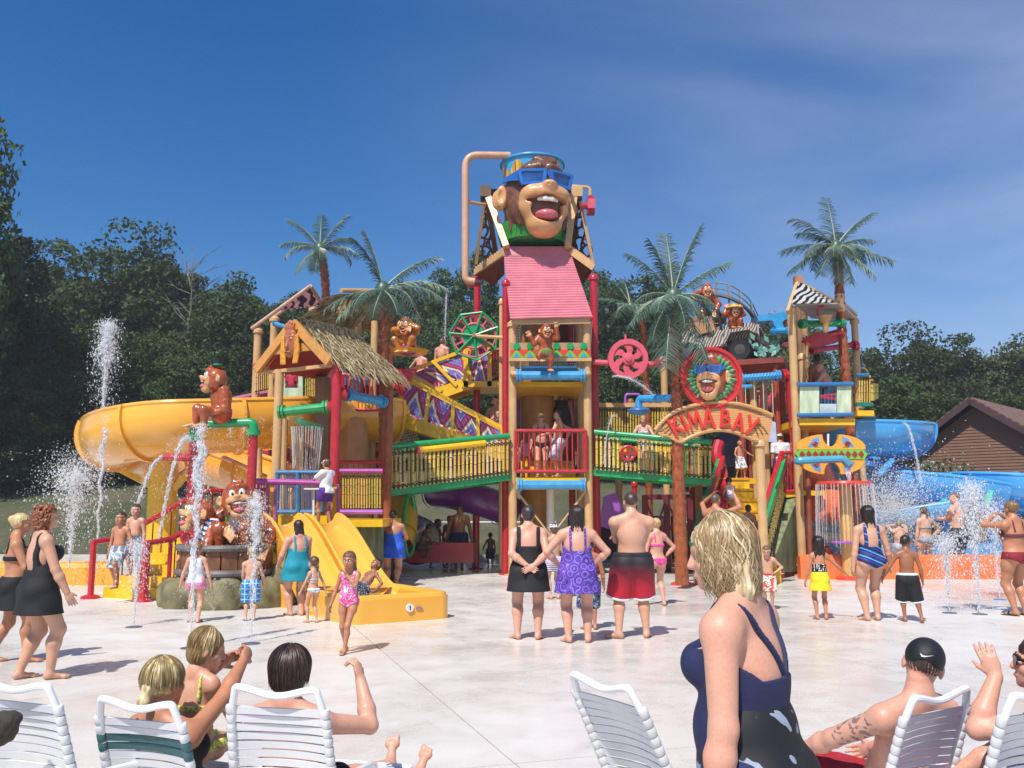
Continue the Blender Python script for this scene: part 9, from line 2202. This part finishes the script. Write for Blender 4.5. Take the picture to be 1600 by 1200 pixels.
lounge('empty white strap lounge cut off by the photo corner, bag on it', P(18, 1076, 3.9), -22, W=.50, L=.62, rec=17)
lounge('white strap lounge with two dark green straps, mother and child in it', P(214, 1106, 4.0), -20, green=(2, 3), rec=18)
lounge('white strap lounge of the dark haired woman raising her hand', P(431, 1086, 4.05), -13, rec=14)
lounge('empty white strap lounge turned sideways beside the blonde woman', P(941, 1074, 3.9), -58, rec=26, L=.72)
lounge('white strap lounge of the man in the dark cap', P(1468, 1093, 4.1), 33, W=.48, rec=18)
lounge('white strap lounge of the woman in purple, mostly outside the photo', P(1632, 1092, 3.7), 24, rec=18)
SIT = dict(pz=.10, lean=-16, hp=-14, aL=(-.09, .58, .03), aR=(.09, .56, .03), kL=(-.15, .2, 1), kR=(.15, .2, 1))
SHV = .0065
person('blonde mother with a low ponytail sitting in the lounge, braiding hair', head_at=P(258, 1066, 4.42), loc=(0, 0, 0), H=1.64, face=-24, w=1.06, fem=True, skn=S_TAN, h=SHV, hair=dict(style='pony', col='#8f7748', streak='#e2cf9e', n=260, L=.06, wave=.2, seed=4), wear=[('suit', BLK, .235, .15, .06, -.06, .75, 'swimdress', .009, .009)], pose=dict(SIT, hL=(-.03, .26, .53), hR=(.05, .24, .55), eL=(-1, -.2, -.5), eR=(1, .0, -.6), cL=.7, cR=.8))
person('fair child in a yellow string bikini sitting in front of her mother', head_at=P(325, 1014, 4.72), loc=(0, 0, 0), H=1.2, face=-16, w=.95, fem=True, bust=.3, hd=1.22, skn=S_LIGHT, h=SHV, hair=dict(style='bob', col='#8a6f44', streak='#cfb684', n=200, L=.1, wave=.4, seed=6, vol=.97), wear=[('bikini', blotch('yellow_print', ['#e8e07a', '#d8d060', '#8a9a50'], 40), None, -.05, .5, .03, .12, .26)], pose=dict(SIT, lean=2, hy=-55, hL=(-.12, .2, .14), hR=(.12, .2, .14)))
person('dark haired woman in the lounge with one hand raised', head_at=P(455, 1048, 4.42), loc=(0, 0, 0), H=1.64, face=-14, w=1.12, fem=True, skn=S_PINK, h=SHV, hair=dict(style='bob', col='#30211b', streak='#6a4c3c', n=240, L=.26, wave=.25, seed=9, vol=1.02), wear=[('suit', cloth('#1c1a22'), .2, .12, 0, -.06, .75, 'swimsuit')], pose=dict(SIT, lean=-14, hR=(.135, .13, .44), eR=(.8, .1, -1), nR=(-1, .1, 0), dR=(-.35, .15, 1), cR=.75, hL=(-.12, .25, .14), aL=(.16, .60, .10), aR=(.24, .62, .06), fpL=60, fpR=60))
person('man in a black cap with a tattooed arm reclining in the lounge', head_at=P(1443, 1037, 4.52), loc=(0, 0, 0), H=1.8, face=24, w=1.04, skn=S_PINK, h=SHV, hair=dict(style='buzz', col='#3a2c24'), wear=[('trunks', cloth('#b01e28'), .9), ('cap', cloth('#17181c', .6), 1, True), ('shoes', BLACK), ('tattoo', mat('#8d7472', .6, .3, 40))], pose=dict(SIT, lean=-20, hp=-20, hy=-50, hL=(-.17, .26, .16), eL=(-1, -.3, 0), hR=(.12, .25, .14), aL=(-.17, .62, .12), aR=(-.11, .60, .05), fpL=62, fpR=62))
person('woman in purple top and sunglasses lifting a hand, cut off by the frame', head_at=P(1624, 1036, 4.0), loc=(0, 0, 0), H=1.66, face=62, w=1.22, fem=True, skn=S_PINK, h=SHV, face_on=True, hair=dict(style='bob', col='#3a2820', n=180, L=.2, seed=7), wear=[('suit', cloth('#5c2a86'), .235, .15, .06, -.06, .75, 'swimsuit'), ('shades',), ('skirt', cloth('#26283c'), .2, .02)], pose=dict(SIT, lean=-4, hL=(-.05, .09, .47), eL=(-.4, .5, -1), cL=.4, nL=(1, 0, -.2), dL=(0, .3, 1), hp=0, hR=(.1, .25, .14)))
bag = Vol(); bag.ell((0, 0, .12), (.2, .15, .14), k=.05).ell((.12, .02, .2), (.1, .1, .07), k=.05)
bo = link('beach_bag', bag.mesh('beach_bag', mat('#3b332c', .8, .3, 9, .3), .012, noise=lambda X, Y, Z: .006 * np.sin(X * 60 + Y * 40) * np.sin(Z * 50)), None, P(-14, 1165, 3.8)); bo.scale = (.5, .5, .5); tag(bo, 'dark soft bag slumped on the cut off lounge at the corner', 'bag')
# ================================================================ water in the air
def water_mat(name='spray', clear=.35):
 if name in _M: return _M[name]
 m, t, b = new_mat(name); b.inputs['Base Color'].default_value = (.93, .95, .97, 1); b.inputs['Roughness'].default_value = .18; b.inputs['IOR'].default_value = 1.33
 tl = nd(t, 'ShaderNodeBsdfTranslucent'); tl.inputs['Color'].default_value = (.95, .96, .98, 1); mx = nd(t, 'ShaderNodeMixShader'); mx.inputs[0].default_value = .4; t.links.new(b.outputs[0], mx.inputs[1]); t.links.new(tl.outputs[0], mx.inputs[2])
 tr = nd(t, 'ShaderNodeBsdfTransparent'); m2 = nd(t, 'ShaderNodeMixShader'); m2.inputs[0].default_value = clear; t.links.new(mx.outputs[0], m2.inputs[1]); t.links.new(tr.outputs[0], m2.inputs[2]); t.links.new(m2.outputs[0], t.nodes['Material Output'].inputs['Surface'])
 _M[name] = m; return m
SPR, THIN = water_mat('spray', .5), water_mat('thin_water', .66)
OCT = np.array(((1, 0, 0), (-1, 0, 0), (0, 1, 0), (0, -1, 0), (0, 0, 1), (0, 0, -1)), float)
OF = np.array(((0, 2, 4), (2, 1, 4), (1, 3, 4), (3, 0, 4), (2, 0, 5), (1, 2, 5), (3, 1, 5), (0, 3, 5)))
def drops_np(p, vel, r, rg, stretch=1.8):
 n = len(p); d = vel / (np.linalg.norm(vel, axis=1)[:, None] + 1e-6); a = np.cross(d, rg.normal(size=(n, 3))); a /= np.linalg.norm(a, axis=1)[:, None]; b = np.cross(d, a); r = r[:, None]
 v = np.stack([p + a * r, p - a * r, p + b * r, p - b * r, p + d * r * stretch, p - d * r * stretch], 1).reshape(-1, 3)
 f = (np.arange(n)[:, None, None] * 6 + OF).reshape(-1, 3); return v, f
def spray(name, label, cat, parts, m=SPR, group=None):
 vs, fs, o = [], [], 0
 for v, f in parts: vs.append(v); fs.append(f + o); o += len(v)
 v = np.concatenate(vs); base = np.array((v[:, 0].mean(), v[:, 1].mean(), v[:, 2].min()))
 ob = link(name, np_mesh(name, v - base, np.concatenate(fs), m), None, V(base)); return tag(ob, label, cat, group, 'stuff' if name in ('splash', 'falling_drops') else None)
def strand(pts, rs, rg, jit=.25):
 """broken rope of water along a path"""
 A = np.array([tuple(p) for p in pts]); d = np.diff(A, axis=0); seg = np.linalg.norm(d, axis=1); rs = np.array(rs[:-1]); n = max(40, int(seg.sum() / (rs.mean() * .09)))
 i = rg.choice(len(d), n, p=seg / seg.sum()); p = A[i] + d[i] * rg.random(n)[:, None] + rg.normal(size=(n, 3)) * (rs[i] * .42)[:, None]
 return drops_np(p, d[i], rs[i] * rg.uniform(.1, .34, n), rg, 3.6)
def fall(p0, v0, T, n, rg, spread=.05, r=(.006, .02), g=9.8, tp=1.0):
 n = int(n * 4)
 t = T * rg.random(n) ** tp; vv = np.array(v0) + rg.normal(size=(n, 3)) * spread * np.array((1, 1, .8)); p = np.array(p0) + vv * t[:, None]; p[:, 2] -= .5 * g * t * t; vel = vv.copy(); vel[:, 2] -= g * t
 k = p[:, 2] > .01; rr = .42 * rg.uniform(r[0], r[1], n) * (rg.random(n) ** 2 * .9 + .25); return drops_np(p[k], vel[k], rr[k], rg)
def jet(label, px, py, top, Y=None, n=900, spread=.1, r=(.008, .03), core=.035, group=None, cat='water jet'):
 b = G(px, py) if Y is None else P(px, py, Y); Y = b.y; h = P(px, top, Y).z - b.z; v0 = math.sqrt(2 * 9.8 * h); T = 2 * v0 / 9.8; rg = np.random.default_rng(int(px * 7 + top)); parts = []
 L = 30; pts = [V((b.x + .012 * math.sin(i * 1.1 + px) * i / 8, b.y, b.z + h * .93 * i / L)) for i in range(L + 1)]; parts.append(strand(pts, [core * (.55 + .8 * i / L) for i in range(L + 1)], rg, .35))
 parts.append(fall(b, (0, 0, v0), T, n, rg, spread, r)); parts.append(fall((b.x, b.y, b.z + h * .8), (0, 0, 1.6), .5, n // 3, rg, spread * 2.2, (r[0], r[1] * 1.5)))
 return spray('water_jet', label, cat, parts, SPR, group)
jet('tall white water jet against the dark trees above the yellow slide', 158, 690, 508, 23.5, 1500, .16, (.012, .05), .06)
jet('wide fan of water behind the woman with curly hair', 108, 888, 725, 18.6, 2200, .42, (.008, .035), .03)
jet('thin straight water jet in front of the yellow slide curve', 146, 932, 650, None, 350, .05, (.006, .016), .03)
jet('tall narrow water jet nearest the lounges in front of the girl in pink shorts', 297, 1012, 668, None, 700, .06, (.006, .022), .036)
jet('narrow water jet beside the boy in plaid shorts', 392, 1004, 770, None, 500, .06, (.005, .018), .026)
jet('short bubbling jet beside the railed steps', 209, 978, 848, None, 700, .12, (.006, .022), .022)
jet('tall jet at the orange wall in front of the blue flume', 1531, 958, 762, None, 1500, .16, (.008, .034), .04)
jet('low frothy jet beside the man with folded arms', 1484, 956, 842, None, 1000, .16, (.006, .026), .025)
jet('loose breaking jet near the woman holding something up', 1562, 935, 790, None, 1300, .26, (.006, .026), .018)
rg = np.random.default_rng(77)
b = G(1408, 897); spray('splash', 'big white burst of spray around the pale person', 'splash', [fall((b.x + dx, b.y + .3, .1), (0, 0, 6.2), 1.25, 2600, rg, .95, (.01, .045)) for dx in (-.3, .25)] + [fall((b.x, b.y + .2, 1.4), (0, 0, 2.4), .8, 2600, rg, 1.25, (.008, .03))], SPR)
A, u, w, L_, Wd = TS; c = A + u * L_ * .4 + w * Wd * .95
spray('splash', 'splash around the child in the slide basin', 'splash', [fall(c + V((0, 0, .25)), (.3, -.5, 1.6), .4, 900, rg, .7, (.006, .02))], SPR)
spray('splash', 'small splash at the feet of the man in navy trunks', 'splash', [fall(G(708, 893), (0, 0, 1.6), .35, 260, rg, .6, (.006, .02))], SPR)
def stream(label, p0, v0, T, n=260, core=.03, spread=.12, m=SPR, r=(.006, .02), name='water_stream'):
 p0, v0 = V(p0), V(v0); pts = [p0 + v0 * (T * i / 24) - V((0, 0, 4.9 * (T * i / 24) ** 2)) for i in range(25)]; rgs = np.random.default_rng(int(abs(p0.x) * 100 + n)); return spray(name, label, 'water stream', [strand(pts, [core * (1 - .3 * i / 24) for i in range(25)], rgs, .35), fall(p0, v0, T, n, rgs, spread, r)], m)
stream('water stream pouring out of the red side spout of the ape arch', P(255, 715, 16.4), (-.9, -.2, .1), .52, 400, .045, .15)
stream('short stream from the left shoulder of the ape arch', P(298, 690, 16.3), (-.5, -.4, 1.2), .75, 700, .05, .35)
stream('thin stream dropping from the raised blue flume', P(1413, 662, 23.2), (.45, -.3, .2), .60, 200, .04, .08)
stream('fine high jet falling behind the bucket tower palms', P(699, 452, 26), (-.1, 0, .2), .62, 300, .03, .12)
stream('trickle from the tan pipe into the ape bucket', P(797, 244, 22.8), (.6, 0, 0), .25, 90, .025, .12)
stream('jet of water shooting off the pink wheel', P(958, 588, 21.6), (2.9, -.3, .2), .36, 300, .03, .25)
stream('leaning spray in front of the right bamboo rail', P(962, 650, 21.2), (-.6, -.3, .6), .55, 200, .02, .18, THIN)
stream('thick gush from the blue pipe onto the spray disc', P(1326, 729, 20.6), (.0, 0, -.5), .22, 240, .075, .12)
rg = np.random.default_rng(5)
for lab, px, py, Y, n in (('droplets falling from the green pipe under the top hatted ape', 350, 672, 16.4, 500), ('droplets shaken off the hut pipes', 440, 655, 18.4, 160)):
 x0 = P(px, py, Y); spray('falling_drops', lab, 'falling water', [fall((x0.x + dx, Y - .1, x0.z), (0, -.1, .5), .8, n // 4, rg, .3, (.006, .024)) for dx in (-.4, -.12, .15, .4)], SPR)
spray('splash', 'frothy water gushing over the hand of the big laughing ape', 'splash', [fall(P(397, 790, 14.9), (0, -.2, 1.0), .5, 900, rg, .45, (.008, .03)), fall(P(402, 815, 14.8), (0, -.1, .2), .45, 500, rg, .2, (.008, .024))], SPR)
def curtain(label, c, rad, h, n, m, r0=0, r1=2 * PI, k=1.08):
 parts = []; rgc = np.random.default_rng(n)
 for i in range(n):
  a = r0 + (r1 - r0) * (i + rgc.uniform(-.3, .3)) / n; hh = h * rgc.uniform(.7, 1); pts = [V((c.x + rad * (1 + (k - 1) * j / 10) * math.cos(a), c.y + rad * (1 + (k - 1) * j / 10) * math.sin(a), c.z - hh * (j / 10) ** 1.3)) for j in range(11)]; parts.append(strand(pts, [.011 * (1 - .5 * j / 10) for j in range(11)], rgc, .5))
  parts.append(fall(pts[3], (0, 0, -1.0), .5, 26, rgc, .12, (.005, .016)))
 return spray('water_curtain', label, 'water curtain', parts, m)
curtain('ring of falling water strings around the red spray disc', P(1319, 757, 20.6), .62, 1.6, 44, THIN)
curtain('water sheet spilling from the green tipping bowl by the tan posts', P(480, 668, 19.3), .34, 1.1, 40, THIN, k=.8)
c = P(1290, 812, 22.3); spray('water_curtain', 'white cascade out of the orange tube mouth', 'water curtain', [fall((c.x + dx, c.y, c.z), (0, -.4, 0), .58, 420, rg, .16, (.01, .032)) for dx in np.linspace(-.5, .5, 9)], THIN)
tb = thing('tipping_bowl', 'green tipping bowl spilling water in front of the yellow slide', 'water toy', P(480, 664, 19.4) - V((0, 0, .15))); part(MB().lathe([(.02, -.12), (.3, -.05), (.36, .06), (.33, .06), (.27, -.02), (.02, -.08)], P(482, 663, 19.4), 20, rot=Matrix.Rotation(R(16), 3, 'Y')), 'bowl', mat('#3f9c74', .35, .12, 5, coat=.3), tb); part(MB().cyl(P(482, 668, 19.5), P(472, 690, 19.8), .05, 8), 'arm', TAN, tb)
def fan():
 b = G(333, 957); rgf = np.random.default_rng(3); parts = []
 for i in range(9): a = (i - 4) * .12; parts.append(fall(b, (math.sin(a) * 3.0, 0, math.cos(a) * 3.2), .62, 60, rgf, .04, (.005, .012)))
 spray('water_jet', 'low fan of fine jets at the foot of the mossy rock', 'water jet', parts, THIN)
fan()
for px, py, lab in ((297, 1013, 'steel nozzle plate under the jet nearest the lounges'), (392, 1006, 'steel nozzle plate beside the plaid shorts boy'), (209, 980, 'steel nozzle plate beside the railed steps'), (1531, 960, 'steel nozzle plate under the jet at the orange wall'), (1484, 958, 'steel nozzle plate under the low frothy jet'), (146, 934, 'steel nozzle plate by the railed steps base'), (1562, 937, 'blue tinted nozzle plate near the woman in red bikini')):
 g = G(px, py); mb = MB(); mb.lathe([(.11, 0), (.11, .008), (.04, .012), (.03, .004)], g, 18); solo(mb, 'nozzle_plate', mat('#6f7f8c', .35, .15, 5, metal=.6) if 'blue' not in lab else mat('#4f7fb0', .4, .1, 5), lab, 'nozzle')
# ================================================================ faint summer haze
def haze():
 mb = MB(); mb.box((0, 100, 12), (900, 1000, 44)); o = part(mb, 'haze', None, None, 0); o.data.materials.clear()
 m = bpy.data.materials.new('haze'); m.use_nodes = True; t = m.node_tree; t.nodes.clear(); out = t.nodes.new('ShaderNodeOutputMaterial'); v = t.nodes.new('ShaderNodeVolumePrincipled')
 v.inputs['Color'].default_value = (.92, .95, 1, 1); v.inputs['Density'].default_value = .0008; v.inputs['Anisotropy'].default_value = 0; t.links.new(v.outputs[0], out.inputs['Volume']); o.data.materials.append(m); tag(o, 'faint pale haze in the air over the park', kind='stuff')
haze()
